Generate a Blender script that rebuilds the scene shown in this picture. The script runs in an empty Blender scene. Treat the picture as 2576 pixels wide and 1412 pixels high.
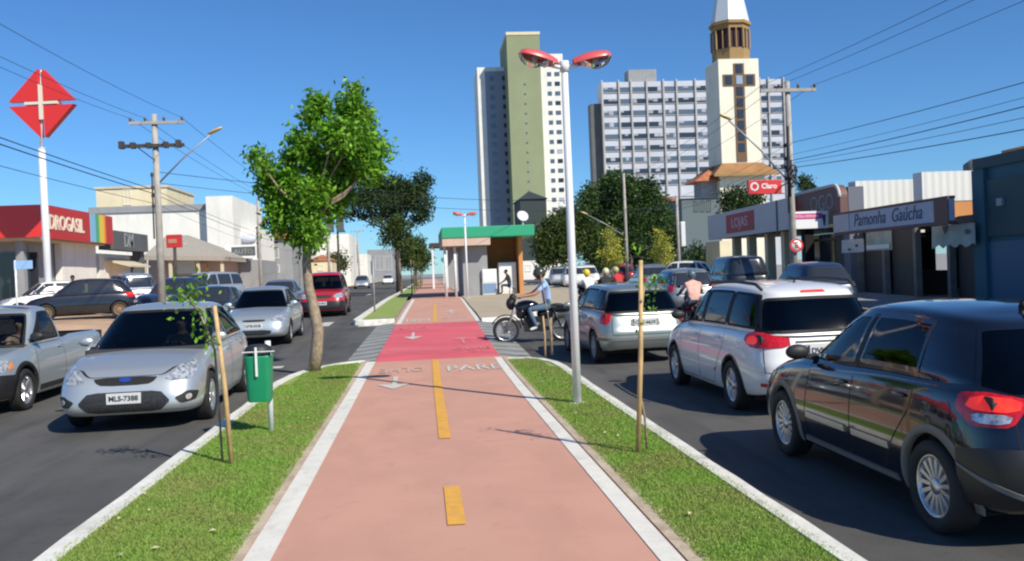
import bpy, bmesh, math, random
import numpy as np
from mathutils import Vector, Matrix
from mathutils.geometry import delaunay_2d_cdt, intersect_point_line
random.seed(7); RNG = np.random.default_rng(11)
SC = bpy.context.scene
COL = SC.collection
PI = math.pi
# ------------------------------------------------------------------ camera
F_PX = 2262.0; CAM_H = 1.78           # focal length in pixels of a 2576 px wide picture; eye height above the road
YAW = math.atan(225/F_PX); PITCH = math.atan(25/F_PX); ROLL = math.radians(2.3)
fw = Vector((math.sin(YAW)*math.cos(PITCH), math.cos(YAW)*math.cos(PITCH), -math.sin(PITCH)))
rt0 = Vector((math.cos(YAW), -math.sin(YAW), 0)); up0 = rt0.cross(fw)
RT = math.cos(ROLL)*rt0 - math.sin(ROLL)*up0
UP = math.sin(ROLL)*rt0 + math.cos(ROLL)*up0
CO = Vector((0, 0, CAM_H))
cam = bpy.data.cameras.new('camera'); co = bpy.data.objects.new('camera', cam); COL.objects.link(co)
m = Matrix((RT, UP, -fw)).transposed().to_4x4(); m.translation = CO
co.matrix_world = m
cam.sensor_width = 36; cam.lens = 36*F_PX/2576; cam.clip_end = 6000; cam.clip_start = 0.1
SC.camera = co
# ------------------------------------------------------------------ light
SUN_DIR = Vector((0.60, -0.80, math.tan(math.radians(40)))).normalized()   # towards the sun: behind the camera, to its right
world = bpy.data.worlds.new('World'); SC.world = world; world.use_nodes = True
wn = world.node_tree.nodes; wl = world.node_tree.links
sky = wn.new('ShaderNodeTexSky'); sky.sky_type = 'NISHITA'; sky.sun_disc = False
sky.sun_elevation = math.asin(SUN_DIR.z); sky.sun_rotation = math.atan2(SUN_DIR.x, SUN_DIR.y)
sky.altitude = 600; sky.air_density = 1.0; sky.dust_density = 0.1; sky.ozone_density = 3.5
bgn = wn['Background']; bgn.inputs['Strength'].default_value = 0.120
tint = wn.new('ShaderNodeMix'); tint.data_type = 'RGBA'; tint.blend_type = 'MULTIPLY'; tint.inputs[0].default_value = 1.0
tint.inputs[7].default_value = (.42, .70, .97, 1)      # a deep, dust-free winter sky
wl.new(sky.outputs[0], tint.inputs[6]); wl.new(tint.outputs[2], bgn.inputs[0])
sd = bpy.data.lights.new('sun', 'SUN'); sd.energy = 4.9; sd.angle = math.radians(0.55); sd.color = (1.0, 0.93, 0.79)
so = bpy.data.objects.new('sun', sd); COL.objects.link(so)
so.rotation_euler = (-SUN_DIR).to_track_quat('-Z', 'Y').to_euler()
vs = SC.view_settings
vs.view_transform = 'Standard'; vs.look = 'None'; vs.exposure = 0.08; vs.gamma = 1.0
SC.cycles.filter_width = 2.2
SC.cycles.max_bounces = 8; SC.cycles.transparent_max_bounces = 12
SC.cycles.sample_clamp_indirect = 6

# ------------------------------------------------------------------ pixel (of the 2576 px picture) -> point of the place
def ray(x, y): return RT*(x-1288) - UP*(y-706) + fw*F_PX
def gp(x, y, z=0.0):
    d = ray(x, y); return CO + d*((z-CAM_H)/d.z)
def at(x, y, Y):
    d = ray(x, y); return CO + d*(Y/d.y)
def on_plane(x, y, p0, ang):
    "hit of a picture point with the vertical plane through p0 running ang degrees right of the street"
    n = Vector((math.cos(math.radians(ang)), -math.sin(math.radians(ang)), 0)); d = ray(x, y)
    return CO + d*((Vector(p0)-CO).dot(n)/d.dot(n))

# ------------------------------------------------------------------ materials
M = {}
def mat(name, col, rough=0.6, metal=0.0, var=0.0, scale=8.0, bump=0.0, bscale=60.0, coat=0.0, spec=0.5, trans=0.0, back=None, col2=None, isl=0.0, detail=6):
    mt = bpy.data.materials.new(name); mt.use_nodes = True; nt = mt.node_tree; N = nt.nodes; Lk = nt.links
    b = N['Principled BSDF']
    b.inputs['Base Color'].default_value = (*col, 1); b.inputs['Roughness'].default_value = rough
    b.inputs['Metallic'].default_value = metal; b.inputs['Specular IOR Level'].default_value = spec
    b.inputs['Coat Weight'].default_value = coat; b.inputs['Coat Roughness'].default_value = 0.03
    tc = None; src = None
    if var or bump or col2:
        tc = N.new('ShaderNodeTexCoord')
    if var or col2:
        nz = N.new('ShaderNodeTexNoise'); nz.inputs['Scale'].default_value = scale; nz.inputs['Detail'].default_value = detail
        Lk.new(tc.outputs['Object'], nz.inputs['Vector'])
        mx = N.new('ShaderNodeMix'); mx.data_type = 'RGBA'
        c2 = col2 if col2 else tuple(c*(1-var) for c in col); c1 = col if col2 else tuple(min(1, c*(1+var)) for c in col)
        mx.inputs[6].default_value = (*c1, 1); mx.inputs[7].default_value = (*c2, 1)
        mr = N.new('ShaderNodeMapRange'); mr.inputs[1].default_value = .35; mr.inputs[2].default_value = .65
        Lk.new(nz.outputs[0], mr.inputs[0]); Lk.new(mr.outputs[0], mx.inputs[0]); src = mx.outputs[2]
    if isl:
        g = N.new('ShaderNodeNewGeometry'); hv = N.new('ShaderNodeHueSaturation')
        mr2 = N.new('ShaderNodeMapRange'); mr2.inputs[3].default_value = 1-isl; mr2.inputs[4].default_value = 1+isl
        Lk.new(g.outputs['Random Per Island'], mr2.inputs[0]); Lk.new(mr2.outputs[0], hv.inputs['Value'])
        if src: Lk.new(src, hv.inputs['Color'])
        else: hv.inputs['Color'].default_value = (*col, 1)
        src = hv.outputs[0]
    if back:
        g = N.new('ShaderNodeNewGeometry'); mb = N.new('ShaderNodeMix'); mb.data_type = 'RGBA'
        Lk.new(g.outputs['Backfacing'], mb.inputs[0])
        if src: Lk.new(src, mb.inputs[6])
        else: mb.inputs[6].default_value = (*col, 1)
        mb.inputs[7].default_value = (*back, 1); src = mb.outputs[2]
    if src: Lk.new(src, b.inputs['Base Color'])
    if bump:
        n2 = N.new('ShaderNodeTexNoise'); n2.inputs['Scale'].default_value = bscale; n2.inputs['Detail'].default_value = 4
        Lk.new(tc.outputs['Object'], n2.inputs['Vector'])
        bp = N.new('ShaderNodeBump'); bp.inputs['Strength'].default_value = bump; bp.inputs['Distance'].default_value = 0.02
        Lk.new(n2.outputs[0], bp.inputs['Height']); Lk.new(bp.outputs[0], b.inputs['Normal'])
    if trans:
        tr = N.new('ShaderNodeBsdfTranslucent'); ms = N.new('ShaderNodeMixShader'); ms.inputs[0].default_value = trans
        if src: Lk.new(src, tr.inputs[0])
        else: tr.inputs[0].default_value = (*col, 1)
        Lk.new(b.outputs[0], ms.inputs[1]); Lk.new(tr.outputs[0], ms.inputs[2])
        Lk.new(ms.outputs[0], N['Material Output'].inputs[0])
    M[name] = mt; return mt
def glass(name, tint, refl=0.06, rough=0.04):
    mt = bpy.data.materials.new(name); mt.use_nodes = True; nt = mt.node_tree; N = nt.nodes; Lk = nt.links
    N.remove(N['Principled BSDF'])
    t = N.new('ShaderNodeBsdfTransparent'); t.inputs[0].default_value = (*tint, 1)
    g = N.new('ShaderNodeBsdfGlossy'); g.inputs['Roughness'].default_value = rough
    fr = N.new('ShaderNodeFresnel'); fr.inputs[0].default_value = 1.5
    ms = N.new('ShaderNodeMixShader')
    Lk.new(fr.outputs[0], ms.inputs[0]); Lk.new(t.outputs[0], ms.inputs[1]); Lk.new(g.outputs[0], ms.inputs[2])
    Lk.new(ms.outputs[0], N['Material Output'].inputs[0]); M[name] = mt; return mt

# ------------------------------------------------------------------ mesh builder
class MB:
    def __init__(s): s.v = []; s.f = []; s.mi = []; s.sm = []
    def add(s, vs, fs, mi=0, smooth=False):
        o = len(s.v); s.v.extend([tuple(p) for p in vs])
        for f in fs: s.f.append(tuple(i+o for i in f)); s.mi.append(mi); s.sm.append(smooth)
        return s
    def box(s, x0, x1, y0, y1, z0, z1, mi=0, mx=None):
        c = [Vector((x, y, z)) for z in (z0, z1) for y in (y0, y1) for x in (x0, x1)]
        if mx is not None: c = [mx @ p for p in c]
        return s.add(c, [(0, 2, 3, 1), (4, 5, 7, 6), (0, 1, 5, 4), (2, 6, 7, 3), (0, 4, 6, 2), (1, 3, 7, 5)], mi)
    def tube(s, pts, rad, n=10, mi=0, smooth=True, cap=True):
        pts = [Vector(p) for p in pts]; k = len(pts)
        if not hasattr(rad, '__len__'): rad = [rad]*k
        vs = []; fs = []; ref = None
        for i, p in enumerate(pts):
            d = (pts[min(i+1, k-1)]-pts[max(i-1, 0)]).normalized()
            if ref is None or abs(ref.dot(d)) > .98: ref = Vector((1, 0, 0)) if abs(d.x) < .9 else Vector((0, 1, 0))
            a = (ref - d*ref.dot(d)).normalized(); b = d.cross(a); ref = a
            for j in range(n):
                t = 2*PI*j/n; vs.append(p + (a*math.cos(t)+b*math.sin(t))*rad[i])
        for i in range(k-1):
            for j in range(n): fs.append((i*n+j, i*n+(j+1) % n, (i+1)*n+(j+1) % n, (i+1)*n+j))
        if cap: fs.append(tuple(range(n))[::-1]); fs.append(tuple((k-1)*n+j for j in range(n)))
        return s.add(vs, fs, mi, smooth)
    def lathe(s, prof, mx=None, n=24, mi=0, smooth=True):
        vs = []; fs = []; k = len(prof)
        for r, z in prof:
            for j in range(n):
                t = 2*PI*j/n; p = Vector((r*math.cos(t), r*math.sin(t), z)); vs.append(mx @ p if mx is not None else p)
        for i in range(k-1):
            for j in range(n): fs.append((i*n+j, i*n+(j+1) % n, (i+1)*n+(j+1) % n, (i+1)*n+j))
        return s.add(vs, fs, mi, smooth)
    def prism(s, poly, a, b, mi=0, mx=None):
        "poly (x,y) extruded z a..b"
        n = len(poly); vs = [Vector((x, y, z)) for z in (a, b) for x, y in poly]
        if mx is not None: vs = [mx @ p for p in vs]
        fs = [tuple(range(n))[::-1], tuple(range(n, 2*n))] + [(i, (i+1) % n, n+(i+1) % n, n+i) for i in range(n)]
        return s.add(vs, fs, mi)
    def ell(s, c, r, mx=None, n=14, k=9, mi=0):
        vs = []; fs = []; c = Vector(c)
        for i in range(k+1):
            a = PI*i/k
            for j in range(n):
                t = 2*PI*j/n; p = Vector((math.sin(a)*math.cos(t)*r[0], math.sin(a)*math.sin(t)*r[1], math.cos(a)*r[2]))
                vs.append(c + (mx @ p if mx is not None else p))
        for i in range(k):
            for j in range(n): fs.append((i*n+j, (i+1)*n+j, (i+1)*n+(j+1) % n, i*n+(j+1) % n))
        return s.add(vs, fs, mi, True)
    def quad(s, a, b, c, d, mi=0): return s.add([a, b, c, d], [(0, 1, 2, 3)], mi)
    def build(s, name, mats, parent=None, local=False, weld=False, bevel=0):
        me = bpy.data.meshes.new(name); vs = s.v
        if parent is not None and not local:
            l = parent['_o'] if '_o' in parent else parent.location; vs = [(x-l[0], y-l[1], z-l[2]) for x, y, z in vs]
        me.from_pydata(vs, [], s.f); me.validate(verbose=False)
        if not isinstance(mats, (list, tuple)): mats = [mats]
        for q in mats: me.materials.append(M[q] if isinstance(q, str) else q)
        if len(me.polygons) == len(s.f):
            me.polygons.foreach_set('material_index', s.mi); me.polygons.foreach_set('use_smooth', s.sm)
        o = bpy.data.objects.new(name, me); COL.objects.link(o)
        if parent is not None: o.parent = parent
        if bevel:
            b = o.modifiers.new('b', 'BEVEL'); b.width = bevel; b.segments = 2; b.limit_method = 'ANGLE'
        return o
def tag(o, label=None, cat=None, group=None, kind=None):
    if label: o['label'] = label
    if cat: o['category'] = cat
    if group: o['group'] = group
    if kind: o['kind'] = kind
    return o
def thing(name, label, cat, loc=(0, 0, 0), rz=0.0, group=None):
    o = bpy.data.objects.new(name, None); COL.objects.link(o); o.location = loc; o.rotation_euler = (0, 0, rz)
    o.empty_display_size = .2
    return tag(o, label, cat, group)
def copy_tree(o, parent=None, label=None, loc=None, rz=None, group=None):
    c = o.copy(); COL.objects.link(c); c.parent = parent
    if label: c['label'] = label
    if group: c['group'] = group
    if loc is not None: c.location = loc
    if rz is not None: c.rotation_euler = (0, 0, rz)
    for ch in list(o.children): copy_tree(ch, c)
    return c
def text_mb(s, size, mx, mi=0, ext=0.004, mb=None, align='CENTER', bold=0.0, sx=1.0, shear=0.0):
    cu = bpy.data.curves.new('t', 'FONT'); cu.body = s; cu.size = size; cu.extrude = ext; cu.align_x = align; cu.align_y = 'CENTER'
    cu.offset = bold; cu.resolution_u = 3; cu.shear = shear
    o = bpy.data.objects.new('t', cu); COL.objects.link(o)
    bpy.context.view_layer.update()
    me = bpy.data.meshes.new_from_object(o.evaluated_get(bpy.context.evaluated_depsgraph_get()))
    mb = mb or MB()
    mb.add([mx @ Vector((v.co.x*sx, v.co.y, v.co.z)) for v in me.vertices], [tuple(p.vertices) for p in me.polygons], mi)
    bpy.data.objects.remove(o); bpy.data.curves.remove(cu); bpy.data.meshes.remove(me)
    return mb
def frame_mx(o, xdir, ydir):
    x = Vector(xdir).normalized(); z = x.cross(Vector(ydir)).normalized(); y = z.cross(x)
    m = Matrix((x, y, z)).transposed().to_4x4(); m.translation = Vector(o); return m
def pchip(xs, ys):
    xs = np.array(xs, float); ys = np.array(ys, float); h = np.diff(xs); d = np.diff(ys)/h; mm = np.zeros_like(ys)
    for i in range(1, len(xs)-1):
        if d[i-1]*d[i] > 0:
            w1 = 2*h[i]+h[i-1]; w2 = h[i]+2*h[i-1]; mm[i] = (w1+w2)/(w1/d[i-1]+w2/d[i])
    mm[0] = d[0]; mm[-1] = d[-1]
    def g_(x):
        x = np.clip(x, xs[0], xs[-1]); i = np.clip(np.searchsorted(xs, x)-1, 0, len(h)-1); t = (x-xs[i])/h[i]
        return (ys[i]*(1+2*t)*(1-t)**2 + h[i]*mm[i]*t*(1-t)**2 + ys[i+1]*t*t*(3-2*t) + h[i]*mm[i+1]*t*t*(t-1))
    lo, hi, K = float(xs[0]), float(xs[-1]), 1500
    tab = g_(np.linspace(lo, hi, K+1)).tolist(); sc_ = K/(hi-lo)
    def f(x):
        if isinstance(x, (float, int)) and hi-lo < 20:
            q = (x-lo)*sc_
            if q <= 0: return tab[0]
            if q >= K: return tab[K]
            j = int(q); return tab[j]+(tab[j+1]-tab[j])*(q-j)
        return g_(x)
    return f
def rnd(poly, k=2, q=.22):
    for _ in range(k):
        o = []
        for i in range(len(poly)):
            a = poly[i]; b = poly[(i+1) % len(poly)]
            o.append((a[0]+(b[0]-a[0])*q, a[1]+(b[1]-a[1])*q)); o.append((b[0]+(a[0]-b[0])*q, b[1]+(a[1]-b[1])*q))
        poly = o
    return poly
def dens(poly, step):
    o = []
    for i in range(len(poly)):
        a = poly[i]; b = poly[(i+1) % len(poly)]; n = max(1, int(math.hypot(b[0]-a[0], b[1]-a[1])/step+.5))
        for k in range(n): o.append((a[0]+(b[0]-a[0])*k/n, a[1]+(b[1]-a[1])*k/n))
    return o
def inside(p, poly):
    c = False; x, y = p; n = len(poly)
    for i in range(n):
        x1, y1 = poly[i]; x2, y2 = poly[i-1]
        if (y1 > y) != (y2 > y) and x < (x2-x1)*(y-y1)/(y2-y1)+x1: c = not c
    return c
def area(p): return sum(p[i-1][0]*p[i][1]-p[i][0]*p[i-1][1] for i in range(len(p)))/2
def inset(poly, d):
    if area(poly) < 0: poly = poly[::-1]
    n = len(poly); o = []
    for i in range(n):
        a = Vector(poly[i-1]); b = Vector(poly[i]); c = Vector(poly[(i+1) % n])
        e1 = (b-a).normalized(); e2 = (c-b).normalized(); nn = Vector((-(e1.y+e2.y), e1.x+e2.x))
        if nn.length < 1e-6: nn = Vector((-e1.y, e1.x))
        nn.normalize(); o.append((b.x+nn.x*d, b.y+nn.y*d))
    return poly, o
# ------------------------------------------------------------------ palette
mat('rubber', (.018, .018, .019), .75, bump=.1)
mat('black_plastic', (.022, .023, .025), .55)
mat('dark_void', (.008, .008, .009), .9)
mat('cabin', (.035, .036, .04), .8)
mat('cabin_light', (.16, .155, .15), .8)
mat('alloy', (.62, .63, .65), .3, .85)
mat('brake', (.12, .12, .12), .5, .6)
mat('lamp_clear', (.80, .82, .84), .10, .45, coat=.8, col2=(.25, .27, .30), scale=22, detail=2)
mat('lamp_red', (.55, .01, .015), .12, coat=.8, var=.25, scale=30)
mat('lamp_lit_red', (.95, .06, .03), .2, coat=.5, col2=(.72, .03, .02), scale=16, detail=2)
mat('lamp_orange', (.75, .22, .03), .15, coat=.6)
mat('plate_white', (.62, .63, .63), .4)
mat('ink', (.03, .03, .035), .6)
glass('glass_tint', (.22, .27, .27)); glass('glass_dark', (.07, .08, .09)); glass('glass_clear', (.45, .52, .5))
def paint(name, col, metal=.5, rough=.3, **k): return mat(name, col, rough, metal, coat=.9, back=(.03, .03, .03), **k)
paint('paint_silver', (.63, .66, .66), .68, .40); paint('paint_silver_blue', (.55, .61, .63), .66, .40)
paint('paint_grey', (.33, .35, .37), .6, .36); paint('paint_white', (.80, .80, .79), 0., .3)
paint('paint_black', (.006, .007, .012), .0, .12); paint('paint_red', (.55, .02, .03), .15, .3)
paint('paint_palio', (.40, .45, .43), .75, .42); paint('paint_darkblue', (.03, .045, .08), .3, .3)
paint('paint_dark', (.018, .02, .026), .2, .25)
mat('grey_trim', (.17, .17, .165), .5); mat('grille_black', (.008, .008, .009), .7)
mat('white_paint', (.80, .77, .68), .6, var=.06, scale=6, bump=.08)
mat('kerb_white', (.76, .74, .67), .75, var=.12, scale=5, bump=.2, bscale=30)
mat('worn_white', (.62, .56, .5), .8, var=.12, scale=14)
mat('faint_white', (.60, .40, .34), .85, var=.15, scale=14); mat('faint_red', (.66, .23, .23), .85, var=.12, scale=9)
mat('yellow_paint', (.78, .40, .06), .7, var=.10, scale=10)
mat('asphalt', (.088, .085, .080), .88, var=.18, scale=.9, bump=.35, bscale=90, detail=12)
mat('path_salmon', (.60, .32, .235), .85, var=.05, scale=1.2, bump=.12, bscale=120, detail=10)
mat('path_red', (.70, .115, .14), .8, var=.10, scale=.5, bump=.12, bscale=120)
mat('edging', (.52, .42, .30), .9, var=.15, scale=4, bump=.3)
mat('turf', (.22, .35, .06), .95, col2=(.32, .35, .11), scale=1.7, bump=.4, bscale=60)
mat('blade', (.29, .47, .08), .8, isl=.16, trans=.45, col2=(.36, .41, .12), scale=1.7)
mat('dirt', (.50, .33, .21), .95, var=.16, scale=.5, bump=.2, detail=10)
mat('plaza', (.46, .38, .27), .9, var=.08, scale=1.2, bump=.15)
mat('pavement', (.30, .29, .27), .9, var=.12, scale=2, bump=.2)
mat('zebra_grey', (.22, .22, .21), .85, var=.2, scale=3)
mat('zebra_white', (.33, .34, .32), .85, var=.15, scale=3)
mat('bark', (.30, .235, .165), .9, var=.25, scale=14, bump=.6, bscale=25)
mat('bark_dark', (.09, .075, .06), .9, var=.25, scale=8, bump=.6, bscale=20)
mat('leaf_bright', (.125, .32, .022), .5, isl=.65, trans=.45, col2=(.24, .45, .045), scale=3, spec=.3)
mat('leaf_dark', (.034, .062, .02), .6, isl=.5, trans=.15, col2=(.04, .075, .02), scale=.8, spec=.25)
mat('leaf_olive', (.05, .085, .018), .6, isl=.5, trans=.25, col2=(.075, .11, .022), scale=.9, spec=.25)
mat('leaf_mid', (.034, .075, .017), .6, isl=.5, trans=.18, col2=(.06, .115, .024), scale=.5, spec=.25)
mat('leaf_yellow', (.46, .46, .07), .6, isl=.4, trans=.35)
mat('leaf_fallen', (.55, .50, .30), .8)
mat('bamboo', (.55, .37, .17), .7, var=.2, scale=9)
mat('metal_white', (.78, .79, .80), .35, coat=.2)
mat('metal_grey', (.36, .37, .38), .5, .3)
mat('lamp_shell', (.70, .11, .10), .35, coat=.5)
glass('lens', (.62, .64, .62))
mat('bin_green', (.01, .26, .12), .45, var=.05)
mat('concrete', (.40, .37, .33), .9, var=.15, scale=2.5, bump=.25)
mat('concrete_dark', (.19, .18, .17), .9, var=.15, scale=2.5, bump=.25)
mat('wood_dark', (.06, .05, .045), .85, var=.2)
mat('ceramic', (.12, .06, .04), .3)
mat('wire', (.02, .022, .03), .6)
mat('wall_white', (.80, .78, .72), .85, var=.05, scale=.5, detail=10)
mat('wall_cream', (.74, .64, .43), .85, var=.07, scale=.6, detail=10)
mat('wall_beige', (.60, .52, .38), .85, var=.08, scale=.6)
mat('wall_pink', (.62, .45, .36), .85, var=.08, scale=.6)
mat('wall_grey', (.30, .31, .32), .8, var=.08, scale=.6)
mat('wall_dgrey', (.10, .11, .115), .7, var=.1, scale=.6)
mat('wall_teal', (.035, .13, .17), .7, var=.15, scale=.4, detail=9)
mat('teal_dark', (.022, .075, .085), .6, var=.12, scale=.6)
mat('wall_orange', (.62, .27, .09), .8, var=.08, scale=.6)
mat('wall_green', (.265, .295, .17), .85, var=.05, scale=.15)
mat('terracotta', (.42, .15, .07), .85, var=.2, scale=1.2, bump=.4, bscale=9)
mat('brown_frame', (.16, .095, .05), .8)
mat('ochre', (.34, .21, .085), .8, var=.08)
mat('window_dark', (.03, .035, .045), .12, spec=.8)
mat('window_blue', (.10, .13, .17), .15, spec=.8)
mat('curtain', (.36, .37, .42), .7, var=.2, scale=.3)
mat('slab_panel', (.52, .54, .60), .7, var=.08, scale=.12)
mat('slab_fin', (.44, .42, .40), .8, var=.08, scale=.3)
mat('sign_red', (.72, .035, .03), .4, coat=.2)
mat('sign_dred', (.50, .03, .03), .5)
mat('sign_white', (.82, .82, .80), .5)
mat('sign_cream', (.80, .72, .58), .5)
mat('sign_blue', (.05, .14, .45), .5); mat('sign_lblue', (.22, .50, .68), .5)
mat('sign_lblue2', (.30, .50, .80), .5)
mat('sign_green', (.08, .40, .20), .5); mat('sign_yellow', (.80, .55, .05), .5); mat('sign_orange', (.80, .25, .04), .5)
mat('sign_pink', (.60, .04, .22), .5); mat('sign_grey', (.55, .54, .56), .6, var=.06); mat('sign_lilac', (.52, .54, .63), .6, var=.06)
mat('sign_brown', (.16, .08, .07), .6)
mat('kiosk_green', (.03, .36, .19), .5)
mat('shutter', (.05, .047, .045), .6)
mat('banner', (.40, .46, .42), .8, var=.15, scale=2)
mat('roof_metal', (.35, .34, .33), .6, .2)
mat('skin', (.42, .22, .14), .55); mat('skin_dark', (.18, .09, .055), .55)
mat('shirt_blue', (.34, .50, .78), .85, var=.06); mat('jeans', (.09, .15, .22), .9, var=.2, scale=10)
mat('shirt_peach', (.78, .52, .44), .9, col2=(.70, .36, .28), scale=9); mat('shirt_white', (.7, .7, .66), .85); mat('shirt_dark', (.03, .03, .035), .85)
mat('shirt_red', (.45, .04, .04), .85)
mat('shoe_white', (.7, .7, .68), .7); mat('hair', (.015, .012, .01), .8)
mat('helmet_yellow', (.85, .62, .03), .25, coat=.6); mat('helmet_dark', (.05, .05, .03), .25, coat=.6); mat('helmet_blue', (.10, .15, .19), .25, coat=.6)
mat('denim_pants', (.05, .07, .12), .9)
mat('dust', (.30, .20, .12), .9)
mat('roof_brown', (.38, .34, .29), .85, var=.1); mat('wall_orange2', (.75, .42, .30), .8); mat('sign_blue2', (.20, .30, .45), .5)
mat('belfry_dark', (.05, .02, .03), .8); mat('spire_white', (.68, .72, .74), .5, .1); mat('skirt', (.34, .17, .065), .8, var=.15, scale=.6); mat('wall_teal2', (.13, .165, .175), .85)
mat('roller_blue', (.03, .12, .20), .5); mat('wall_grey2', (.16, .17, .21), .8); mat('ink_blue', (.08, .11, .18), .6); mat('sign_dred2', (.40, .05, .06), .6)
def ribbed(name, col, scale, axis, rough=.6):
    m_ = mat(name, col, rough); nt = m_.node_tree; tc = nt.nodes.new('ShaderNodeTexCoord'); w = nt.nodes.new('ShaderNodeTexWave'); w.bands_direction = axis; w.inputs['Scale'].default_value = scale
    nt.links.new(tc.outputs['Object'], w.inputs[0]); bp = nt.nodes.new('ShaderNodeBump'); bp.inputs['Strength'].default_value = .5; bp.inputs['Distance'].default_value = .03; nt.links.new(w.outputs[1], bp.inputs['Height']); nt.links.new(bp.outputs[0], nt.nodes['Principled BSDF'].inputs['Normal'])
ribbed('white_cladding', (.70, .70, .67), 1.1, 'X'); ribbed('ribbed_grey', (.56, .55, .56), 2.2, 'Z')
mat('badge_blue', (.02, .06, .30), .2, coat=.6); mat('alloy_trim', (.5, .5, .5), .25, .8); mat('bumper_black', (.02, .02, .022), .42)
def mesh_grille(name):
    m_ = mat(name, (.05, .05, .055), .5); nt = m_.node_tree; tc = nt.nodes.new('ShaderNodeTexCoord'); v = nt.nodes.new('ShaderNodeTexVoronoi'); v.inputs['Scale'].default_value = 45; v.feature = 'DISTANCE_TO_EDGE'
    r = nt.nodes.new('ShaderNodeValToRGB'); r.color_ramp.elements[0].position = .08; r.color_ramp.elements[0].color = (.035, .035, .037, 1); r.color_ramp.elements[1].position = .2; r.color_ramp.elements[1].color = (.006, .006, .006, 1)
    nt.links.new(tc.outputs['Object'], v.inputs[0]); nt.links.new(v.outputs[0], r.inputs[0]); nt.links.new(r.outputs[0], nt.nodes['Principled BSDF'].inputs[0])
mesh_grille('grille_mesh')
mat('helmet_cream', (.75, .68, .38), .3, coat=.5); mat('helmet_cream2', (.50, .46, .20), .3, coat=.5)

mat('church_cream', (.82, .77, .63), .85, var=.05, scale=.3); mat('tower_shade', (.27, .30, .37), .85, var=.05, scale=.1)
_l = M['lamp_lit_red'].node_tree.nodes['Principled BSDF']; _l.inputs['Emission Color'].default_value = (1, .03, .02, 1); _l.inputs['Emission Strength'].default_value = .45

def wear(name, light, dark, amt, scale, stretch=(1, .25, 1), lo=.45, hi=.7, speck=0.0, spscale=220, crack=0.0):
    "adds worn streaks, stains and fine grit to an existing ground material"
    nt = M[name].node_tree; N = nt.nodes; Lk = nt.links; b = N['Principled BSDF']; inp = b.inputs['Base Color']
    if inp.links: prev = inp.links[0].from_socket
    else: rgb = N.new('ShaderNodeRGB'); rgb.outputs[0].default_value = inp.default_value; prev = rgb.outputs[0]
    tc = N.new('ShaderNodeTexCoord'); mp = N.new('ShaderNodeMapping'); mp.inputs['Scale'].default_value = stretch; Lk.new(tc.outputs['Object'], mp.inputs[0])
    def layer(prev, vec, sc, lo, hi, col, amt, det=8):
        nz = N.new('ShaderNodeTexNoise'); nz.inputs['Scale'].default_value = sc; nz.inputs['Detail'].default_value = det; Lk.new(vec, nz.inputs['Vector'])
        mr = N.new('ShaderNodeMapRange'); mr.inputs[1].default_value = lo; mr.inputs[2].default_value = hi; mr.inputs[4].default_value = amt; Lk.new(nz.outputs[0], mr.inputs[0])
        mx = N.new('ShaderNodeMix'); mx.data_type = 'RGBA'; Lk.new(mr.outputs[0], mx.inputs[0]); Lk.new(prev, mx.inputs[6]); mx.inputs[7].default_value = (*col, 1); return mx.outputs[2]
    o = layer(prev, mp.outputs[0], scale, lo, hi, light, amt); o = layer(o, mp.outputs[0], scale*2.7, lo+.06, hi+.04, dark, amt)
    o = layer(o, tc.outputs['Object'], scale*9, .62, .72, dark, amt*.6, 3)
    if speck: o = layer(o, tc.outputs['Object'], spscale, .60, .68, light, speck, 1); o = layer(o, tc.outputs['Object'], spscale*.8, .62, .70, dark, speck, 1)
    if crack:
        v = N.new('ShaderNodeTexVoronoi'); v.feature = 'DISTANCE_TO_EDGE'; v.inputs['Scale'].default_value = crack
        nz = N.new('ShaderNodeTexNoise'); nz.inputs['Scale'].default_value = 3; ad = N.new('ShaderNodeMixRGB'); ad.inputs[0].default_value = .25; Lk.new(tc.outputs['Object'], nz.inputs[0]); Lk.new(tc.outputs['Object'], ad.inputs[1]); Lk.new(nz.outputs[1], ad.inputs[2]); Lk.new(ad.outputs[0], v.inputs[0])
        mr = N.new('ShaderNodeMapRange'); mr.inputs[1].default_value = .004; mr.inputs[2].default_value = .012; mr.inputs[3].default_value = .55; mr.inputs[4].default_value = 0; Lk.new(v.outputs[0], mr.inputs[0])
        mx = N.new('ShaderNodeMix'); mx.data_type = 'RGBA'; Lk.new(mr.outputs[0], mx.inputs[0]); Lk.new(o, mx.inputs[6]); mx.inputs[7].default_value = (*[c*.4 for c in dark], 1); o = mx.outputs[2]
    Lk.new(o, inp)
wear('asphalt', (.135, .128, .118), (.036, .036, .037), .8, .9, (1, .12, 1), .44, .72, .5, 120, 0)
wear('path_salmon', (.62, .36, .26), (.44, .235, .17), .55, .7, (1, .35, 1), .45, .75, .30, 140)
wear('path_red', (.74, .22, .23), (.48, .09, .11), .5, .8, (.3, 1, 1), .45, .72, .3, 120)
wear('kerb_white', (.80, .78, .71), (.34, .31, .26), .7, 2.2, (1, .5, 1), .5, .75, .25, 60)
wear('white_paint', (.82, .79, .70), (.50, .42, .36), .6, 2.5, (1, .5, 1), .5, .75, .25, 70)
wear('yellow_paint', (.80, .42, .08), (.55, .30, .12), .6, 3, (1, 1, 1), .48, .7, .3, 60)
wear('dirt', (.60, .43, .30), (.34, .23, .15), .6, .8, (1, 1, 1), .45, .7, .3, 40)
wear('edging', (.60, .50, .38), (.30, .22, .14), .7, 3, (1, 1, 1), .45, .7, .3, 50)
wear('concrete', (.50, .47, .43), (.20, .18, .15), .6, 1.5, (1, 1, .3), .45, .7)
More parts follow.
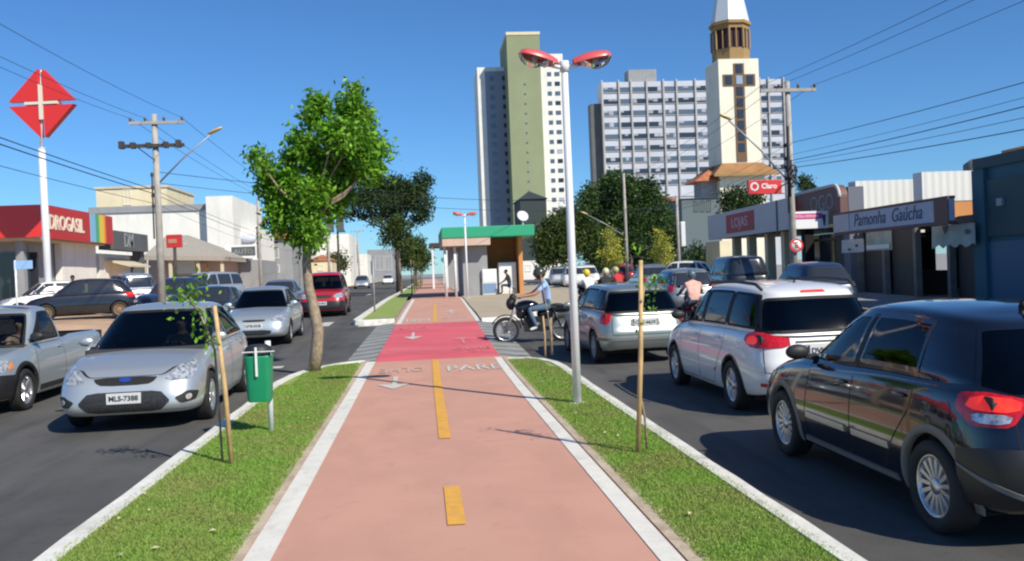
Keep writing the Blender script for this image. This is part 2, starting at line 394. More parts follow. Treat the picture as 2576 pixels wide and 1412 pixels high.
for _n, _d, _sc in (('wall_white', (.52, .50, .45), .5), ('wall_cream', (.52, .44, .30), .5), ('wall_teal', (.02, .07, .09), .9), ('wall_grey', (.18, .18, .18), .6), ('wall_pink', (.45, .33, .26), .8), ('church_cream', (.58, .50, .36), .25), ('sign_lilac', (.20, .21, .28), 1.5), ('shutter', (.09, .085, .08), 1.5), ('wall_beige', (.42, .35, .24), .6)):
    wear(_n, M[_n].node_tree.nodes['Principled BSDF'].inputs['Base Color'].default_value[:3], _d, .5, _sc, (1.6, 1.6, .25), .48, .8)
mat('block_dark', (.035, .05, .05), .8)
# ------------------------------------------------------------------ cars: horizontal slices stacked into a lower body and a cabin
class Hull:
    def __init__(s, w, yf, yr, zb, zt, nf, nr, y0, M_=150):
        s.w, s.yf, s.yr, s.zb, s.zt, s.nf, s.nr, s.y0 = w, yf, yr, zb, zt, nf, nr, y0
        th = np.linspace(PI/2, 0, 3000)
        c = np.cos(th).clip(0, 1); si = np.sin(th).clip(0, 1)
        fx = c**(2/nf); fy = si**(2/nf); rx = c[::-1]**(2/nr); ry = -(si[::-1]**(2/nr))
        CX = np.concatenate([fx, rx[1:]]); SY = np.concatenate([fy, ry[1:]])
        Wm = float(w(.5)); lf = float(yf(.5))-y0; lr = y0-float(yr(.5))
        X = CX*Wm; Y = np.where(SY > 0, SY*lf, SY*lr)
        A = np.concatenate([[0], np.cumsum(np.hypot(np.diff(X), np.diff(Y)))])
        s.A, s.CX, s.SY, s.T = A, CX, SY, A[-1]
        s.M = M_; q = np.linspace(0, s.T, 4001); s.lc = np.interp(q, A, CX).tolist(); s.ls = np.interp(q, A, SY).tolist()
    def P1(s, cx, sy, t):
        y = s.y0 + (sy*(s.yf(t)-s.y0) if sy > 0 else sy*(s.y0-s.yr(t))); zb = s.zb(y); return (s.w(t)*cx, y, zb+t*(s.zt(y)-zb))
    def look(s, a):
        q = a/s.T*4000
        if q <= 0: return s.lc[0], s.ls[0]
        if q >= 4000: return s.lc[-1], s.ls[-1]
        j = int(q); f = q-j; return s.lc[j]+(s.lc[j+1]-s.lc[j])*f, s.ls[j]+(s.ls[j+1]-s.ls[j])*f
    def P(s, cx, sy, t):
        yf = s.yf(t)-s.y0; yr = s.y0-s.yr(t)
        y = s.y0 + np.where(sy > 0, sy*yf, sy*yr); x = s.w(t)*cx; zb = s.zb(y)
        return np.stack([x, y, zb+t*(s.zt(y)-zb)], -1)
    def _wrap(s, a, z, sg):
        a = float(a); z = float(z); cx, sy = s.look(a); t = .5
        for _ in range(4):
            y = s.y0 + (sy*(s.yf(t)-s.y0) if sy > 0 else sy*(s.y0-s.yr(t)))
            t = min(1., max(-.05, (z-s.zb(y))/(s.zt(y)-s.zb(y))))
        p = s.P1(cx, sy, t); return Vector((p[0]*sg, p[1], p[2]))
    def pos(s, kind, a, z, side=1):
        if kind == 'F': return s._wrap(abs(a), z, 1 if a >= 0 else -1)
        if kind == 'R': return s._wrap(s.T-abs(a), z, 1 if a >= 0 else -1)
        y = float(a); z = float(z); zb = float(s.zb(y)); zt = float(s.zt(y)); t = min(1., max(-.05, (z-zb)/(zt-zb)))
        if y >= s.y0: q = min(1, (y-s.y0)/(float(s.yf(t))-s.y0)); cx = (1-q**s.nf)**(1/s.nf)
        else: q = min(1, (s.y0-y)/(s.y0-float(s.yr(t)))); cx = (1-q**s.nr)**(1/s.nr)
        return Vector((side*float(s.w(t))*cx, y, z))
    def nrm(s, kind, a, z, side=1):
        e = .006; u = s.pos(kind, a+e, z, side)-s.pos(kind, a-e, z, side); v = s.pos(kind, a, z+e, side)-s.pos(kind, a, z-e, side)
        n = u.cross(v)
        if n.length < 1e-9: return Vector((0, 0, 1))
        n.normalize(); p = s.pos(kind, a, z, side)
        out = Vector((p.x, (p.y-s.y0)*.6, 0)) if kind != 'S' else Vector((side, 0, 0))
        return n if n.dot(out) >= 0 else -n
    def grid(s, ts, cap, crown, bottom=True):
        a = np.linspace(0, s.T, s.M); cx = np.interp(a, s.A, s.CX); sy = np.interp(a, s.A, s.SY)
        cx = np.concatenate([cx, -cx[-2:0:-1]]); sy = np.concatenate([sy, sy[-2:0:-1]]); n = len(cx)
        rings = []
        if bottom:
            p = s.P(cx, sy, 0.0); p[:, 0] *= .93; p[:, 1] = s.y0+(p[:, 1]-s.y0)*.975; p[:, 2] += .0; rings.append(p)
        for t in ts: rings.append(s.P(cx, sy, float(t)))
        last = rings[-1]; ncap = 0
        yf = last[:, 1].max(); yr = last[:, 1].min()
        for f in cap:
            mid = np.clip(last[:, 1], yr+.42*(yf-yr)*min(1, .55), yf-.42*(yf-yr)*.55)
            x = last[:, 0]*(1-f); y = last[:, 1]*(1-f)+mid*f
            q = np.stack([x, y, s.zt(y)+crown*(1-(1-f)**2)], -1); rings.append(q); ncap += 1
        V = np.concatenate(rings); F = []; capf = []
        for r in range(len(rings)-1):
            for i in range(n):
                F.append((r*n+i, r*n+(i+1) % n, (r+1)*n+(i+1) % n, (r+1)*n+i)); capf.append(r >= len(rings)-1-ncap)
        # orient outward (points run clockwise seen from above when starting at the nose going to +x)
        F = [f[::-1] for f in F]
        return V, F, capf
def patch(mb, h, kind, poly, off=.004, side=1, step=.05, mi=0, skirt=.012, smooth=True):
    poly = dens(poly, step); 
    if area(poly) < 0: poly = poly[::-1]
    n = len(poly); xs = [p[0] for p in poly]; ys = [p[1] for p in poly]; ins = []
    _, inn = inset(poly, step*.35)
    x = min(xs)+step/2
    while x < max(xs):
        y = min(ys)+step/2
        while y < max(ys):
            if inside((x, y), inn): ins.append((x, y))
            y += step
        x += step
    co2 = [Vector(p) for p in poly+ins]
    v, e, f, *_ = delaunay_2d_cdt(co2, [(i, (i+1) % n) for i in range(n)], [], 1, 1e-5)
    P3 = []
    for q in v: P3.append(h.pos(kind, q.x, q.y, side)+h.nrm(kind, q.x, q.y, side)*off)
    fs = []
    for t in f:
        t = list(t); a, b, c = (P3[t[0]], P3[t[1]], P3[t[2]]); nn = (b-a).cross(c-a); q = v[t[0]]
        if nn.dot(h.nrm(kind, q.x, q.y, side)) < 0: t = t[::-1]
        fs.append(tuple(t))
    mb.add(P3, fs, mi, smooth)
    if skirt:
        top = [h.pos(kind, p[0], p[1], side)+h.nrm(kind, p[0], p[1], side)*off for p in poly]
        bot = [h.pos(kind, p[0], p[1], side)+h.nrm(kind, p[0], p[1], side)*(off-skirt) for p in poly]
        mb.add(top+bot, [(i, n+i, n+(i+1) % n, (i+1) % n) for i in range(n)], mi)
    return mb
def ring(mb, h, kind, poly, wid, off=.005, side=1, step=.06, mi=0):
    poly = dens(poly, step); poly, inn = inset(poly, wid); n = len(poly)
    a = [h.pos(kind, p[0], p[1], side)+h.nrm(kind, p[0], p[1], side)*off for p in poly]
    b = [h.pos(kind, p[0], p[1], side)+h.nrm(kind, p[0], p[1], side)*off for p in inn]
    c = [h.pos(kind, p[0], p[1], side)-h.nrm(kind, p[0], p[1], side)*.006 for p in poly]
    mb.add(a+b+c, [(i, (i+1) % n, n+(i+1) % n, n+i) for i in range(n)]+[(2*n+i, 2*n+(i+1) % n, (i+1) % n, i) for i in range(n)], mi, False)
def strip(mb, h, kind, pts, wid=.008, off=.0015, side=1, mi=0, step=.05):
    q = []
    for i in range(len(pts)-1):
        a, b = pts[i], pts[i+1]; k = max(1, int(math.hypot(b[0]-a[0], b[1]-a[1])/step))
        for j in range(k): q.append((a[0]+(b[0]-a[0])*j/k, a[1]+(b[1]-a[1])*j/k))
    q.append(pts[-1]); L = []; R_ = []
    for i in range(len(q)):
        a = q[max(0, i-1)]; b = q[min(len(q)-1, i+1)]; d = Vector((b[0]-a[0], b[1]-a[1])).normalized(); n = Vector((-d.y, d.x))*wid/2
        for sg, lst in ((1, L), (-1, R_)):
            u, z = q[i][0]+n.x*sg, q[i][1]+n.y*sg; lst.append(h.pos(kind, u, z, side)+h.nrm(kind, u, z, side)*off)
    m_ = len(q); mb.add(L+R_, [(i, i+1, m_+i+1, m_+i) for i in range(m_-1)], mi)

def make_wheel(root, x, y, R, sgn, style, name='wheel', alloy='alloy', wid=.19):
    w = bpy.data.objects.new(name, None); COL.objects.link(w); w.parent = root; w.location = (x, y, R)
    mx = Matrix.Rotation(sgn*PI/2, 4, 'Y')    # lathe z -> outward x
    b = MB(); r = R*.66; hw = wid/2
    b.lathe([(r, hw*.72), (r+.012, hw*.95), (R*.83, hw*1.02), (R*.945, hw*.93), (R*.992, hw*.72), (R, hw*.4), (R, -hw*.4), (R*.992, -hw*.75), (R*.94, -hw*.95), (r, -hw*.9)], mx, 40)
    b.build('tyre', 'rubber', w, True)
    b = MB()
    b.lathe([(r+.004, hw*.80), (r-.012, hw*.84), (r-.02, hw*.55), (r-.028, -hw*.6)], mx, 40, 0)
    b.lathe([(r-.02, -hw*.2), (.02, -hw*.2)], mx, 24, 1)
    n, wd, twin = style
    for k in range(n):
        for tw in ((-.5, .5) if twin else (0,)):
            a = 2*PI*k/n+.3; dx = tw*wd*1.9
            mm = mx @ Matrix.Rotation(a, 4, 'Z')
            for (r0, r1, w0, w1, za, zb_) in ((.03, r-.012, wd*.75, wd, hw*.62, hw*.72),):
                vs = []
                for (rr, ww, zz) in ((r0, w0, za), (r1, w1, zb_)):
                    o = dx*(rr/r1)**.6
                    for (yy, zo) in ((-ww, -.03), (-ww*.7, 0), (ww*.7, 0), (ww, -.03)): vs.append(mm @ Vector((rr, yy+o, zz+zo)))
                b.add(vs, [(0, 1, 5, 4), (1, 2, 6, 5), (2, 3, 7, 6), (4, 5, 6, 7)], 0)
    b.lathe([(.055, hw*.5), (.055, hw*.68), (.04, hw*.76), (.001, hw*.78)], mx, 20, 0)
    b.build('rim', [alloy, 'dark_void'], w, True)
    return w

def make_car(name, label, cat, loc, rz, S, group=None):
    root = thing(name, label, cat, loc, rz, group)
    L, hw, H = S['L'], S['hw'], S['H']; nose = L/2
    fa = nose-S['foh']; ra = fa-S['wb']; Rw = S.get('R', .30); Ra = Rw+S.get('gap', .055)
    P = S['paint']; g = lambda k, d: S.get(k, d)
    zt = pchip(*zip(*S['zt']))
    zbf = pchip([-nose, ra-.5, ra+.5, fa-.4, fa+.45, nose], [g('zrear', .30), .24, .20, .20, .22, g('zfront', .22)])
    wt = pchip([0, .1, .25, .45, .62, .80, .93, 1], [hw*q for q in g('wprof', (.93, .965, .985, 1., .99, .965, .93, .86))])
    fo = g('fo', (-.09, -.02, 0, -.01, -.035, -.08, -.14, -.25)); ro = g('ro', (.10, .03, 0, .0, .03, .06, .09, .16))
    tt = [0, .12, .25, .45, .62, .80, .92, 1]
    yf = pchip(tt, [nose+q for q in fo]); yr = pchip(tt, [-nose+q for q in ro])
    low = Hull(wt, yf, yr, zbf, zt, g('nf', 7.0), g('nr', 7.5), 0.0)
    near = g('near', True)
    if not near: low.M = 70
    ts = np.concatenate([np.linspace(0, .88, 26 if near else 14), [.91, .94, .965, .985, 1.0]])
    V, F, capf = low.grid(ts, (.06, .16, .32, .5, .7, .88, 1.), g('crown', .035))
    # cabin
    C = S['cab']; ctt = [0, .1, .3, .5, .7, .85, .93, .975, 1]
    cw = pchip(ctt, [C['w0'], C['w0']*.995, C['w0']+(C['w1']-C['w0'])*.22, C['w0']+(C['w1']-C['w0'])*.45, C['w0']+(C['w1']-C['w0'])*.72, C['w1'], C['w1']-.025, C['w1']-.06, C['w1']-.11])
    def slant(a, b, bow, tip): return [a+(b-a)*q+bow*math.sin(PI*q) for q in (0, .1, .3, .5, .7, .85, .93)]+[b-tip*.35, b-tip]
    cyf = pchip(ctt, slant(C['cowl'], C['head'], C.get('bowf', .03), .12)); cyr = pchip(ctt, slant(C['rbase'], C['rhead'], C.get('bowr', -.03), -.12))
    zr = pchip(*zip(*C['roof'])); cy0 = C.get('y0', (C['cowl']+C['rbase'])/2)
    zb2 = lambda y: zt(y)-.015
    cab = Hull(cw, cyf, cyr, zb2, zr, C.get('nf', 5.0), C.get('nr', 6.0), cy0)
    if not near: cab.M = 60
    ts2 = np.concatenate([np.linspace(0, .84, 22 if near else 10), [.88, .91, .935, .96, .98, 1.0]])
    V2, F2, _ = cab.grid(ts2, (.1, .25, .45, .65, .85, 1.), C.get('crown', .03), bottom=False)
    # windows -------------------------------------------------
    def zc(y, t): return float(zb2(y)+t*(zr(y)-zb2(y)))
    T0, T1 = g('t0', .07), g('t1', .86)
    wins = []    # (kind, side, poly, name)
    def side_poly(ya, yb, fa_=0, rb_=0):
        "front edge at ya (None: follows the windscreen), rear at yb (None: follows the rear)"
        P1 = []
        K = 9
        fr = []; rr_ = []
        for i in range(K):
            t = T0+(T1-T0)*i/(K-1)
            yy = (float(cyf(t))-C.get('mf', .24)) if ya is None else ya+fa_*(t-.5)
            if ya is None: yy = min(yy, C.get('fmax', 99))
            y2 = (float(cyr(t))+C.get('mr', .24)) if yb is None else yb+rb_*(t-.5)
            fr.append((yy, zc(yy, t))); rr_.append((y2, zc(y2, t)))
        top = [(fr[-1][0]+(rr_[-1][0]-fr[-1][0])*k/6, 0) for k in range(1, 6)]; top = [(y, zc(y, T1)) for y, _ in top]
        bot = [(rr_[0][0]+(fr[0][0]-rr_[0][0])*k/6, 0) for k in range(1, 6)]; bot = [(y, zc(y, T0)) for y, _ in bot]
        return rnd(fr+top+rr_[::-1]+bot, 2, .2)
    for sd_ in (1, -1):
        for (ya, yb, fa_, rb_) in C['side']: wins.append(('S', sd_, side_poly(ya, yb, fa_, rb_), 'side_window'))
    def end_poly(k, t0, t1, m0, m1):
        y_ = cyf if k == 'F' else cyr; pts = []
        for i in range(7):
            t = t0+(t1-t0)*i/6; yy = float(y_(t)); fr_ = m0+(m1-m0)*i/6; h_ = len(cab.CX)//2
            u_ = float(np.interp(fr_, cab.CX[:h_], cab.A[:h_])) if k == 'F' else cab.T-float(np.interp(-fr_, -cab.CX[h_:], cab.A[h_:]))
            pts.append((u_, zc(yy, t)))
        lft = [(-u, z) for u, z in pts][::-1]
        return rnd(pts+[(u*pts[-1][0], pts[-1][1]+.012*(1-u*u)) for u in (.5, 0, -.5)]+lft+[(u*pts[0][0], pts[0][1]-.0*(1-u*u)) for u in (-.5, 0, .5)], 2, .2)
    wf = C.get('wf', (.05, .90, .93, .90)); wr = C.get('wr', (.12, .84, .90, .86))
    wins.append(('F', 1, end_poly('F', *wf), 'windscreen')); wins.append(('R', 1, end_poly('R', *wr), 'rear_window'))
    # cut the holes
    see = g('see', near)
    Vc = V2; keep2 = []
    if see:
        tests = []
        for k, s_, p, n_ in wins:
            q = inset(dens(p, .06), .022)[1]
            if k != 'S': q = [(cab.pos(k, a_, b_).x, b_) for a_, b_ in q]
            tests.append((k, s_, q))
        for f in F2:
            c = Vc[list(f)].mean(0); drop = False
            for k, s_, p in tests:
                if k == 'S' and c[0]*s_ > cw(.9)*.62 and inside((c[1], c[2]), p): drop = True; break
                if k == 'F' and c[1] > cy0 and c[1] > float(cyf(1.))-.02 and inside((c[0], c[2]), p): drop = True; break
                if k == 'R' and c[1] < cy0 and c[1] < float(cyr(1.))+.02 and inside((c[0], c[2]), p): drop = True; break
            if not drop: keep2.append(f)
    else: keep2 = F2
    keep1 = []
    Vl = V.copy()
    for (yw) in (fa, ra):
        d = np.hypot(V[:, 1]-yw, V[:, 2]-Rw); msk = (np.abs(V[:, 0]) > hw*.7) & (np.abs(d-Ra) < .017)
        Vl[msk, 1] = yw+(V[msk, 1]-yw)*Ra/d[msk]; Vl[msk, 2] = Rw+(V[msk, 2]-Rw)*Ra/d[msk]
    for f, cf in zip(F, capf):
        c = Vl[list(f)].mean(0)
        if abs(c[0]) > hw*.7 and min(math.hypot(c[1]-fa, c[2]-Rw), math.hypot(c[1]-ra, c[2]-Rw)) < Ra: continue
        if cf and see:
            yy = c[1]
            if float(cyr(0))+.12 < yy < float(cyf(0))-.15 and abs(c[0]) < C['w0']-.06: continue
        if cf and 'bed' in S and S['bed'][0] < c[1] < S['bed'][1] and abs(c[0]) < S['bed'][2]: continue
        keep1.append(f)
    mb = MB(); mb.add(Vl, keep1, 0, True); mb.add(V2, keep2, 0, True)
    body = mb.build('body', [P], root, True)
    # glass and rubber
    for k, s_, p, n_ in wins:
        if k == 'R' and S.get('norear'): continue
        a = MB(); patch(a, cab, k, p, .003, s_, .09, 0, 0)
        gm = g('glassf', 'glass_tint') if k == 'F' or (k == 'S' and p is not None and g('clearfront', False) and sum(q[0] for q in p)/len(p) > C['side'][0][1]-.05) else g('glassr', 'glass_dark')
        if not see: gm = 'window_dark'
        o = a.build(n_, [gm], root, True)
        if near:
            a = MB(); ring(a, cab, k, p, .030 if k == 'S' else .034, .005, s_); a.build('window_seal', [g('sealmat', 'grille_black')], o, True)
    # underbody with wheel wells
    ub = MB(); ub.box(-hw*.80, hw*.80, -nose+.42, nose-.42, .17, .24)
    for yw in (fa, ra):
        for s_ in (1, -1):
            n = 26; vs = []; zlo = .19
            a0 = math.asin(max(-1, (zlo-Rw)/Ra))
            for i in range(n+1):
                a = a0+(PI-2*a0)*i/n; y = yw+Ra*math.cos(a); z = Rw+Ra*math.sin(a); p = low.pos('S', y, max(z, .2), s_)
                vs += [(p.x-s_*.004, y, z), (s_*hw*.45, y, z)]
            fs = [(2*i, 2*i+1, 2*i+3, 2*i+2) for i in range(n)]
            ub.add(vs, fs, 0, True)
            inn = [2*i+1 for i in range(n+1)]; ub.add([vs[i] for i in inn], [tuple(range(n+1))], 0)
    ub.build('underbody', ['dark_void'], root, True)
    lw = g('lipw', .022)
    for yw in (fa, ra):
        for s_ in (1, -1):
            lip = MB(); n = 30; a0 = math.asin((g('liplow', .21)-Rw)/Ra); A = []; B = []; Cc = []
            for i in range(n+1):
                a = a0+(PI-2*a0)*i/n
                for rr, lst, off in ((Ra+lw, A, .002), (Ra-.006, B, g('lipo', .008))):
                    y = yw+rr*math.cos(a); z = Rw+rr*math.sin(a); q = low.pos('S', y, z, s_); lst.append(Vector((q.x+s_*off, y, z)))
                q = B[-1]; Cc.append(Vector((q.x-s_*.05, q.y, q.z)))
            m_ = n+1; lip.add(A+B+Cc, [(i, i+1, m_+i+1, m_+i) for i in range(n)]+[(m_+i, m_+i+1, 2*m_+i+1, 2*m_+i) for i in range(n)], 0, True)
            lip.build('wheel_arch_trim', [g('lipmat', P)], root, True)
    tr = g('track', hw-.095)
    for s_ in (1, -1):
        for yw in (fa, ra): make_wheel(root, s_*tr, yw, Rw, s_, g('spokes', (5, .035, True)), alloy=g('rimmat', 'alloy'))
    # panel gaps, handles, mouldings
    bl = float(zt(0))
    if near:
        sm = MB(); hd = []
        for s_ in (1, -1):
            for pl in S.get('seams', []): strip(sm, low, 'S', pl, .010, .0012, s_)
            for pl in S.get('cseams', []): strip(sm, cab, 'S', pl, .010, .0035, s_)
        for pl in S.get('fseams', []): strip(sm, low, 'F', pl, .010, .0012)
        for pl in S.get('rseams', []): strip(sm, low, 'R', pl, .010, .0012)
        if sm.v: sm.build('panel_gaps', ['dark_void'], root, True)
        for s_ in (1, -1):
            for (y, z) in S.get('handles', []):
                hb = MB(); p = low.pos('S', y, z, s_)
                hb.ell(p+Vector((s_*.012, 0, 0)), (.016, .085, .017)); hb.build('door_handle', [g('handmat', P)], root, True)
            for (pl, wd, mt_) in S.get('mould', []):
                mm = MB(); patch(mm, low, 'S', pl, .012, s_, .08); mm.build('side_moulding', [mt_], root, True)
        # mirrors
        my, mz = S.get('mirror', (C['cowl']-.42, bl+.06))
        for s_ in (1, -1):
            mb2 = MB(); px = low.pos('S', my, mz-.08, s_).x
            mb2.ell((px+s_*.11, my, mz+.02), (.105, .055, .065)); mb2.box(px-.06*(s_ > 0)-.02, px+.06*(s_ < 0)+.02+(.05 if s_ > 0 else 0), my-.03, my+.03, mz-.05, mz-.02)
            mb2.build('wing_mirror', [g('mirmat', P)], root, True)
    # patches: (name, hull, kind, poly, offset, material, mirror)
    for (n_, hk, k, pl, off, mt_, mir) in S.get('patches', []):
        hl = low if hk == 'L' else cab
        if k == 'S':
            for s_ in (1, -1): a = MB(); patch(a, hl, k, pl, off, s_); a.build(n_, [mt_], root, True)
        else:
            for s_ in ((1, -1) if mir else (1,)):
                a = MB(); patch(a, hl, k, [(q[0]*s_, q[1]) for q in pl], off, 1, .045); a.build(n_, [mt_], root, True)
    # plates
    for (k, z, txt) in S.get('plates', []):
        a = MB(); p = low.pos(k, 0, z); n = Vector((0, 1 if k == 'F' else -1, 0))
        mx = frame_mx(p+n*.022, (-n.y, 0, 0), (0, 0, 1))
        a.prism([(-.2, -.065), (.2, -.065), (.2, .065), (-.2, .065)], -.03, 0, 0, mx); o = a.build('licence_plate', ['plate_white'], root, True, bevel=.004)
        a = text_mb(txt, .085, mx @ Matrix.Translation((0, 0, .004)), 0, .001, bold=.002); a.build('lettering', ['ink'], o, True)
    if see:
        it = MB(); w_ = C['w0']-.035; y0_ = float(cyr(0))+.1; y1_ = float(cyf(0))-.16; zf = .34
        for (a_, b_) in ((-w_, -w_+.02), (w_-.02, w_)): it.box(a_, b_, y0_, y1_, zf, bl-.03)
        it.box(-w_, w_, y0_, y0_+.02, zf, bl-.06); it.box(-w_, w_, y0_, y1_, zf, zf+.02)
        it.box(-w_, w_, y1_-.28, y1_+.08, bl-.22, bl-.015)
        ys = C.get('seats', (cy0+.25, cy0-.65))
        for j, y_ in enumerate(ys):
            for x_ in ((-.36, .36) if j == 0 or len(ys) > 9 else (-.36, .0, .36)):
                mm = Matrix.Translation((x_, y_, 0)) @ Matrix.Rotation(math.radians(12), 4, 'X')
                it.box(-.24 if j == 0 else -.20, .24 if j == 0 else .20, -.07, .07, .45, bl+.10, 1, mm); it.box(-.12, .12, -.05, .04, bl+.13, bl+.30, 1, mm)
                it.box(x_-.24, x_+.24, y_, y_+.48, .42, .56, 1)
        it.build('interior', ['cabin', 'cabin_light' if g('lightseat', False) else 'cabin'], root, True, bevel=.02)
        sw = MB(); mx = Matrix.Translation((-.36, y1_-.42, bl-.05)) @ Matrix.Rotation(math.radians(65), 4, 'X')
        sw.tube([mx @ Vector((.18*math.cos(q), .18*math.sin(q), 0)) for q in np.linspace(0, 2*PI, 20)], .014, 6); sw.build('steering_wheel', ['black_plastic'], root, True)
    root['_bl'] = bl
    S['_low'] = low; S['_cab'] = cab; S['_zr'] = zr
    return root
# ------------------------------------------------------------------ car shapes
def spec_hatch(**k):
    s = dict(L=3.90, hw=.83, H=1.46, wb=2.47, foh=.78, R=.30, paint='paint_black',
        zt=[(-1.95, .86), (-1.6, .93), (-.8, .945), (.2, .925), (.75, .91), (1.2, .865), (1.6, .79), (1.95, .66)],
        cab=dict(w0=.735, w1=.575, cowl=1.02, head=.28, rbase=-1.86, rhead=-1.42, roof=[(-1.9, 1.20), (-1.6, 1.37), (-1.1, 1.44), (-.4, 1.475), (.2, 1.465), (.6, 1.40), (1.1, 1.3)],
            side=[(None, -.16, 0, 0), (-.24, -1.12, 0, .12), (-1.2, None, .12, 0)], nf=5., nr=5.5, mr=.2),
        seams=[[(.68, .90), (.70, .40), (.62, .25), (-.14, .25), (-.2, .35), (-.2, .93)], [(-.2, .35), (-.22, .25), (-.70, .25), (-.80, .45), (-1.12, .70), (-1.16, .935)]],
        cseams=[[(-.2, .95), (-.2, 1.36)]],
        handles=[(-.02, .80), (-.98, .815)],
        fseams=[], rseams=[[(-.62, .92), (-.60, .52), (.60, .52), (.62, .92)]],
        spokes=(12, .022, False), plates=[])
    s.update(k); return s
# ------------------------------------------------------------------ the lie of the land: the street climbs gently past the crossing
T = pchip([-60, 0, 12, 19, 28, 38, 50, 70, 120, 3500], [-.01, 0, 0, .07, .22, .34, .44, .46, .46, .47])
TT = lambda y: float(T(y))
XSf = pchip([-60, 13, 29, 45, 130, 3500], [0, 0, .18, .42, 1.4, 1.5])
XS = lambda y: float(XSf(y))
def gt(x, y, dz=0.0):
    p = gp(x, y, dz)
    for _ in range(30): p = gp(x, y, dz+.5*(TT(p.y)+(p.z-dz)))
    return p
def lay(name, mt, poly_rows, dz, kind='structure', uvshift=True):
    "sheet following the ground: rows of (y, x0, x1)"
    b = MB(); rows = []
    for i in range(len(poly_rows)-1):
        a, c = poly_rows[i], poly_rows[i+1]; n = max(1, int(abs(c[0]-a[0])/1.5)) if c[0] <= 140 else 4
        for k in range(n):
            q = k/n; rows.append(tuple(a[j]+(c[j]-a[j])*q for j in range(3)))
    rows.append(poly_rows[-1])
    for i in range(len(rows)-1):
        (y0, a0, a1), (y1, b0, b1) = rows[i], rows[i+1]
        b.quad((a0, y0, TT(y0)+dz), (a1, y0, TT(y0)+dz), (b1, y1, TT(y1)+dz), (b0, y1, TT(y1)+dz))
    o = b.build(name, mt); o['kind'] = kind; return o
lay('ground', 'pavement', [(-60, -400, 400), (140, -400, 400), (3000, -2500, 2500)], -.03)
lay('road', 'asphalt', [(-40, -60, 12.4), (18, -60, 12.4), (18.01, -60, 12.4), (28.2, -60, 12.4)], 0)
lay('road', 'asphalt', [(28.2, -8.9, -2.1), (60, -8.7, -1.6), (240, -8.0, -.6)], 0)
lay('road', 'asphalt', [(28.2, 1.4, 12.4), (34, 4.6, 12.7), (40, 7.0, 13), (60, 8.6, 13.6), (200, 12, 17)], 0)
# left forecourt: a ramp of pale earth up to the shops
b = MB()
ys = [28.0, 28.25, 31.5, 60]; zs = [.05, .16, .62, .62]
xs = [(-70, 0), (-13.5, 0), (-9.0, 1)]
for i in range(3):
    for j in range(2):
        P4 = []
        for (q, r_) in ((i, j), (i, j+1), (i+1, j+1), (i+1, j)):
            x, ed = xs[r_]; z = zs[q] if not ed else min(zs[q], TT(ys[q])+.14)
            P4.append((x, ys[q], z))
        b.quad(*P4)
b.quad((-70, 28.0, .05), (-70, 27.99, .2), (-9, 27.99, .2), (-9, 28.0, .05))
o = b.build('forecourt', 'dirt'); o['kind'] = 'structure'
lay('pavement', 'dirt', [(60, -13.5, -9.0), (240, -12, -8.1)], .14)
lay('pavement', 'pavement', [(-40, 12.4, 40), (28, 12.4, 40), (60, 13.6, 40), (200, 17, 60)], .14)
def kerb(name, pts, width, h, mt='kerb_white', drop=.0, label=None):
    "pts: outer edge (x, y) with the island on the left-hand side of travel"
    b = MB(); P = [Vector(p) for p in pts]; n = len(P); L = []
    for i in range(n):
        d = (P[min(i+1, n-1)]-P[max(i-1, 0)]).normalized(); nn = Vector((-d.y, d.x))
        L.append(P[i]+nn*width)
    jit = [random.uniform(-.012, .012) for _ in P]
    for i in range(n-1):
        z0, z1 = TT(P[i].y), TT(P[i+1].y); a, c, e, g = P[i], P[i+1], L[i], L[i+1]
        r0 = (a-e).normalized()*-.02+a; r1 = (c-g).normalized()*-.02+c
        b.quad((a.x+jit[i], a.y, z0-.03), (c.x+jit[i+1], c.y, z1-.03), (r1.x+jit[i+1], r1.y, z1+h-.015), (r0.x+jit[i], r0.y, z0+h-.015))
        s0 = (a-e).normalized()*-.035+a; s1 = (c-g).normalized()*-.035+c
        b.quad((r0.x+jit[i], r0.y, z0+h-.015), (r1.x+jit[i+1], r1.y, z1+h-.015), (s1.x+jit[i+1], s1.y, z1+h), (s0.x+jit[i], s0.y, z0+h))
        b.quad((s0.x+jit[i], s0.y, z0+h), (s1.x+jit[i+1], s1.y, z1+h), (g.x, g.y, z1+h), (e.x, e.y, z0+h))
        b.quad((e.x, e.y, z0+h), (g.x, g.y, z1+h), (g.x, g.y, z1-.03), (e.x, e.y, z0-.03))
    o = b.build(name, mt); o['kind'] = 'structure'; return o
def line(x0, y0, x1, y1, st=.6):
    n = max(1, int(math.hypot(x1-x0, y1-y0)/st)); return [(x0+(x1-x0)*i/n, y0+(y1-y0)*i/n) for i in range(n)]
KH = .10
kl = line(-2.52, -4, -2.52, 14.2)+[(-2.52, 14.2), (-2.50, 15.0), (-2.40, 15.9), (-2.2, 16.6), (-1.9, 17.2), (-1.6, 17.55), (-1.27, 17.75)]
kr = line(2.42, -4, 2.42, 15.2)+[(2.42, 15.2), (2.38, 15.9), (2.2, 16.5), (1.95, 16.85), (1.58, 17.0)]
kerb('kerb', kl[::-1], .19, KH); kerb('kerb', kr, .17, KH)
# turf strips
lay('lawn', 'turf', [(-4, -2.36, -1.27), (14.2, -2.36, -1.27), (15.9, -2.25, -1.27), (16.6, -2.05, -1.27), (17.2, -1.75, -1.27), (17.6, -1.35, -1.27)], .085)
lay('lawn', 'turf', [(-4, 1.56, 2.27), (15.2, 1.56, 2.27), (15.9, 1.56, 2.22), (16.5, 1.56, 2.05), (16.9, 1.56, 1.62)], .085)
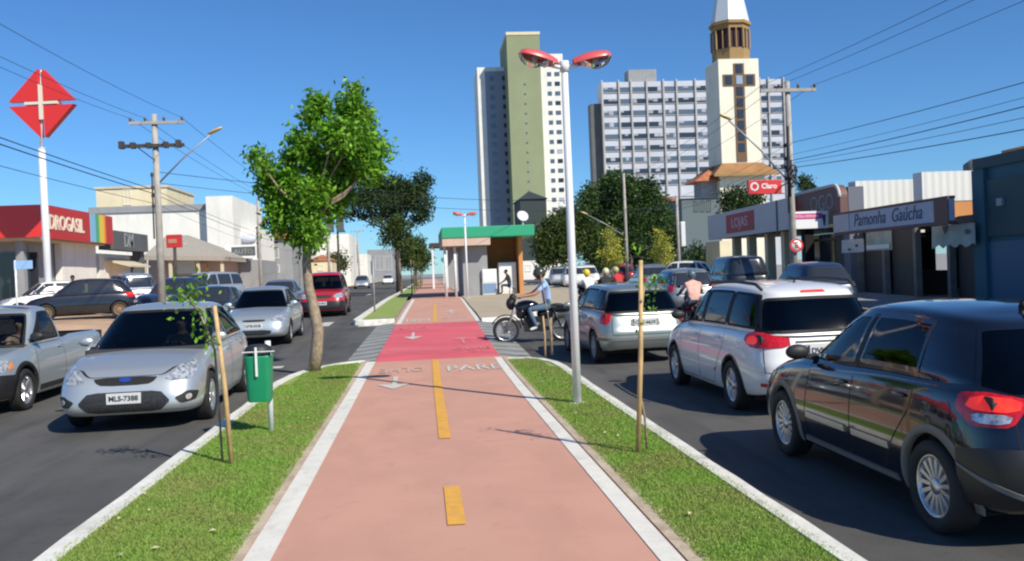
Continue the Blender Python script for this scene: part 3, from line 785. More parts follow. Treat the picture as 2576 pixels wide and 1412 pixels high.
# path
PZ = .08
path0 = lambda y: (-1.155+XS(y), 1.43+XS(y))
def rows(y0, y1, a, c, st=2.0):
    n = max(1, int((y1-y0)/st)); return [(y0+(y1-y0)*i/n, a+XS(y0+(y1-y0)*i/n), c+XS(y0+(y1-y0)*i/n)) for i in range(n+1)]
lay('cycle_path', 'path_salmon', rows(-4, 17.4, -1.27, 1.56), PZ)
lay('cycle_path', 'path_red', rows(17.4, 27.2, -1.0, 1.42), PZ)
lay('cycle_path', 'path_salmon', rows(27.2, 50, -1.1, 1.60), PZ+.004)
lay('edging', 'edging', rows(-4, 17.7, -1.27, -1.16), PZ+.008); lay('edging', 'edging', rows(-4, 17.1, 1.44, 1.57), PZ+.008)
lay('line_marking', 'white_paint', rows(-4, 17.5, -1.155, -.985), PZ+.006); lay('line_marking', 'white_paint', rows(-4, 17.2, 1.29, 1.425), PZ+.006)
lay('line_marking', 'white_paint', rows(27.4, 46, -1.0, -.86), PZ+.008); lay('line_marking', 'white_paint', rows(27.2, 46, 1.42, 1.55), PZ+.008)
for (a, c) in ((-2, -.3), (2.4, 4.2), (6.05, 7.15), (9.25, 17.3), (27.6, 40)):
    lay('line_marking', 'yellow_paint', rows(a, c, .10, .225), PZ+.007)
# raised crossing flanks
for (xa, xb, y0, y1) in ((-1.62, -1.0, 17.75, 28.0), (1.42, 2.06, 17.05, 27.4)):
    k = 0; y = y0
    while y < y1:
        w = .46; b = MB(); a0, a1 = xa+XS(y), xb+XS(y)
        zo, zi = (.012, PZ) if xa < 0 else (PZ, .012)
        b.quad((a0, y, TT(y)+zo), (a1, y, TT(y)+zi), (a1, y+w, TT(y+w)+zi), (a0, y+w, TT(y+w)+zo))
        o = b.build('crossing_stripe', 'zebra_white' if k % 2 == 0 else 'zebra_grey'); o['kind'] = 'structure'; y += w; k += 1
# lettering and arrows on the path
def flat_text(s, x, y, w, l, rot, mt, dz=PZ+.010):
    b = text_mb(s, 1.0, Matrix.Identity(4), 0, 0, bold=.012)
    xs_ = [v[0] for v in b.v]; ys_ = [v[1] for v in b.v]; cx, cy = (min(xs_)+max(xs_))/2, (min(ys_)+max(ys_))/2
    sx, sy = w/(max(xs_)-min(xs_)), l/(max(ys_)-min(ys_)); c, s_ = math.cos(rot), math.sin(rot)
    nv = []
    for v in b.v:
        a, d = (v[0]-cx)*sx, (v[1]-cy)*sy; X, Y = x+a*c-d*s_, y+a*s_+d*c
        nv.append((X, Y, TT(Y)+dz))
    b.v = nv; o = b.build('path_lettering', mt); o['kind'] = 'structure'; return o
def arrow(x, y, l, w, up, mt, dz=PZ+.010):
    s_ = 1 if up else -1; pts = [(-.07*w, -.5*l), (.07*w, -.5*l), (.07*w, .12*l), (.5*w, .12*l), (0, .5*l), (-.5*w, .12*l), (-.07*w, .12*l)]
    pts = [(x+a*(1 if up else 1), y+c*s_) for a, c in pts]
    if not up: pts = pts[::-1]
    b = MB(); b.add([(a, c, TT(c)+dz) for a, c in pts], [(0, 1, 2, 6), (2, 3, 4), (2, 4, 6), (6, 4, 5)]); o = b.build('arrow_marking', mt); o['kind'] = 'structure'
flat_text('PARE', .84, 15.75, .95, .75, 0, 'worn_white')
flat_text('OLHE', -.42, 15.85, .78, .60, PI, 'faint_white')
arrow(-.50, 14.2, 1.5, .55, False, 'worn_white')
arrow(-.30, 23.0, 2.0, .50, False, 'worn_white'); arrow(.88, 21.2, 1.7, .46, True, 'faint_red')
flat_text('OLHE', .98, 19.2, .8, .55, 0, 'faint_red'); flat_text('OLHE', -.3, 25.6, .8, .6, PI, 'faint_red')
flat_text('PARE', -.25, 28.9, .85, 1.1, PI, 'worn_white'); flat_text('OLHE', .98, 29.6, .8, 1.0, 0, 'faint_white'); arrow(1.0, 33.0, 2.2, .45, True, 'worn_white')
# far left island with its thick white kerb
fk = [(-2.30, 29.2)]+line(-2.30, 29.4, -1.75, 62, 2)+[(-1.6, 64)]
kerb('kerb', [(-.95, 29.0), (-1.9, 29.0), (-2.2, 29.1), (-2.32, 29.5)]+line(-2.30, 30, -1.7, 62, 2)+line(-1.7, 62, -.6, 200, 8), -.28, .16)
lay('lawn', 'turf', [(29.9, -2.1, -.95), (50, -1.75, -.80), (62, -1.5, -.6), (200, -.35, .2)], .13)
# plaza on the right with pale paving
lay('plaza', 'plaza', [(27.6, 1.72, 2.2), (28.6, 1.75, 3.1), (31, 1.8, 4.3), (36, 1.85, 6.6), (42, 1.95, 7.9), (50, 2.05, 8.5), (140, 2.6, 10)], .13)
lay('plaza', 'path_salmon', [(50, -.9, 2.05), (200, .2, 3)], .10)
kerb('kerb', [(1.75, 27.3), (2.3, 27.4), (3.3, 28.4), (4.5, 30.6), (6.8, 35.6), (8.1, 41.6), (8.7, 50), (10.2, 130)], .25, .16)
# give way dashes on the side streets
for x in (-8.3, -7.3, -6.3, -5.3, -4.3, -3.3):
    b = MB(); b.quad((x, 17.9, TT(17.9)+.005), (x+.5, 17.9, TT(17.9)+.005), (x+.5, 18.25, TT(18.2)+.005), (x, 18.25, TT(18.2)+.005)); o = b.build('line_marking', 'worn_white'); o['kind'] = 'structure'
for (x, y, w, l) in ((-5.6, 29.4, .5, 2.4), (-3.4, 29.2, .35, 2.0), (-4.4, 36, .35, 3.0), (-4.2, 46, .3, 4), (-4.0, 62, .3, 5)):
    b = MB(); b.quad((x, y, TT(y)+.005), (x+w, y, TT(y)+.005), (x+w, y+l, TT(y+l)+.005), (x, y+l, TT(y+l)+.005)); o = b.build('line_marking', 'worn_white'); o['kind'] = 'structure'
# turf blades: many short leaves, one mass of ground cover
def blades(name, n, regions, hh=.022):
    tot = sum(r[4] for r in regions); V = []; Fc = []
    for (x0, x1, y0, y1, wgt) in regions:
        k = int(n*wgt/tot)
        X = RNG.uniform(x0, x1, k); Y = y0+(y1-y0)*RNG.uniform(0, 1, k)**1.5; A = RNG.uniform(0, 2*PI, k); Hh = hh*RNG.uniform(.5, 1.4, k); W = RNG.uniform(.003, .006, k)*(1+Y*.10); ln = RNG.uniform(-.02, .02, (k, 2))
        Z = T(Y)+.083; dx = np.cos(A)*W; dy = np.sin(A)*W
        V.append(np.stack([np.stack([X-dx, Y-dy, Z], -1), np.stack([X+dx, Y+dy, Z], -1), np.stack([X+ln[:, 0], Y+ln[:, 1], Z+Hh], -1)], 1).reshape(-1, 3))
    V = np.concatenate(V); me = bpy.data.meshes.new(name); k = len(V)//3
    me.vertices.add(len(V)); me.vertices.foreach_set('co', V.ravel()); me.loops.add(3*k); me.loops.foreach_set('vertex_index', np.arange(3*k)); me.polygons.add(k)
    me.polygons.foreach_set('loop_start', np.arange(k)*3); me.update(calc_edges=True); me.materials.append(M['blade'])
    o = bpy.data.objects.new(name, me); COL.objects.link(o); o['kind'] = 'stuff'; o['label'] = 'short green turf covering the strips beside the red cycle path'; o['category'] = 'grass'
blades('grass', 170000, [(-2.39, -1.22, 4, 14.6, 5), (-2.15, -1.22, 14.6, 17.2, .8), (1.52, 2.31, 3.6, 15.2, 4), (1.52, 2.1, 15.2, 16.6, .4)])
lf = MB()
for _ in range(34):
    s_ = random.random() < .5; x = random.uniform(-2.3, -1.3) if s_ else random.uniform(1.6, 2.25); y = random.uniform(4.5, 15); a = random.uniform(0, 6.3); r_ = random.uniform(.014, .03)
    z = TT(y)+.115; c, d = math.cos(a)*r_, math.sin(a)*r_
    lf.quad((x-c, y-d, z), (x+d*.6, y-c*.6, z+.008), (x+c, y+d, z+.003), (x-d*.6, y+c*.6, z+.012))
o = lf.build('fallen_leaves', 'leaf_fallen'); tag(o, 'pale dry leaves scattered over the green turf strips', 'leaves', None, 'stuff')
# ------------------------------------------------------------------ trees and plants
def crown(name, parent, blobs, n, size, mt, seed=1, hollow=.35):
    "leaf clumps: blobs of (centre, radii) filled with small folded leaves gathered in sprays"
    rg = np.random.default_rng(seed); vol = np.array([r[0]*r[1]*r[2] for c, r in blobs])**.62; vol /= vol.sum()
    V = []
    for (c, r), w in zip(blobs, vol):
        k = max(6, int(n*w)); ns = max(3, k//7)
        d = rg.normal(size=(ns, 3)); d /= np.linalg.norm(d, axis=1)[:, None]
        rad = (hollow+(1-hollow)*rg.uniform(0, 1, ns)**.7)[:, None]*rg.uniform(.82, 1.12, (ns, 1))
        sc = np.array(c)+d*rad*np.array(r)
        idx = rg.integers(0, ns, k); p = sc[idx]+rg.normal(size=(k, 3))*size*1.0
        # each leaf: a folded rhombus hanging outward
        ax = d[idx]+rg.normal(size=(k, 3))*.8; ax[:, 2] -= .25; ax /= np.linalg.norm(ax, axis=1)[:, None]
        sd_ = np.cross(ax, rg.normal(size=(k, 3))); sd_ /= np.linalg.norm(sd_, axis=1)[:, None]
        up = np.cross(sd_, ax); L = size*rg.uniform(.7, 1.35, (k, 1)); W = L*.42
        a = p-ax*L*.5; b_ = p+sd_*W*.6+up*L*.08; c_ = p+ax*L*.55; e = p-sd_*W*.6+up*L*.08
        V.append(np.stack([a, b_, c_, e], 1).reshape(-1, 3))
    V = np.concatenate(V); k = len(V)//4
    if parent is not None: V = V-np.array(parent.location)
    me = bpy.data.meshes.new(name); me.vertices.add(len(V)); me.vertices.foreach_set('co', V.ravel()); me.loops.add(4*k); me.loops.foreach_set('vertex_index', np.arange(4*k))
    me.polygons.add(k); me.polygons.foreach_set('loop_start', np.arange(k)*4); me.update(calc_edges=True); me.materials.append(M[mt])
    o = bpy.data.objects.new(name, me); COL.objects.link(o); o.parent = parent; return o
def px_blobs(lst, Y, depth=.85, zj=0.35, seed=3):
    "lst of (x px, y px, rx px, ry px): clump silhouettes, each given its own distance around Y"
    rg = random.Random(seed); out = []
    for q in lst:
        x, y, rx = q[:3]; ry = q[3] if len(q) > 3 else rx; yo = q[4] if len(q) > 4 else rg.uniform(-1, 1)*zj
        k = (Y+yo)/F_PX; c = at(x, y, Y+yo); out.append(((c.x, c.y, c.z), (rx*k, rx*k*depth, ry*k)))
    return out
def limbs(mb, base, blobs, r0, seed=2, n=None, mi=0, fork=.35):
    rg = random.Random(seed); b0 = Vector(base)
    for c, r in (blobs if n is None else blobs[:n]):
        c = Vector(c); d = c-b0; mid = b0+d*.5+Vector((rg.uniform(-.1, .1), rg.uniform(-.1, .1), rg.uniform(-.06, .1)))*d.length*.6
        q = [b0, b0.lerp(mid, .5)+Vector((0, 0, d.length*.04)), mid, mid.lerp(c, .6), c]
        mb.tube(q, [r0, r0*.8, r0*.55, r0*.35, r0*.12], 7, mi)
def tree(name, label, base, trunk_pts, trunk_r, blobs, leafmat, barkmat, n, size, lr, seed, group=None, fork_i=-1, nl=None):
    t = thing(name, label, 'tree', base, 0, group)
    b = MB(); b.tube(trunk_pts, trunk_r, 12)
    limbs(b, trunk_pts[fork_i], blobs, lr, seed, nl); b.build('trunk', barkmat, t)
    crown('crown', t, blobs, n, size, leafmat, seed); return t
# the young street tree in the left turf strip
Yt = 16.35
fg = [(887, 240, 22, 40), (872, 292, 34, 38), (905, 300, 38, 40), (800, 262, 30, 26), (785, 300, 30, 32), (838, 340, 36, 36), (885, 355, 52, 46), (938, 370, 26, 34), (966, 378, 18, 22), (930, 425, 36, 34), (880, 430, 40, 38),
      (742, 348, 22, 26), (733, 402, 24, 34), (775, 380, 36, 40), (815, 425, 44, 44), (646, 398, 22, 26), (668, 428, 24, 28), (678, 470, 30, 32), (725, 450, 34, 40), (700, 520, 36, 34), (745, 510, 38, 42), (790, 490, 44, 44), (850, 490, 36, 36),
      (700, 560, 32, 24), (770, 560, 36, 36), (800, 590, 26, 24), (745, 590, 26, 26), (775, 622, 20, 26), (830, 530, 30, 22)]
tb = px_blobs([(x, y, max(8, rx-12), max(9, ry-10)) for x, y, rx, ry in fg], Yt, .95, .40)
bp = gt(790, 935, .08); P_ = lambda x, y, yy=Yt: tuple(at(x, y, yy))
tp = [(at(790, 938, bp.y).x, bp.y, bp.z), P_(797, 880, bp.y), P_(800, 830), P_(788, 770), P_(776, 720), P_(771, 660), P_(775, 610), P_(782, 560)]
t = tree('street_tree', 'young bright green tree with a slender leaning trunk in the left turf strip', (bp.x, bp.y, bp.z-.02), tp, [.115, .105, .10, .095, .085, .08, .07, .05], tb, 'leaf_bright', 'bark', 19000, .105, .04, 5)
# big dark tree farther up the median
Y2 = 66
ft = [(935, 475, 40, 26), (975, 470, 50, 30), (1010, 480, 45, 30), (1065, 452, 24, 22), (1050, 478, 34, 26), (905, 502, 34, 22), (950, 508, 60, 24), (1010, 512, 56, 24), (1060, 515, 34, 28), (878, 538, 26, 9), (930, 540, 32, 10), (1062, 545, 24, 9), (1045, 556, 16, 7), (985, 545, 34, 12)]
bl = px_blobs(ft, Y2, 1.0, 1.5)
bx = at(1003, 700, Y2)
tree('dark_tree', 'dark flat-topped tree in the median beyond the crossing, behind the young tree', (bx.x, Y2, TT(Y2)), [(bx.x, Y2, TT(Y2)), tuple(at(1001, 650, Y2)), tuple(at(998, 600, Y2)), tuple(at(990, 560, Y2))], [.22, .18, .16, .12], bl, 'leaf_dark', 'bark_dark', 15000, .20, .1, 8, fork_i=-2)
tree('street_tree', 'small light green tree in front of the dark median tree', (at(1010, 720, 60).x, 60, TT(60)), [(at(1010, 720, 60).x, 60, TT(60)), tuple(at(1004, 650, 60)), tuple(at(1000, 600, 60))], [.09, .07, .04], px_blobs([(1000, 575, 40, 26), (985, 600, 34, 24), (1015, 610, 30, 24), (1000, 560, 22, 16), (948, 560, 14, 10)], 60, 1, .6), 'leaf_olive', 'bark', 3500, .17, .03, 9)
tree('round_tree', 'round green tree in the median left of the kiosk', (at(1045, 700, 90).x, 90, .46), [(at(1045, 700, 90).x, 90, .46), tuple(at(1044, 650, 90))], [.25, .16], px_blobs([(1040, 640, 36, 30), (1062, 650, 26, 28), (1020, 650, 24, 26), (1045, 612, 26, 14)], 90, 1, 1.5), 'leaf_olive', 'bark_dark', 5000, .26, .1, 10)
# the clump of big trees on the square to the right
def bigtree(label, px, pyb, Y, blobs, mt, n, seed, rr=.3, name='broad_tree', size=.30):
    b = at(px, 700, Y)
    tree(name, label, (b.x, Y, .46), [(b.x, Y, .4), tuple(at(px-3, (pyb+700)/2, Y)), tuple(at(px, pyb, Y))], [rr, rr*.8, rr*.6], px_blobs(blobs, Y, 1.0, 2.0, seed), mt, 'bark_dark', n, size, rr*.35, seed, 'trees on the square')
bigtree('broad dark tree with a domed crown at the left of the grey apartment slab', 1560, 600, 84, [(1560, 470, 52, 34), (1520, 500, 60, 42), (1600, 500, 60, 44), (1560, 540, 70, 46), (1640, 545, 46, 46), (1500, 555, 52, 44), (1590, 590, 56, 40), (1660, 600, 34, 40), (1625, 470, 30, 20), (1545, 456, 42, 20), (1480, 500, 36, 34), (1645, 505, 38, 36), (1672, 560, 30, 40), (1580, 560, 70, 50)], 'leaf_mid', 22000, 21)
bigtree('lower olive tree overlapping the front of the dark domed tree, right of the kiosk', 1440, 640, 70, [(1440, 545, 48, 34), (1400, 575, 46, 36), (1370, 605, 34, 36), (1460, 590, 56, 44), (1410, 630, 50, 36), (1370, 650, 28, 26), (1500, 630, 46, 38)], 'leaf_olive', 13000, 22, .22, size=.24)
bigtree('shaded tree under the domed tree beside the twin street lamps', 1590, 650, 76, [(1560, 620, 50, 40), (1620, 640, 44, 36), (1520, 660, 34, 24), (1660, 650, 36, 34), (1690, 600, 22, 40)], 'leaf_dark', 7000, 23, .2)
bigtree('dark tree in front of the church nave', 1760, 660, 88, [(1750, 650, 34, 34), (1790, 660, 26, 26), (1725, 670, 20, 20)], 'leaf_dark', 3500, 24, .2)
bigtree('dark tree showing above the long grey shop sign, left of the red square sign', 1850, 520, 62, [(1850, 500, 46, 26), (1890, 500, 34, 22), (1870, 530, 50, 26), (1830, 520, 20, 20)], 'leaf_dark', 4500, 25, .2, size=.22)
bigtree('small dark treetop above the brown shop sign', 2024, 480, 50, [(2022, 462, 14, 16), (2035, 472, 12, 12)], 'leaf_dark', 900, 26, .1, 'treetop_tree', .16)
for i, (px, Y, col, lb) in enumerate(((1540, 52, 'leaf_yellow', 'yellow-flowering shrub tree behind the rider helmets, left of the pair'), (1665, 56, 'leaf_yellow', 'yellow-flowering shrub tree below the grey apartment slab, right of the pair'))):
    b = at(px, 690, Y)
    tree('flowering_tree', lb, (b.x, Y, .45), [(b.x, Y, .45), tuple(at(px+2, 660, Y)), tuple(at(px, 640, Y))], [.07, .05, .03], px_blobs([(px-8, 590, 14, 18), (px+8, 615, 18, 20), (px-14, 635, 18, 18), (px+14, 645, 20, 18), (px, 660, 22, 16)], Y, 1, .5, 40+i), col, 'bark', 1300, .15, .02, 30+i, 'flowering shrub trees')
# staked saplings
def stake(p0, p1, r=.022): b = MB(); b.tube([p0, Vector(p0).lerp(Vector(p1), .5)+Vector((.012, 0, 0)), p1], [r, r*.95, r*.8], 8); return b
def sapling(label, base, pole_top, stem, tufts, n, mt='leaf_bright', size=.07, r=.024, seed=50, extra=None):
    t = thing('sapling', label, 'sapling', tuple(base), 0, 'staked saplings')
    stake(base, pole_top, r).build('stake', 'bamboo', t)
    b = MB(); b.tube(stem, [.011]*len(stem), 6)
    if extra: b.tube(extra, [.03, .028], 6)
    b.build('stem', 'bark', t)
    crown('foliage', t, tufts, n, size, mt, seed, .1); return t
b0 = gt(583, 1170, .08); Y = b0.y
sapling('wilting sapling tied to a bamboo stake in front of the silver hatchback', b0, at(540, 770, Y), [at(560, 1168, Y+.1), at(548, 980, Y+.1), at(540, 880, Y+.1), at(500, 780, Y+.1), at(455, 740, Y+.1)],
        px_blobs([(445, 738, 26, 9), (480, 745, 30, 10), (505, 720, 14, 22), (500, 795, 16, 14), (512, 830, 14, 12), (526, 850, 14, 12), (455, 765, 5, 14)], Y, .9, .06), 150, seed=51, size=.06)
b0 = gt(1605, 1142, .08); Y = b0.y
sapling('thin sapling tied to a tall bamboo stake right of the white lamp post', b0, at(1612, 655, Y), [at(1628, 1130, Y+.05), at(1622, 1050, Y+.05), at(1612, 1000, Y+.05), at(1612, 800, Y+.05), at(1620, 720, Y)],
        px_blobs([(1612, 634, 12, 7), (1640, 708, 20, 7), (1665, 716, 18, 8), (1620, 730, 10, 10), (1632, 765, 8, 20), (1626, 820, 5, 26)], Y, .9, .05), 85, seed=52, size=.045)
b0 = gt(1372, 898, .08); Y = b0.y
sapling('short staked sapling with a mossy trunk at the tip of the right turf strip', b0, at(1366, 795, Y), [at(1388, 892, Y), at(1386, 840, Y), at(1378, 790, Y), at(1365, 720, Y), at(1360, 690, Y)],
        px_blobs([(1358, 680, 12, 12), (1366, 660, 9, 12)], Y, .9, .05), 22, 'leaf_olive', .05, .02, 53, [at(1388, 893, Y+.1), at(1385, 800, Y+.1)])
for i in range(7):
    Y = 52+i*7.0; x = -1.15+XS(Y)-.0; z = TT(Y)+.12
    t = thing('sapling', ('nearest', 'second', 'third', 'fourth', 'fifth', 'sixth', 'farthest')[i]+' of the thin saplings along the far median strip', 'sapling', (x, Y, z), 0, 'far median saplings')
    b = MB(); b.tube([(x, Y, z), (x+.03, Y, z+1.3), (x, Y, z+2.1)], [.035, .03, .02], 6); b.build('stem', 'bark', t)
    crown('foliage', t, [((x, Y, z+2.1), (.3, .3, .4)), ((x+.15, Y, z+1.7), (.25, .25, .25))], 130, .14, 'leaf_olive', 60+i, .1)
# ------------------------------------------------------------------ street furniture
def lamp_head(parent, hinge, out, tilt, L=.50, two=True):
    "oval street lantern: red shell, clear bowl underneath; hinge = inner end, out = horizontal direction"
    out = Vector(out).normalized(); ax = (out*math.cos(tilt)+Vector((0, 0, 1))*math.sin(tilt)).normalized(); side = Vector((0, 0, 1)).cross(out).normalized(); up = ax.cross(side)*-1
    if up.z < 0: up = -up
    mx = Matrix((ax, side, up)).transposed().to_4x4(); mx.translation = Vector(hinge)
    n = 18; b = MB(); k = 12; rings = []
    def half(u):   # half width and height along the head
        w = .15*L/.5*(math.sin(PI*min(1, u*.62+.22))**.8)*(1-.55*max(0, u-.8)*5*max(0, u-.8)*2)
        return max(.03, w)
    vs = []; fs = []
    for i in range(k+1):
        u = i/k; w = half(u)*(math.sqrt(max(0, 1-((u-.9)/.1)**2)) if u > .9 else 1); w = max(w, .002); h = w*.75
        for j in range(n+1):
            a = PI*j/n; vs.append(mx @ Vector((u*L, w*math.cos(a), h*math.sin(a))))
    for i in range(k):
        for j in range(n): q = i*(n+1)+j; fs.append((q, q+1, q+n+2, q+n+1))
    b.add(vs, fs, 0, True); b.build('lamp_shell', 'lamp_shell', parent)
    b = MB(); vs = []; fs = []
    for i in range(k+1):
        u = .24+.74*i/k; w = half(u)*.93*(math.sqrt(max(0, 1-((u-.9)/.1)**2)) if u > .9 else 1); w = max(w, .002); h = .115*L/.5*math.sin(PI*i/k)**.6
        for j in range(n+1):
            a = -PI*j/n; vs.append(mx @ Vector((u*L, w*math.cos(a), h*math.sin(a))))
    fs = []
    for i in range(k):
        for j in range(n): q = i*(n+1)+j; fs.append((q, q+1, q+n+2, q+n+1))
    b.add(vs, fs, 0, True); b.build('lamp_glass', 'lens', parent)
    b = MB(); b.ell(mx @ Vector((L*.55, 0, .0)), (.035, .035, .05)); b.box(L*.2, L*.28, -.06, .06, -.05, .04, 0, mx); b.build('lamp_bulb', 'metal_white', parent)
def double_lamp(label, x, y, z, H, lean=0.0, group=None):
    t = thing('double_street_lamp', label, 'street lamp', (x, y, z-.02), 0, group)
    b = MB(); b.tube([(x, y, z-.05), (x, y, z+H*.5), (x, y, z+H)], [.055, .05, .042], 20); b.lathe([(.10, 0), (.10, .012), (.06, .016)], Matrix.Translation((x, y, z)), 16); b.build('pole', 'metal_white', t)
    b = MB(); zt_ = z+H-.06
    for s_ in (-1, 1): b.tube([(x, y, zt_), (x+s_*.08, y, zt_+.0), (x+s_*.16, y, zt_+.02)], .026, 10)
    b.tube([(x, y, z+H-.12), (x, y, z+H+.01)], [.06, .06], 14); b.build('bracket', 'metal_white', t)
    lamp_head(t, (x-.12, y, zt_+.02), (-1, -.25, 0), math.radians(15)); lamp_head(t, (x+.12, y, zt_+.02), (1, -.12, 0), math.radians(11)); return t
lb = gt(1453, 1015, .08)
double_lamp('tall white lamp post with two red lanterns in the right turf strip', lb.x, lb.y, TT(lb.y)+.08, 4.28)
l2 = gt(1178, 749, .13); Y = l2.y
double_lamp('farther white lamp post with two small red lanterns in front of the kiosk', at(1175, 700, Y).x, Y, TT(Y)+.13, at(1175, 540, Y).z-TT(Y)-.13)
# litter bin
bb = gt(683, 1085, .08); x, y, z = bb.x, bb.y, TT(bb.y)+.08
t = thing('litter_bin', 'green litter bin on a white post in the left turf strip', 'litter bin', (x, y, z))
b = MB(); b.tube([(x, y, z-.03), (x, y, z+1.02)], [.032, .032], 12); b.build('post', 'metal_white', t)
b = MB(); cx = x-.09; cy = y-.09; z0 = z+.36; z1 = z+.87; n = 28; vs = []
for (zz, rx, ry) in ((z0, .12, .11), (z0+.03, .13, .12), (z1-.02, .148, .135), (z1, .152, .14), (z1, .14, .128), (z0+.06, .12, .11)):
    for j in range(n): a = 2*PI*j/n; c, s_ = math.cos(a), math.sin(a); vs.append((cx+rx*math.copysign(abs(c)**.45, c), cy+ry*math.copysign(abs(s_)**.45, s_), zz))
b.add(vs, [(i*n+j, i*n+(j+1) % n, (i+1)*n+(j+1) % n, (i+1)*n+j) for i in range(5) for j in range(n)], 0, True); b.add(vs[:n], [tuple(range(n))[::-1]], 0); b.add(vs[-n:], [tuple(range(n))], 1); b.build('bin_body', ['bin_green', 'black_plastic'], t)
b = MB(); b.box(cx-.012, cx+.012, cy-.166, cy-.15, z1-.22, z1+.10)
b.box(cx-.15, cx+.2, cy-.158, cy-.146, z1+.045, z1+.055); b.build('bracket_bar', 'metal_white', t)
b = MB(); vs = []
for (zz, rx, ry) in ((z1+.03, .15, .14), (z1+.09, .14, .13), (z1+.12, .09, .085)):
    for j in range(n): a = 2*PI*j/n; vs.append((cx+rx*math.cos(a), cy+ry*math.sin(a), zz))
b.add(vs, [(i*n+j, i*n+(j+1) % n, (i+1)*n+(j+1) % n, (i+1)*n+j) for i in range(2) for j in range(n)], 0, True); b.add(vs[-n:], [tuple(range(n))], 0)
for a in (.6, 2.4, 4.0, 5.3): b.box(cx+.13*math.cos(a)-.012, cx+.13*math.cos(a)+.012, cy+.12*math.sin(a)-.01, cy+.13*math.sin(a)+.01, z1-.02, z1+.05)
b.build('bin_lid', 'black_plastic', t)
# utility poles
def insul(mb, x, y, z, s=1.0, mi=1): mb.lathe([(.02*s, 0), (.055*s, .02*s), (.03*s, .05*s), (.06*s, .075*s), (.035*s, .11*s), (.045*s, .14*s), (.001, .16*s)], Matrix.Translation((x, y, z)), 8, mi)
def utility_pole(label, x, y, H, arms=True, arm_rot=0, lamp=None, gear=True, r=(.15, .10), box=False, group='utility poles', mt='concrete'):
    z = TT(y)+.13; t = thing('utility_pole', label, 'utility pole', (x, y, z), 0, group)
    b = MB(); b.tube([(x, y, z-.1), (x, y, z+H*.5), (x, y, z+H)], [r[0], (r[0]+r[1])/2, r[1]], 10); b.build('pole', mt, t)
    if arms:
        b = MB(); b.box(x-arms[0], x+arms[1], y-.16, y-.07, z+H-.38, z+H-.27)
        for q in (-.96, -.35, .35, .96): insul(b, x+(arms[0] if q < 0 else arms[1])*q, y-.115, z+H-.27)
        b.build('crossarm', ['concrete', 'ceramic'], t)
        if gear:
            b = MB(); b.box(x-1.25, x+1.05, y-.2, y-.08, z+H-1.22, z+H-1.10, 0)
            for q in (-1.15, -.75, -.2, .4, .85): b.box(x+q-.08, x+q+.08, y-.26, y-.02, z+H-1.25, z+H-1.02+.04*math.sin(q*9), 0)
            b.tube([(x-.6, y-.14, z+H-1.2), (x, y-.16, z+H-1.7)], .02, 6); b.build('lower_crossarm', 'wood_dark', t)
    b = MB()
    for q in (.55, .60, .64, .70): b.box(x-r[0]-.06, x-r[0]*.4, y-.05, y+.05, z+H*q, z+H*q+.12)
    b.tube([(x-r[0]-.01, y-.1, z+H*.40), (x-r[0]+.01, y-.1, z+H*.72)], .03, 6)
    b.build('cable_bracket', 'wood_dark', t)
    if lamp:
        (dx, dz, z0, Lh) = lamp; b = MB(); p0 = Vector((x, y, z+z0)); p1 = Vector((x+dx, y-.3, z+z0+dz))
        b.tube([p0, p0.lerp(p1, .5)+Vector((-.0, 0, .05*dz)), p1], [.035, .03, .025], 8); b.build('lamp_arm', 'metal_grey', t)
        d = (p1-p0).normalized(); b = MB(); mx = Vector((d.x, d.y, 0)).to_track_quat('X', 'Z').to_matrix().to_4x4()
        mm = Matrix.Translation(p1+d*Lh*.4) @ mx @ Matrix.Rotation(-math.radians(22), 4, 'Y'); b.ell((0, 0, 0), (Lh*.62, Lh*.22, Lh*.13)); b.v = [tuple(mm @ Vector(v)) for v in b.v]
        b.build('lamp_head', 'yellow_lamp', t)
    if box: b = MB(); b.box(x+.15, x+.42, y-.2, y+.15, z+H*.42, z+H*.70); b.build('meter_box', 'metal_white', t, bevel=.03)
    return t
mat('yellow_lamp', (.62, .48, .22), .4, .2)
Yl = 34.; pl = at(400, 560, Yl); HL = at(385, 288, Yl).z-TT(Yl)-.13
xl = at(397, 500, Yl).x
p = at(545, 338, Yl-.3); q0 = at(412, 465, Yl)
utility_pole('concrete utility pole with two crossarms and a long lamp arm, left of the young tree', xl, Yl, HL, (.85, 1.05), lamp=(p.x-xl-.2, p.z-q0.z, q0.z-TT(Yl)-.13, .5))
Yr = 29.6; xr = at(1990, 480, Yr).x; HR = at(1972, 205, Yr).z-TT(Yr)-.13
p = at(1822, 302, Yr-.3); q0 = at(1930, 395, Yr)
utility_pole('concrete utility pole beside the red square sign, carrying a no-parking disc', xr, Yr, HR, (1.0, .95), lamp=(p.x-xr+.15, (p.z-q0.z)*1.75, q0.z-TT(Yr)-.13-.95*1.0, .42), gear=False, r=(.14, .085))
# tangle of gear on the right pole
b = MB(); z_ = at(1985, 430, Yr).z
for k in range(5):
    a0 = k*1.1; b.tube([(xr+.14*math.cos(a)*(1+.3*k/5), Yr-.12+.1*math.sin(a), z_+.1*k-.35+.12*math.sin(a*2+a0)) for a in np.linspace(0, 2*PI, 14)], .03, 6)
b.box(xr-.16, xr-.02, Yr-.2, Yr-.05, z_-.25, z_+.35); b.tube([(xr-.1, Yr-.14, z_-.9), (xr-.1, Yr-.14, z_+1.5)], .05, 6)
tag(b.build('cable_coil', 'wire'), 'black coiled cables strapped high on the right utility pole', 'cable')
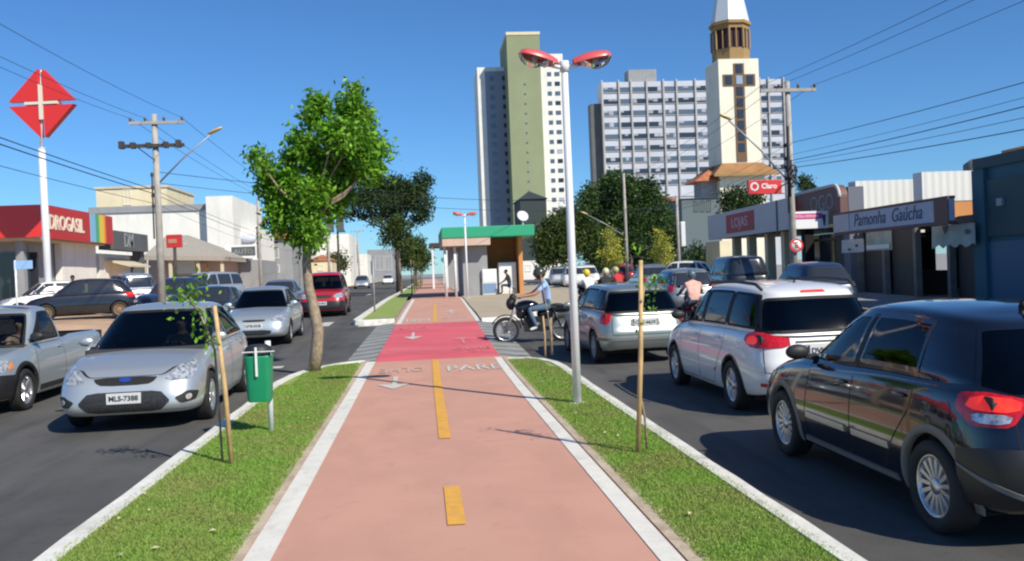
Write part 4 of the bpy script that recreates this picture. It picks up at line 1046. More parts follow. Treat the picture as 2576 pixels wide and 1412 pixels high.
# other poles
for (px, pyt, Y, kw, lb_) in ((1575, 436, 58, dict(arms=None, lamp=(at(1478, 498, 57.7).x-at(1575, 500, 58).x, 1.55, 3.1, .45)), 'slim pole with a lamp arm in front of the domed tree'),
                       (1706, 492, 54, dict(arms=None, box=True), 'pale pole with a white meter box in front of the church nave'),
                       (652, 500, 60, dict(arms=None), 'slim pole behind the white sign boards, left of the young tree')):
    xx = at(px, 600, Y).x
    utility_pole(lb_, xx, Y, at(px, pyt, Y).z-TT(Y)-.13, kw.get('arms'), lamp=kw.get('lamp'), r=(.12, .08), box=kw.get('box', False), gear=False)
for (x_, y_, lb_) in ((-9.7, 96, 'distant utility pole far up the left pavement, nearer of two'), (-9.3, 135, 'distant utility pole far up the left pavement, farther of two')):
    utility_pole(lb_, x_, y_, 8.2, (.9, .9), gear=False, r=(.15, .10))
# bus pole (traffic light) beyond the crossing
Y = 44; x = at(850, 600, Y).x; zt_ = at(846, 552, Y).z
t = thing('traffic_light', 'twin dark signal heads on a thin pole above the red car', 'traffic light', (x, Y, TT(Y)))
b = MB(); b.tube([(x, Y, TT(Y)), (x, Y, zt_+.05)], .05, 8); b.build('pole', 'wood_dark', t)
for px in (831, 856):
    b = MB(); c = at(px, 568, Y); b.box(c.x-.17, c.x+.17, Y-.12, Y+.1, c.z-.32, c.z+.32); b.build('signal_head', 'wall_dgrey', t, bevel=.03)
# back of a road sign
Y = gt(940, 785, .13).y; x = at(940, 720, Y).x; z = TT(Y)+.13
t = thing('road_sign', 'thin grey sign post seen from behind in the far left turf', 'road sign', (x, Y, z))
b = MB(); b.tube([(x, Y, z), (x, Y, at(940, 655, Y).z)], .03, 8); b.build('post', 'metal_grey', t)
b = MB(); c = at(938, 670, Y); b.box(c.x-.09, c.x+.09, Y+.03, Y+.035, c.z-.32, c.z+.2); b.build('sign_plate', 'metal_grey', t)
# street name sign at far left
Y = 33.; x = at(40, 700, Y).x; z = .55
t = thing('street_name_sign', 'blue street name plate on a white post before the red drugstore', 'street sign', (x, Y, z))
b = MB(); b.tube([(x, Y, z), (x, Y, at(36, 655, Y).z)], .035, 8); b.build('post', 'metal_white', t)
b = MB(); c0 = at(36, 678, Y); c1 = at(82, 655, Y); b.box(c0.x, c1.x, Y-.03, Y-.01, c0.z, c1.z); b.build('sign_plate', 'sign_lblue2', t)
# red and white no-parking disc
c = at(1994, 618, Yr-.22); R_ = .235
t = thing('no_parking_sign', 'round red and white no-parking disc on the right utility pole', 'road sign', (xr, Yr-.2, c.z))
mx = frame_mx((xr+.02, Yr-.24, c.z), (1, .0, 0), (0, 0, 1))
b = MB(); b.lathe([(.001, .003), (R_, .003), (R_, -.004)], mx, 28, 0); b.build('disc', 'sign_white', t)
b = MB(); b.lathe([(R_*.74, .006), (R_*.99, .006)], mx, 28, 0); bar = Matrix.Rotation(math.radians(-45), 4, 'Z'); b.box(-R_*.8, R_*.8, -.022, .022, .0065, .0075, 0, mx @ bar); b.build('ring', 'sign_red', t)
o = text_mb('E', R_*1.15, mx @ Matrix.Translation((0, 0, .0045)), 0, .0005, bold=.006).build('lettering', 'ink', t)
b = MB(); b.tube([(xr-.1, Yr-.16, TT(Yr)), (xr-.1, Yr-.16, TT(Yr)+1.25)], [.09, .09], 8); tag(b.build('conduit_pipe', 'banner'), 'pale pipe guarding the foot of the right utility pole', 'pipe')
# wires: parallel runs from pole to pole, sagging
def wire(label, a, b_, sag, r=.012, group='overhead wires', n=16):
    m_ = MB(); pts = []
    for i in range(n+1):
        t_ = i/n; p_ = Vector(a).lerp(Vector(b_), t_); p_.z -= sag*4*t_*(1-t_); pts.append(p_)
    m_.tube(pts, r, 5, cap=False); return tag(m_.build('overhead_wire', 'wire'), label, 'wire', group)
zl = TT(Yl)+.13+HL
for k, (dx, nm) in enumerate(((-.82, 'outer'), (-.30, 'second'), (1.0, 'inner'))):
    wire(nm+' power wire running along the left street from the top crossarm', (xl+dx, 0, zl-.15), (xl+dx, Yl-.1, zl-.15), .55, .007, 'left power wires')
    wire(nm+' power wire running up the left street beyond the concrete pole', (xl+dx, Yl-.1, zl-.15), (-9.7+dx*.8, 96, 8.6), .9, .009, 'left far power wires')
for k, (h0, h1, r_, sg) in enumerate(((6.0, 5.25, .014, .2), (5.85, 5.10, .016, .2), (5.2, 4.75, .009, .25))):
    nm = ('upper thick', 'lower thick', 'thin bottom')[k]
    wire('%s telephone cable strung low along the left street' % nm, (xl-.1-.05*k, 0, h0), (xl-.1, Yl, h1), sg, r_, 'left telephone cables')
    wire('%s telephone cable running up the left street beyond the pole' % nm, (xl-.1, Yl, h1), (-9.7, 96, h1+.3), .8+.1*k, r_*.7, 'left far telephone cables')
zr_ = TT(Yr)+.13+HR
for k, (dx, nm) in enumerate(((-.96, 'left-hand'), (-.34, 'middle'), (.92, 'right-hand'))):
    wire(nm+' power wire rising to the upper right from the right utility pole', (xr+dx, -6, zr_-.02), (xr+dx, Yr-.1, zr_-.15), .5, .007, 'right power wires')
    wire(nm+' power wire running up the right street past the church', (xr+dx, Yr-.1, zr_-.15), (16.5+dx, 90, 8.6), .8, .008, 'right far power wires')
for k, (h0, h1, r_) in enumerate(((5.27, 5.75, .010), (5.1, 5.35, .006), (4.95, 5.15, .012), (4.5, 5.05, .007), (4.1, 4.9, .012))):
    nm = ('topmost', 'second', 'thick middle', 'fourth', 'lowest')[k]
    wire('%s dark cable strung above the right shops' % nm, (xr+.1+.04*k, -2, h0), (xr+.05, Yr, h1), .30, r_, 'right telephone cables')
    wire('%s telephone cable running up the right street from the utility pole' % nm, (xr+.05, Yr, h1), (at(1575, 500, 58).x, 58, 5.6-.1*k), .5, r_*.7, 'right far telephone cables')
wire('thin wire crossing the street from pole to pole, upper of two', (xl, Yl, 5.9), (at(1575, 500, 58).x, 58, 6.2), .5, .012)
wire('thin wire crossing the street from pole to pole, lower of two', (xl, Yl, 5.5), (at(1706, 500, 54).x, 54, 5.3), .6, .010)
# ------------------------------------------------------------------ buildings
def wall_box(parent, name, mt, x0, x1, y0, y1, z0, z1, bevel=0): b = MB(); b.box(x0, x1, y0, y1, z0, z1); return b.build(name, mt, parent, bevel=bevel)
def front_windows(t, Y, rects, frame='wall_white', glassm='window_dark', dpt=.06):
    "rects in metres (x0,x1,z0,z1) on a wall facing the camera at distance Y"
    for (x0, x1, z0, z1) in rects:
        b = MB(); f = .06; b.box(x0-f, x1+f, Y-dpt, Y-.003, z1, z1+f); b.box(x0-f, x1+f, Y-dpt-.03, Y-.003, z0-f, z0); b.box(x0-f, x0, Y-dpt, Y-.003, z0, z1); b.box(x1, x1+f, Y-dpt, Y-.003, z0, z1); b.box((x0+x1)/2-.025, (x0+x1)/2+.025, Y-dpt*.8, Y-.003, z0, z1)
        o = b.build('window', frame, t); b = MB(); b.box(x0, x1, Y-.02, Y-.004, z0, z1); b.build('pane', glassm, o)
def px_house(name, label, px0, px1, pyt, Y, depth, wallm, cat='building', base=.45, roof=None, wins=(), side_wins=0, group=None, parapet=None, winm='window_dark', wframe='wall_white'):
    "block whose front spans px0..px1 of the picture at distance Y, top at pyt; wins: (px0,px1,py0,py1)"
    a = at(px0, (pyt+700)/2, Y); c = at(px1, (pyt+700)/2, Y); zt_ = (at(px0, pyt, Y).z+at(px1, pyt, Y).z)/2
    t = thing(name, label, cat, ((a.x+c.x)/2, Y, base), 0, group)
    wall_box(t, 'wall', wallm, a.x, c.x, Y, Y+depth, base-.5, zt_)
    if parapet: wall_box(t, 'roof', parapet[0], a.x-.15, c.x+.15, Y-.15, Y+depth+.15, zt_, zt_+parapet[1])
    if roof:
        rm, rh, ov = roof; b = MB(); x0, x1, y0, y1 = a.x-ov, c.x+ov, Y-ov, Y+depth+ov; ym = (y0+y1)/2; xi = min((x1-x0)/2*.9, depth/2)
        b.add([(x0, y0, zt_-.05), (x1, y0, zt_-.05), (x1, y1, zt_-.05), (x0, y1, zt_-.05), (x0+xi, ym, zt_+rh), (x1-xi, ym, zt_+rh)], [(0, 1, 5, 4), (1, 2, 5), (2, 3, 4, 5), (3, 0, 4), (3, 2, 1, 0)]); b.build('roof', rm, t)
    rr = []
    for (p0, p1, q0, q1) in wins:
        m0 = at(p0, (q0+q1)/2, Y); m1 = at(p1, (q0+q1)/2, Y); rr.append((m0.x, m1.x, at((p0+p1)/2, q1, Y).z, at((p0+p1)/2, q0, Y).z))
    front_windows(t, Y, rr, wframe, glassm=winm)
    for k in range(side_wins):   # windows on the wall that faces the street (+x)
        y0 = Y+depth*(k+.3)/side_wins; b = MB(); b.box(c.x+.003, c.x+.05, y0, y0+1.1, zt_-2.0, zt_-.8); b.build('window', winm, t)
    return t, a.x, c.x, zt_
# --- red drugstore on the left corner
Yd = 44.; cx = at(106, 560, Yd).x; zt_ = at(60, 516, Yd).z; zb_ = at(60, 597, Yd).z
t = thing('drugstore', 'corner drugstore with a bright red fascia at the far left', 'shop', (cx-6, Yd, .6))
wall_box(t, 'wall', 'wall_grey', -40, cx-1.3, Yd+1.6, Yd+9.5, .3, zt_-.4)
b = MB(); b.box(-40, cx-.9, Yd+1.5, Yd+1.59, .62, 3.6); b.build('shop_window', 'window_dark', t)
for k in range(5): wall_box(t, 'column', 'wall_grey', cx-1.5-3.4*k, cx-1.15-3.4*k, Yd+.6, Yd+.95, .5, zb_)
wall_box(t, 'canopy', 'wall_beige', -40, cx-.35, Yd+.25, Yd+9.3, zb_-.12, zb_)
wall_box(t, 'front_fascia', 'sign_red', -40, cx, Yd, Yd+.22, zb_, zt_)
ylen = 9.6
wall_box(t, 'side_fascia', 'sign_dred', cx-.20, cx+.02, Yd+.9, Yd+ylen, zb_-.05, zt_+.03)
b = MB(); zc_ = (zt_+zb_)/2
mx = frame_mx((cx+.03, Yd+.9+2.0, zc_-.05), (0, 1, 0), (0, 0, 1)); o = text_mb('DROGASIL', .98, mx, 0, .03, bold=.02, sx=.95); tb_ = o.build('lettering', 'sign_cream', t)
for k, (mt_, w) in enumerate((('sign_lblue', .75), ('sign_green', .55), ('sign_yellow', .75), ('sign_orange', .28))):
    y0 = Yd+.9+5.15+sum((.75, .55, .75, .28)[:k]); b = MB(); b.box(cx+.022, cx+.05, y0, y0+w-.004, zb_-.03, zt_+.01); b.build('colour_band', mt_, t)
wall_box(t, 'side_wall', 'wall_white', cx-1.25, cx-.9, Yd+4.5, Yd+9.4, .3, zb_-.1)
# --- grey shop next door
t = thing('grey_shop', 'narrow shop with a dark grey metal sign box right of the red drugstore', 'shop', (cx-2, 56, .6))
za, zb2_ = at(330, 583, 56).z, at(330, 650, 56).z
wall_box(t, 'wall', 'wall_white', cx-8, cx-1.0, 54.2, 60.6, .3, zb2_+.3)
wall_box(t, 'sign_box', 'wall_dgrey', cx-.95, cx-.05, 54.0, 60.4, zb2_+.5, za)
text_mb('DM', 1.2, frame_mx((cx-.04, 56.6, (za+zb2_)/2+.25), (0, 1, 0), (0, 0, 1)), 0, .02, bold=.01).build('lettering', 'metal_grey', t)
wall_box(t, 'pillar', 'wall_dgrey', cx-.85, cx-.3, 59.7, 60.35, .5, zb2_+.5)
b = MB(); b.prism([(cx-.9, 3.3), (cx+.5, 2.9), (cx+.5, 3.0), (cx-.9, 3.45)], 55, 58.8, 0, Matrix(((1, 0, 0, 0), (0, 0, 1, 0), (0, 1, 0, 0), (0, 0, 0, 1)))); b.build('awning', 'wall_beige', t)
# --- white hall with beige block above
t, x0_, x1_, z_ = px_house('white_hall', 'long plain white hall with a flat grey roof edge behind the shops', 232, 560, 533, 82, 22, 'wall_white', parapet=('wall_grey', .55))
b = MB(); c0 = at(525, 495, 82); c1 = at(592, 515, 82); b.box(c0.x, c1.x, 80.8, 95, .4, at(540, 497, 82).z); b.build('tower_wall', 'wall_white', t)
px_house('beige_block', 'beige rooftop block rising behind the white hall', 246, 425, 474, 106, 12, 'wall_cream', wins=((312, 328, 478, 515),), parapet=('wall_beige', .25))
# --- awning shop
Y = 62; t = thing('awning_shop', 'low shop under a brown hipped roof right of the concrete pole', 'shop', (at(465, 700, Y).x, Y, .5))
a, c = at(372, 660, Y+3), at(562, 660, Y+3); wall_box(t, 'wall', 'wall_pink', a.x, c.x, Y+3, Y+11, .2, at(460, 640, Y+3).z)
b = MB(); a = at(362, 643, Y); c = at(566, 645, Y); r0 = at(420, 592, Y+5); r1 = at(474, 592, Y+5); dz = .3
b.add([(a.x, Y, a.z), (c.x, Y, c.z), (c.x, Y+10, c.z), (a.x, Y+10, a.z), (r0.x, Y+5, r0.z), (r1.x, Y+5, r1.z), (a.x, Y, a.z-dz), (c.x, Y, c.z-dz), (c.x, Y+10, c.z-dz), (a.x, Y+10, a.z-dz)],
      [(0, 1, 5, 4), (1, 2, 5), (2, 3, 4, 5), (3, 0, 4), (6, 7, 1, 0), (7, 8, 2, 1), (9, 8, 7, 6)]); b.build('roof', 'roof_brown', t)
for px in (366, 430, 500, 560): q = at(px, 690, Y+.3); wall_box(t, 'column', 'wall_beige', q.x-.1, q.x+.1, Y+.2, Y+.4, .3, a.z-.25)
b = MB(); q0, q1 = at(495, 657, Y-.1), at(562, 645, Y-.1); b.box(q0.x, q1.x, Y+.1, Y+.2, q0.z, q1.z); b.build('blind', 'dark_void', t)
for (p0, p1, q0, q1, mt_) in ((385, 400, 615, 655, 'sign_white'), (437, 490, 655, 690, 'sign_white'), (505, 520, 662, 700, 'wall_orange2'), (440, 470, 612, 640, 'sign_white')):
    m0, m1 = at(p0, q1, Y+2.9), at(p1, q0, Y+2.9); b = MB(); b.box(m0.x, m1.x, Y+2.9, Y+2.97, m0.z, m1.z); b.build('wall_poster', mt_, t)
# red post sign
Y = 52; q0, q1 = at(420, 624, Y), at(457, 590, Y); t = thing('post_sign', 'small red box sign on a dark post before the brown awning', 'sign', ((q0.x+q1.x)/2, Y, .5))
b = MB(); b.box(q0.x, q1.x, Y-.12, Y+.12, q0.z, q1.z); b.build('sign_box', 'sign_dred', t, bevel=.03)
b = MB(); b.box(q0.x+.12, q1.x-.25, Y-.14, Y-.12, q0.z+.25, q1.z-.25); b.build('sign_mark', 'skin', t)
b = MB(); b.tube([((q0.x+q1.x)/2, Y, .45), ((q0.x+q1.x)/2, Y, q0.z)], .09, 8); b.build('post', 'wood_dark', t)
# the big red cross-diamond totem
Y = 40.; k = Y/F_PX; c = at(108, 261, Y); bx_ = at(121, 700, Y)
t = thing('totem_sign', 'tall red diamond totem with a cream cross on a white pole', 'sign', (bx_.x, Y, .6))
hw_, gp_ = 1.42, .10; b = MB()
ang = math.radians(-8); fmx = Matrix.Translation((c.x, Y, c.z)) @ Matrix.Rotation(ang, 4, 'Z')
for sx_ in (-1, 1):
    for sz_ in (-1, 1):
        tri = [(sx_*gp_, sz_*gp_), (sx_*(hw_-.02), sz_*gp_), (sx_*gp_, sz_*(hw_+.02))]
        if sx_*sz_ < 0: tri = tri[::-1]
        m_ = fmx @ Matrix(((1, 0, 0, 0), (0, 0, -1, 0), (0, 1, 0, 0), (0, 0, 0, 1))); q = MB(); q.prism(tri, -.16, .16, 0, m_); q.build('red_panel', 'sign_red', t)
q = MB(); m_ = fmx; q.box(-.085, .085, -.2, .2, -.70, .78, 0, m_); q.box(-.70, -.087, -.2, .2, -.06, .06, 0, m_); q.box(.087, .72, -.2, .2, -.06, .06, 0, m_); q.build('cross', 'sign_cream', t)
b = MB(); zt2 = at(116, 375, Y).z; b.tube([(bx_.x, Y, .55), (bx_.x-.02, Y, zt2)], [.15, .145], 18); b.tube([(bx_.x-.03, Y, zt2), (c.x, Y, c.z+hw_)], [.055, .05], 10); b.tube([(bx_.x, Y, zt2), (bx_.x, Y, zt2+.04)], .15, 18); b.build('pole', 'metal_white', t)
# further houses up the left side
px_house('sign_shop', 'shop with a black and white sign board under the white gable', 566, 650, 655, 70, 9, 'wall_grey', base=.45)
Y = 69; t = thing('board_sign', 'black and white framed sign board on the low grey shop', 'sign', (at(608, 640, Y).x, Y, at(608, 655, Y).z))
q0, q1 = at(566, 652, Y), at(645, 615, Y); b = MB(); b.box(q0.x, q1.x, Y, Y+.15, q0.z, q1.z); b.build('panel', 'sign_white', t)
b = MB(); b.box(q0.x+.5, q1.x-.1, Y-.03, Y-.002, q0.z+.2, q1.z-.15); b.build('dark_panel', 'wall_dgrey', t)
text_mb('AUTO', .50, frame_mx(((q0.x+q1.x)/2+.2, Y-.035, (q0.z+q1.z)/2), (1, 0, 0), (0, 0, 1)), 0, .005, bold=.0).build('lettering', 'wall_grey', t)
t_, a_, c_, z_ = px_house('white_shop', 'white shop front with a blue oval emblem high on its wall', 590, 655, 578, 84, 8, 'wall_white')
Y = 83.9; q = at(622, 602, Y); b = MB(); b.lathe([(.001, .03), (.62, .03), (.62, 0)], frame_mx((q.x, Y, q.z), (1, 0, 0), (0, 0, 1)) @ Matrix.Diagonal((1.35, .7, 1, 1)), 24, 0); b.build('emblem', 'sign_lilac', t_)
px_house('tiled_house', 'two-storey house with a terracotta roof and a red awning behind the young tree', 655, 735, 600, 96, 10, 'wall_grey', roof=('terracotta', 1.4, .4), wins=((662, 700, 627, 650), (668, 684, 665, 690), (690, 702, 668, 685)), winm='terracotta')
px_house('white_house', 'white two-storey house just left of the young tree trunk', 700, 770, 598, 112, 12, 'wall_white', wins=((740, 748, 650, 668), (712, 730, 672, 684)))
px_house('cream_house', 'cream low house directly left of the white two-storey house', 690, 722, 655, 100, 6, 'wall_cream', wins=((700, 712, 668, 680),))
px_house('white_house', 'tall white house right of the young tree trunk', 790, 880, 590, 128, 14, 'wall_white', wins=((812, 826, 612, 626), (850, 862, 615, 628), (832, 842, 640, 650)))
px_house('orange_house', 'small orange and cream house above the red car', 775, 835, 655, 108, 6, 'wall_cream', roof=('terracotta', .7, .2), wins=((800, 812, 668, 680),))
px_house('grey_house', 'pale grey low building far up the left street', 868, 925, 640, 165, 12, 'wall_white', wins=((880, 890, 655, 665), (900, 912, 655, 665)))
px_house('dark_house', 'dark glazed low building at the far end of the left street', 925, 992, 628, 190, 14, 'wall_grey', wins=((945, 965, 645, 680), (970, 985, 645, 680)))
b_ = at(845, 690, 118)
tree('round_tree', 'round green tree between the white houses behind the signal heads', (b_.x, 118, .46), [(b_.x, 118, .46), tuple(at(845, 670, 118))], [.2, .12], px_blobs([(850, 655, 24, 22), (835, 665, 16, 14), (862, 668, 14, 12)], 118, 1, 1), 'leaf_olive', 'bark_dark', 1500, .32, .08, 71)
# --- kiosk with the green canopy
Y = gt(1230, 742, .13).y; z0 = TT(Y)+.13; X0 = at(1110, 600, Y).x; X1 = at(1340, 600, Y).x; zt_ = at(1225, 571, Y).z; zb_ = at(1225, 598, Y).z
t = thing('kiosk', 'kiosk with a thick green canopy edge, grey flank and orange recess', 'kiosk', ((X0+X1)/2, Y, z0))
wall_box(t, 'canopy', 'kiosk_green', X0, X1, Y-.9, Y+7.5, zb_, zt_, .03)
wall_box(t, 'soffit', 'wall_pink', X0+.03, at(1230, 600, Y).x, Y-.85, Y+7.4, at(1200, 618, Y).z, zb_-.003)
xa, xb, xc, xd = at(1164, 660, Y).x, at(1226, 660, Y).x, at(1306, 660, Y).x, at(1316, 660, Y).x
wall_box(t, 'flank_wall', 'wall_grey', xa, xb, Y+.0, Y+6.5, z0-.1, zb_-.45)
wall_box(t, 'flank_wall', 'wall_grey', xa+.02, xb, Y+.02, Y+6.5, zb_-.449, zb_-.002)
wall_box(t, 'back_wall', 'wall_orange', xb, xc, Y+2.6, Y+2.8, z0-.1, zb_-.002)
wall_box(t, 'side_wall', 'wall_orange', xc, xd, Y+.1, Y+2.8, z0-.1, zb_-.002)
for px in (1120, 1145): q = at(px, 660, Y-.5); b = MB(); b.tube([(q.x, Y-.4, z0-.1), (q.x, Y-.4, zb_-.3)], .07, 8); b.build('column', 'metal_white', t)
# freezer and white locker in the recess
for (p0, p1, q1, lbl, dy, base) in ((1213, 1250, 677, 'white chest freezer with a blue front standing in the kiosk recess', -.2, 'sign_blue2'), (1255, 1300, 660, 'tall white cabinet standing right of the freezer at the kiosk', .6, None)):
    a = at(p0, 700, Y+dy); c = at(p1, 700, Y+dy); zz = at((p0+p1)/2, q1, Y+dy).z
    u = thing('freezer' if base else 'white_cabinet', lbl, 'freezer' if base else 'cabinet', ((a.x+c.x)/2, Y+dy, z0))
    wall_box(u, 'cabinet_body', 'metal_white', a.x, c.x, Y+dy, Y+dy+.8, z0, zz, .03)
    if base: wall_box(u, 'front_panel', base, a.x+.04, c.x-.04, Y+dy-.015, Y+dy-.002, z0+.08, z0+(zz-z0)*.45)
    wall_box(u, 'door', 'sign_white', a.x+.05, c.x-.05, Y+dy-.02, Y+dy-.002, z0+(zz-z0)*(.5 if base else .08), zz-.08)
# satellite dish and panels on the kiosk
t2 = thing('satellite_dish', 'white satellite dish on a short mast above the kiosk roof', 'dish', (at(1315, 560, Y+3).x, Y+3, zt_))
q = at(1315, 548, Y+3); b = MB(); b.tube([(q.x, Y+3, zt_-.02), (q.x, Y+3, q.z)], .04, 6); b.build('mast', 'metal_white', t2)
b = MB(); mx = frame_mx((q.x, Y+3, q.z+.1), (1, .3, 0), (0, .5, 1)); b.lathe([(.001, -.08), (.18, -.06), (.33, .0), (.34, .01), (.18, -.04), (.001, -.06)], mx, 20, 0); b.build('reflector', 'metal_white', t2)
# farther shelters behind
for (p0, p1, pt, pb, Y_, lbl) in ((1082, 1165, 612, 622, 74, 'dark roofed shelter behind the kiosk, nearer of two'), (1112, 1166, 648, 657, 98, 'small green roofed kiosk farther along the plaza')):
    a, c = at(p0, 650, Y_).x, at(p1, 650, Y_).x; z1, z2 = at(p0, pb, Y_).z, at(p0, pt, Y_).z
    u = thing('shelter', lbl, 'shelter', ((a+c)/2, Y_, .6)); wall_box(u, 'roof', 'wood_dark' if Y_ == 74 else 'kiosk_green', a, c, Y_, Y_+5, z1, z2)
    for q in (.08, .5, .92): wall_box(u, 'column', 'metal_white', a+(c-a)*q-.08, a+(c-a)*q+.08, Y_+.2, Y_+.4, .5, z1)
    wall_box(u, 'back_wall', 'wall_grey' if Y_ == 74 else 'wall_orange', a+(c-a)*.55, c-.2, Y_+3, Y_+3.2, .5, z1)
# --- green and white tower
Y = 240.; t = thing('apartment_tower', 'tall white apartment tower with a full-height green panel', 'tower', (at(1315, 600, Y).x, Y, 0))
X = lambda px: at(px, 350, Y).x
Zf = lambda py, px=1310: at(px, py, Y).z
x0, x1, x2, x3 = X(1213), X(1284), X(1367), X(1425)
ztl = at(1240, 150, Y).z; ztg = at(1320, 88, Y).z; ztr = at(1395, 133, Y).z
wall_box(t, 'left_wall', 'wall_white', x0, x1+.5, Y+9, Y+24, -2, ztl)
wall_box(t, 'wall_shade_panel', 'tower_shade', x0+2.1, x1+.4, Y+8.8, Y+8.995, -1, ztl-1.2)  # blue-grey sheet: the green block's shade put into the recessed wall's colour
wall_box(t, 'green_panel', 'wall_green', x1, x2, Y, Y+20, -2, ztg)
wall_box(t, 'right_wall', 'wall_white', x2, x3, Y+1.2, Y+22, -2, ztr)
fl = 2.61; nfl = 23
for i in range(nfl):
    z = ztr-2.3-i*fl
    for (u0, u1) in ((.30, .48), (.62, .84)):
        b = MB(); b.box(x2+(x3-x2)*u0, x2+(x3-x2)*u1, Y+1.1, Y+1.197, z-1.1, z); b.build('window', random.choice(['window_dark', 'window_blue', 'curtain']) if u0 > .5 else 'window_blue', t)
for i in range(nfl-2):
    z = ztl-2.6-i*fl
    for (u0, u1, mm_) in ((.44, .60, 'window_blue'), (.90, 1.0, 'window_dark')):
        b = MB(); b.box(x0+(x1-x0)*u0, x0+(x1-x0)*u1-.01, Y+8.7, Y+8.797, z-1.2, z); b.build('window', mm_, t)
    b = MB(); zz = ztg-13-i*fl; b.box((x1+x2)/2-.25, (x1+x2)/2+.25, Y-.06, Y-.003, zz-.5, zz); b.build('vent_window', 'window_blue', t)
b = MB(); b.box(x1-.12, x2+.12, Y-.15, Y+20.1, ztg, ztg+.8); b.build('parapet', 'wall_cream', t)
# --- the long grey slab
Y = 250.; t = thing('apartment_slab', 'wide grey apartment slab with vertical fins and ten rows of windows', 'apartment block', (at(1750, 600, Y).x, Y, 0))
cols = [1524, 1566, 1597, 1636, 1678, 1711, 1758, 1798, 1838, 1878, 1920, 1942, 1980]
xs_ = [at(c-5, 350, Y).x for c in cols]; ztop = at(1650, 205, Y).z
wall_box(t, 'wall', 'slab_panel', xs_[0], xs_[-1], Y, Y+7, -2, ztop, 0)
wall_box(t, 'end_wall', 'wall_dgrey', at(1492, 350, Y).x, xs_[0]-.01, Y+2, Y+6, -2, at(1500, 258, Y).z)  # dark grey carries the shade of the slab's left end in its colour
for i in range(len(xs_)):
    b = MB(); b.box(xs_[i]-.22, xs_[i]+.22, Y-.55, Y-.003, -1, ztop+.5); b.build('fin', 'slab_fin', t)
fl = 3.3; wc = 0
for r_ in range(12):
    z = ztop-1.5-r_*fl
    b = MB(); b.box(xs_[0]+.3, xs_[-1]-.3, Y-.25, Y-.004, z-1.60, z-1.45); b.build('floor_ledge', 'slab_fin', t)
    for i in range(len(xs_)-1):
        xa, xb = xs_[i]+.35, xs_[i+1]-.35
        if at(1812, 300, 140).x/140*Y < (xa+xb)/2 < at(1910, 300, 140).x/140*Y or wc > 92: continue
        wc += 1; b = MB(); b.box(xa, xb, Y-.06, Y-.003, z-1.35, z, 0)
        n = 3; f = (xb-xa)/n
        for k in range(n):
            if random.random() < .3: b.box(xa+f*k+.05, xa+f*(k+1)-.05, Y-.1, Y-.061, z-random.choice((.5, .9, 1.2)), z-.05, 1)
        b.build('window', ['window_blue' if random.random() < .4 else 'window_dark', 'curtain'], t)
a, c = at(1584, 190, Y).x, at(1655, 190, Y).x; wall_box(t, 'roof_house', 'wall_grey', a, c, Y+1.5, Y+6.5, ztop, at(1620, 172, Y).z)
# --- church tower and nave
Y = 140.; k = Y/F_PX; X = lambda px, py: at(px, py, Y).x
t = thing('church', 'cream church tower with a brown window cross, octagonal belfry and white spire', 'church', (X(1865, 400), Y, 0))
xl_, xr_ = X(1812, 300), X(1913, 300); W = xr_-xl_; cxm = (xl_+xr_)/2; zs = at(1862, 148, Y).z; zk = at(1860, 412, Y).z; D = W
wall_box(t, 'tower_wall', 'church_cream', xl_, xr_, Y, Y+D, zk-1, zs)
wall_box(t, 'lower_tower_wall', 'church_cream', xl_-.6, xr_+.2, Y-.4, Y+D+.4, -1, zk-1.2)
b = MB(); z2 = at(1850, 440, Y).z; z1 = zk+.1
o_ = 1.9; b.add([(xl_-.0, Y-.1, z1), (xr_, Y-.1, z1), (xr_, Y+D, z1), (xl_, Y+D, z1), (xl_-o_, Y-o_, z2), (xr_+o_, Y-o_, z2), (xr_+o_, Y+D+o_, z2), (xl_-o_, Y+D+o_, z2)], [(4, 5, 1, 0), (5, 6, 2, 1), (6, 7, 3, 2), (7, 4, 0, 3), (7, 6, 5, 4)]); b.build('skirt_roof', 'skirt', t)
b = MB(); b.box(xl_-o_-.1, xr_+o_+.1, Y-o_-.12, Y-o_+.1, z2-.35, z2+.05); b.build('eaves', 'ochre', t)
# cross of windows
cs = W*.235
def cw_(i, j): return cxm+.05+(i-.5)*cs, zs-1.0-(j+1)*cs*1.0
b = MB()
zt0 = zs-.75; cell = cs*1.10
b.box(cxm-cell*.5, cxm+cell*.5, Y-.12, Y-.003, zk+.3, zt0); b.box(cxm-cell*1.55, cxm-cell*.5-.002, Y-.12, Y-.003, zt0-2.1*cell, zt0-1.02*cell); b.box(cxm+cell*.5+.002, cxm+cell*1.55, Y-.12, Y-.003, zt0-2.1*cell, zt0-1.02*cell); b.build('window_cross', 'brown_frame', t)
j = 0; z = zt0-.18
while z-cell*.75 > zk+.3:
    for dx in ((-1.03, 0, 1.03) if j == 1 else (0,)):
        w = cell*.30; b = MB(); mtn = 'lamp_clear' if (j == 1 and dx == 0) else 'window_dark'; b.box(cxm+dx*cell-w, cxm+dx*cell+w, Y-.2, Y-.123, z-cell*.78, z); b.build('cross_window', mtn, t)
    z -= cell*1.05; j += 1
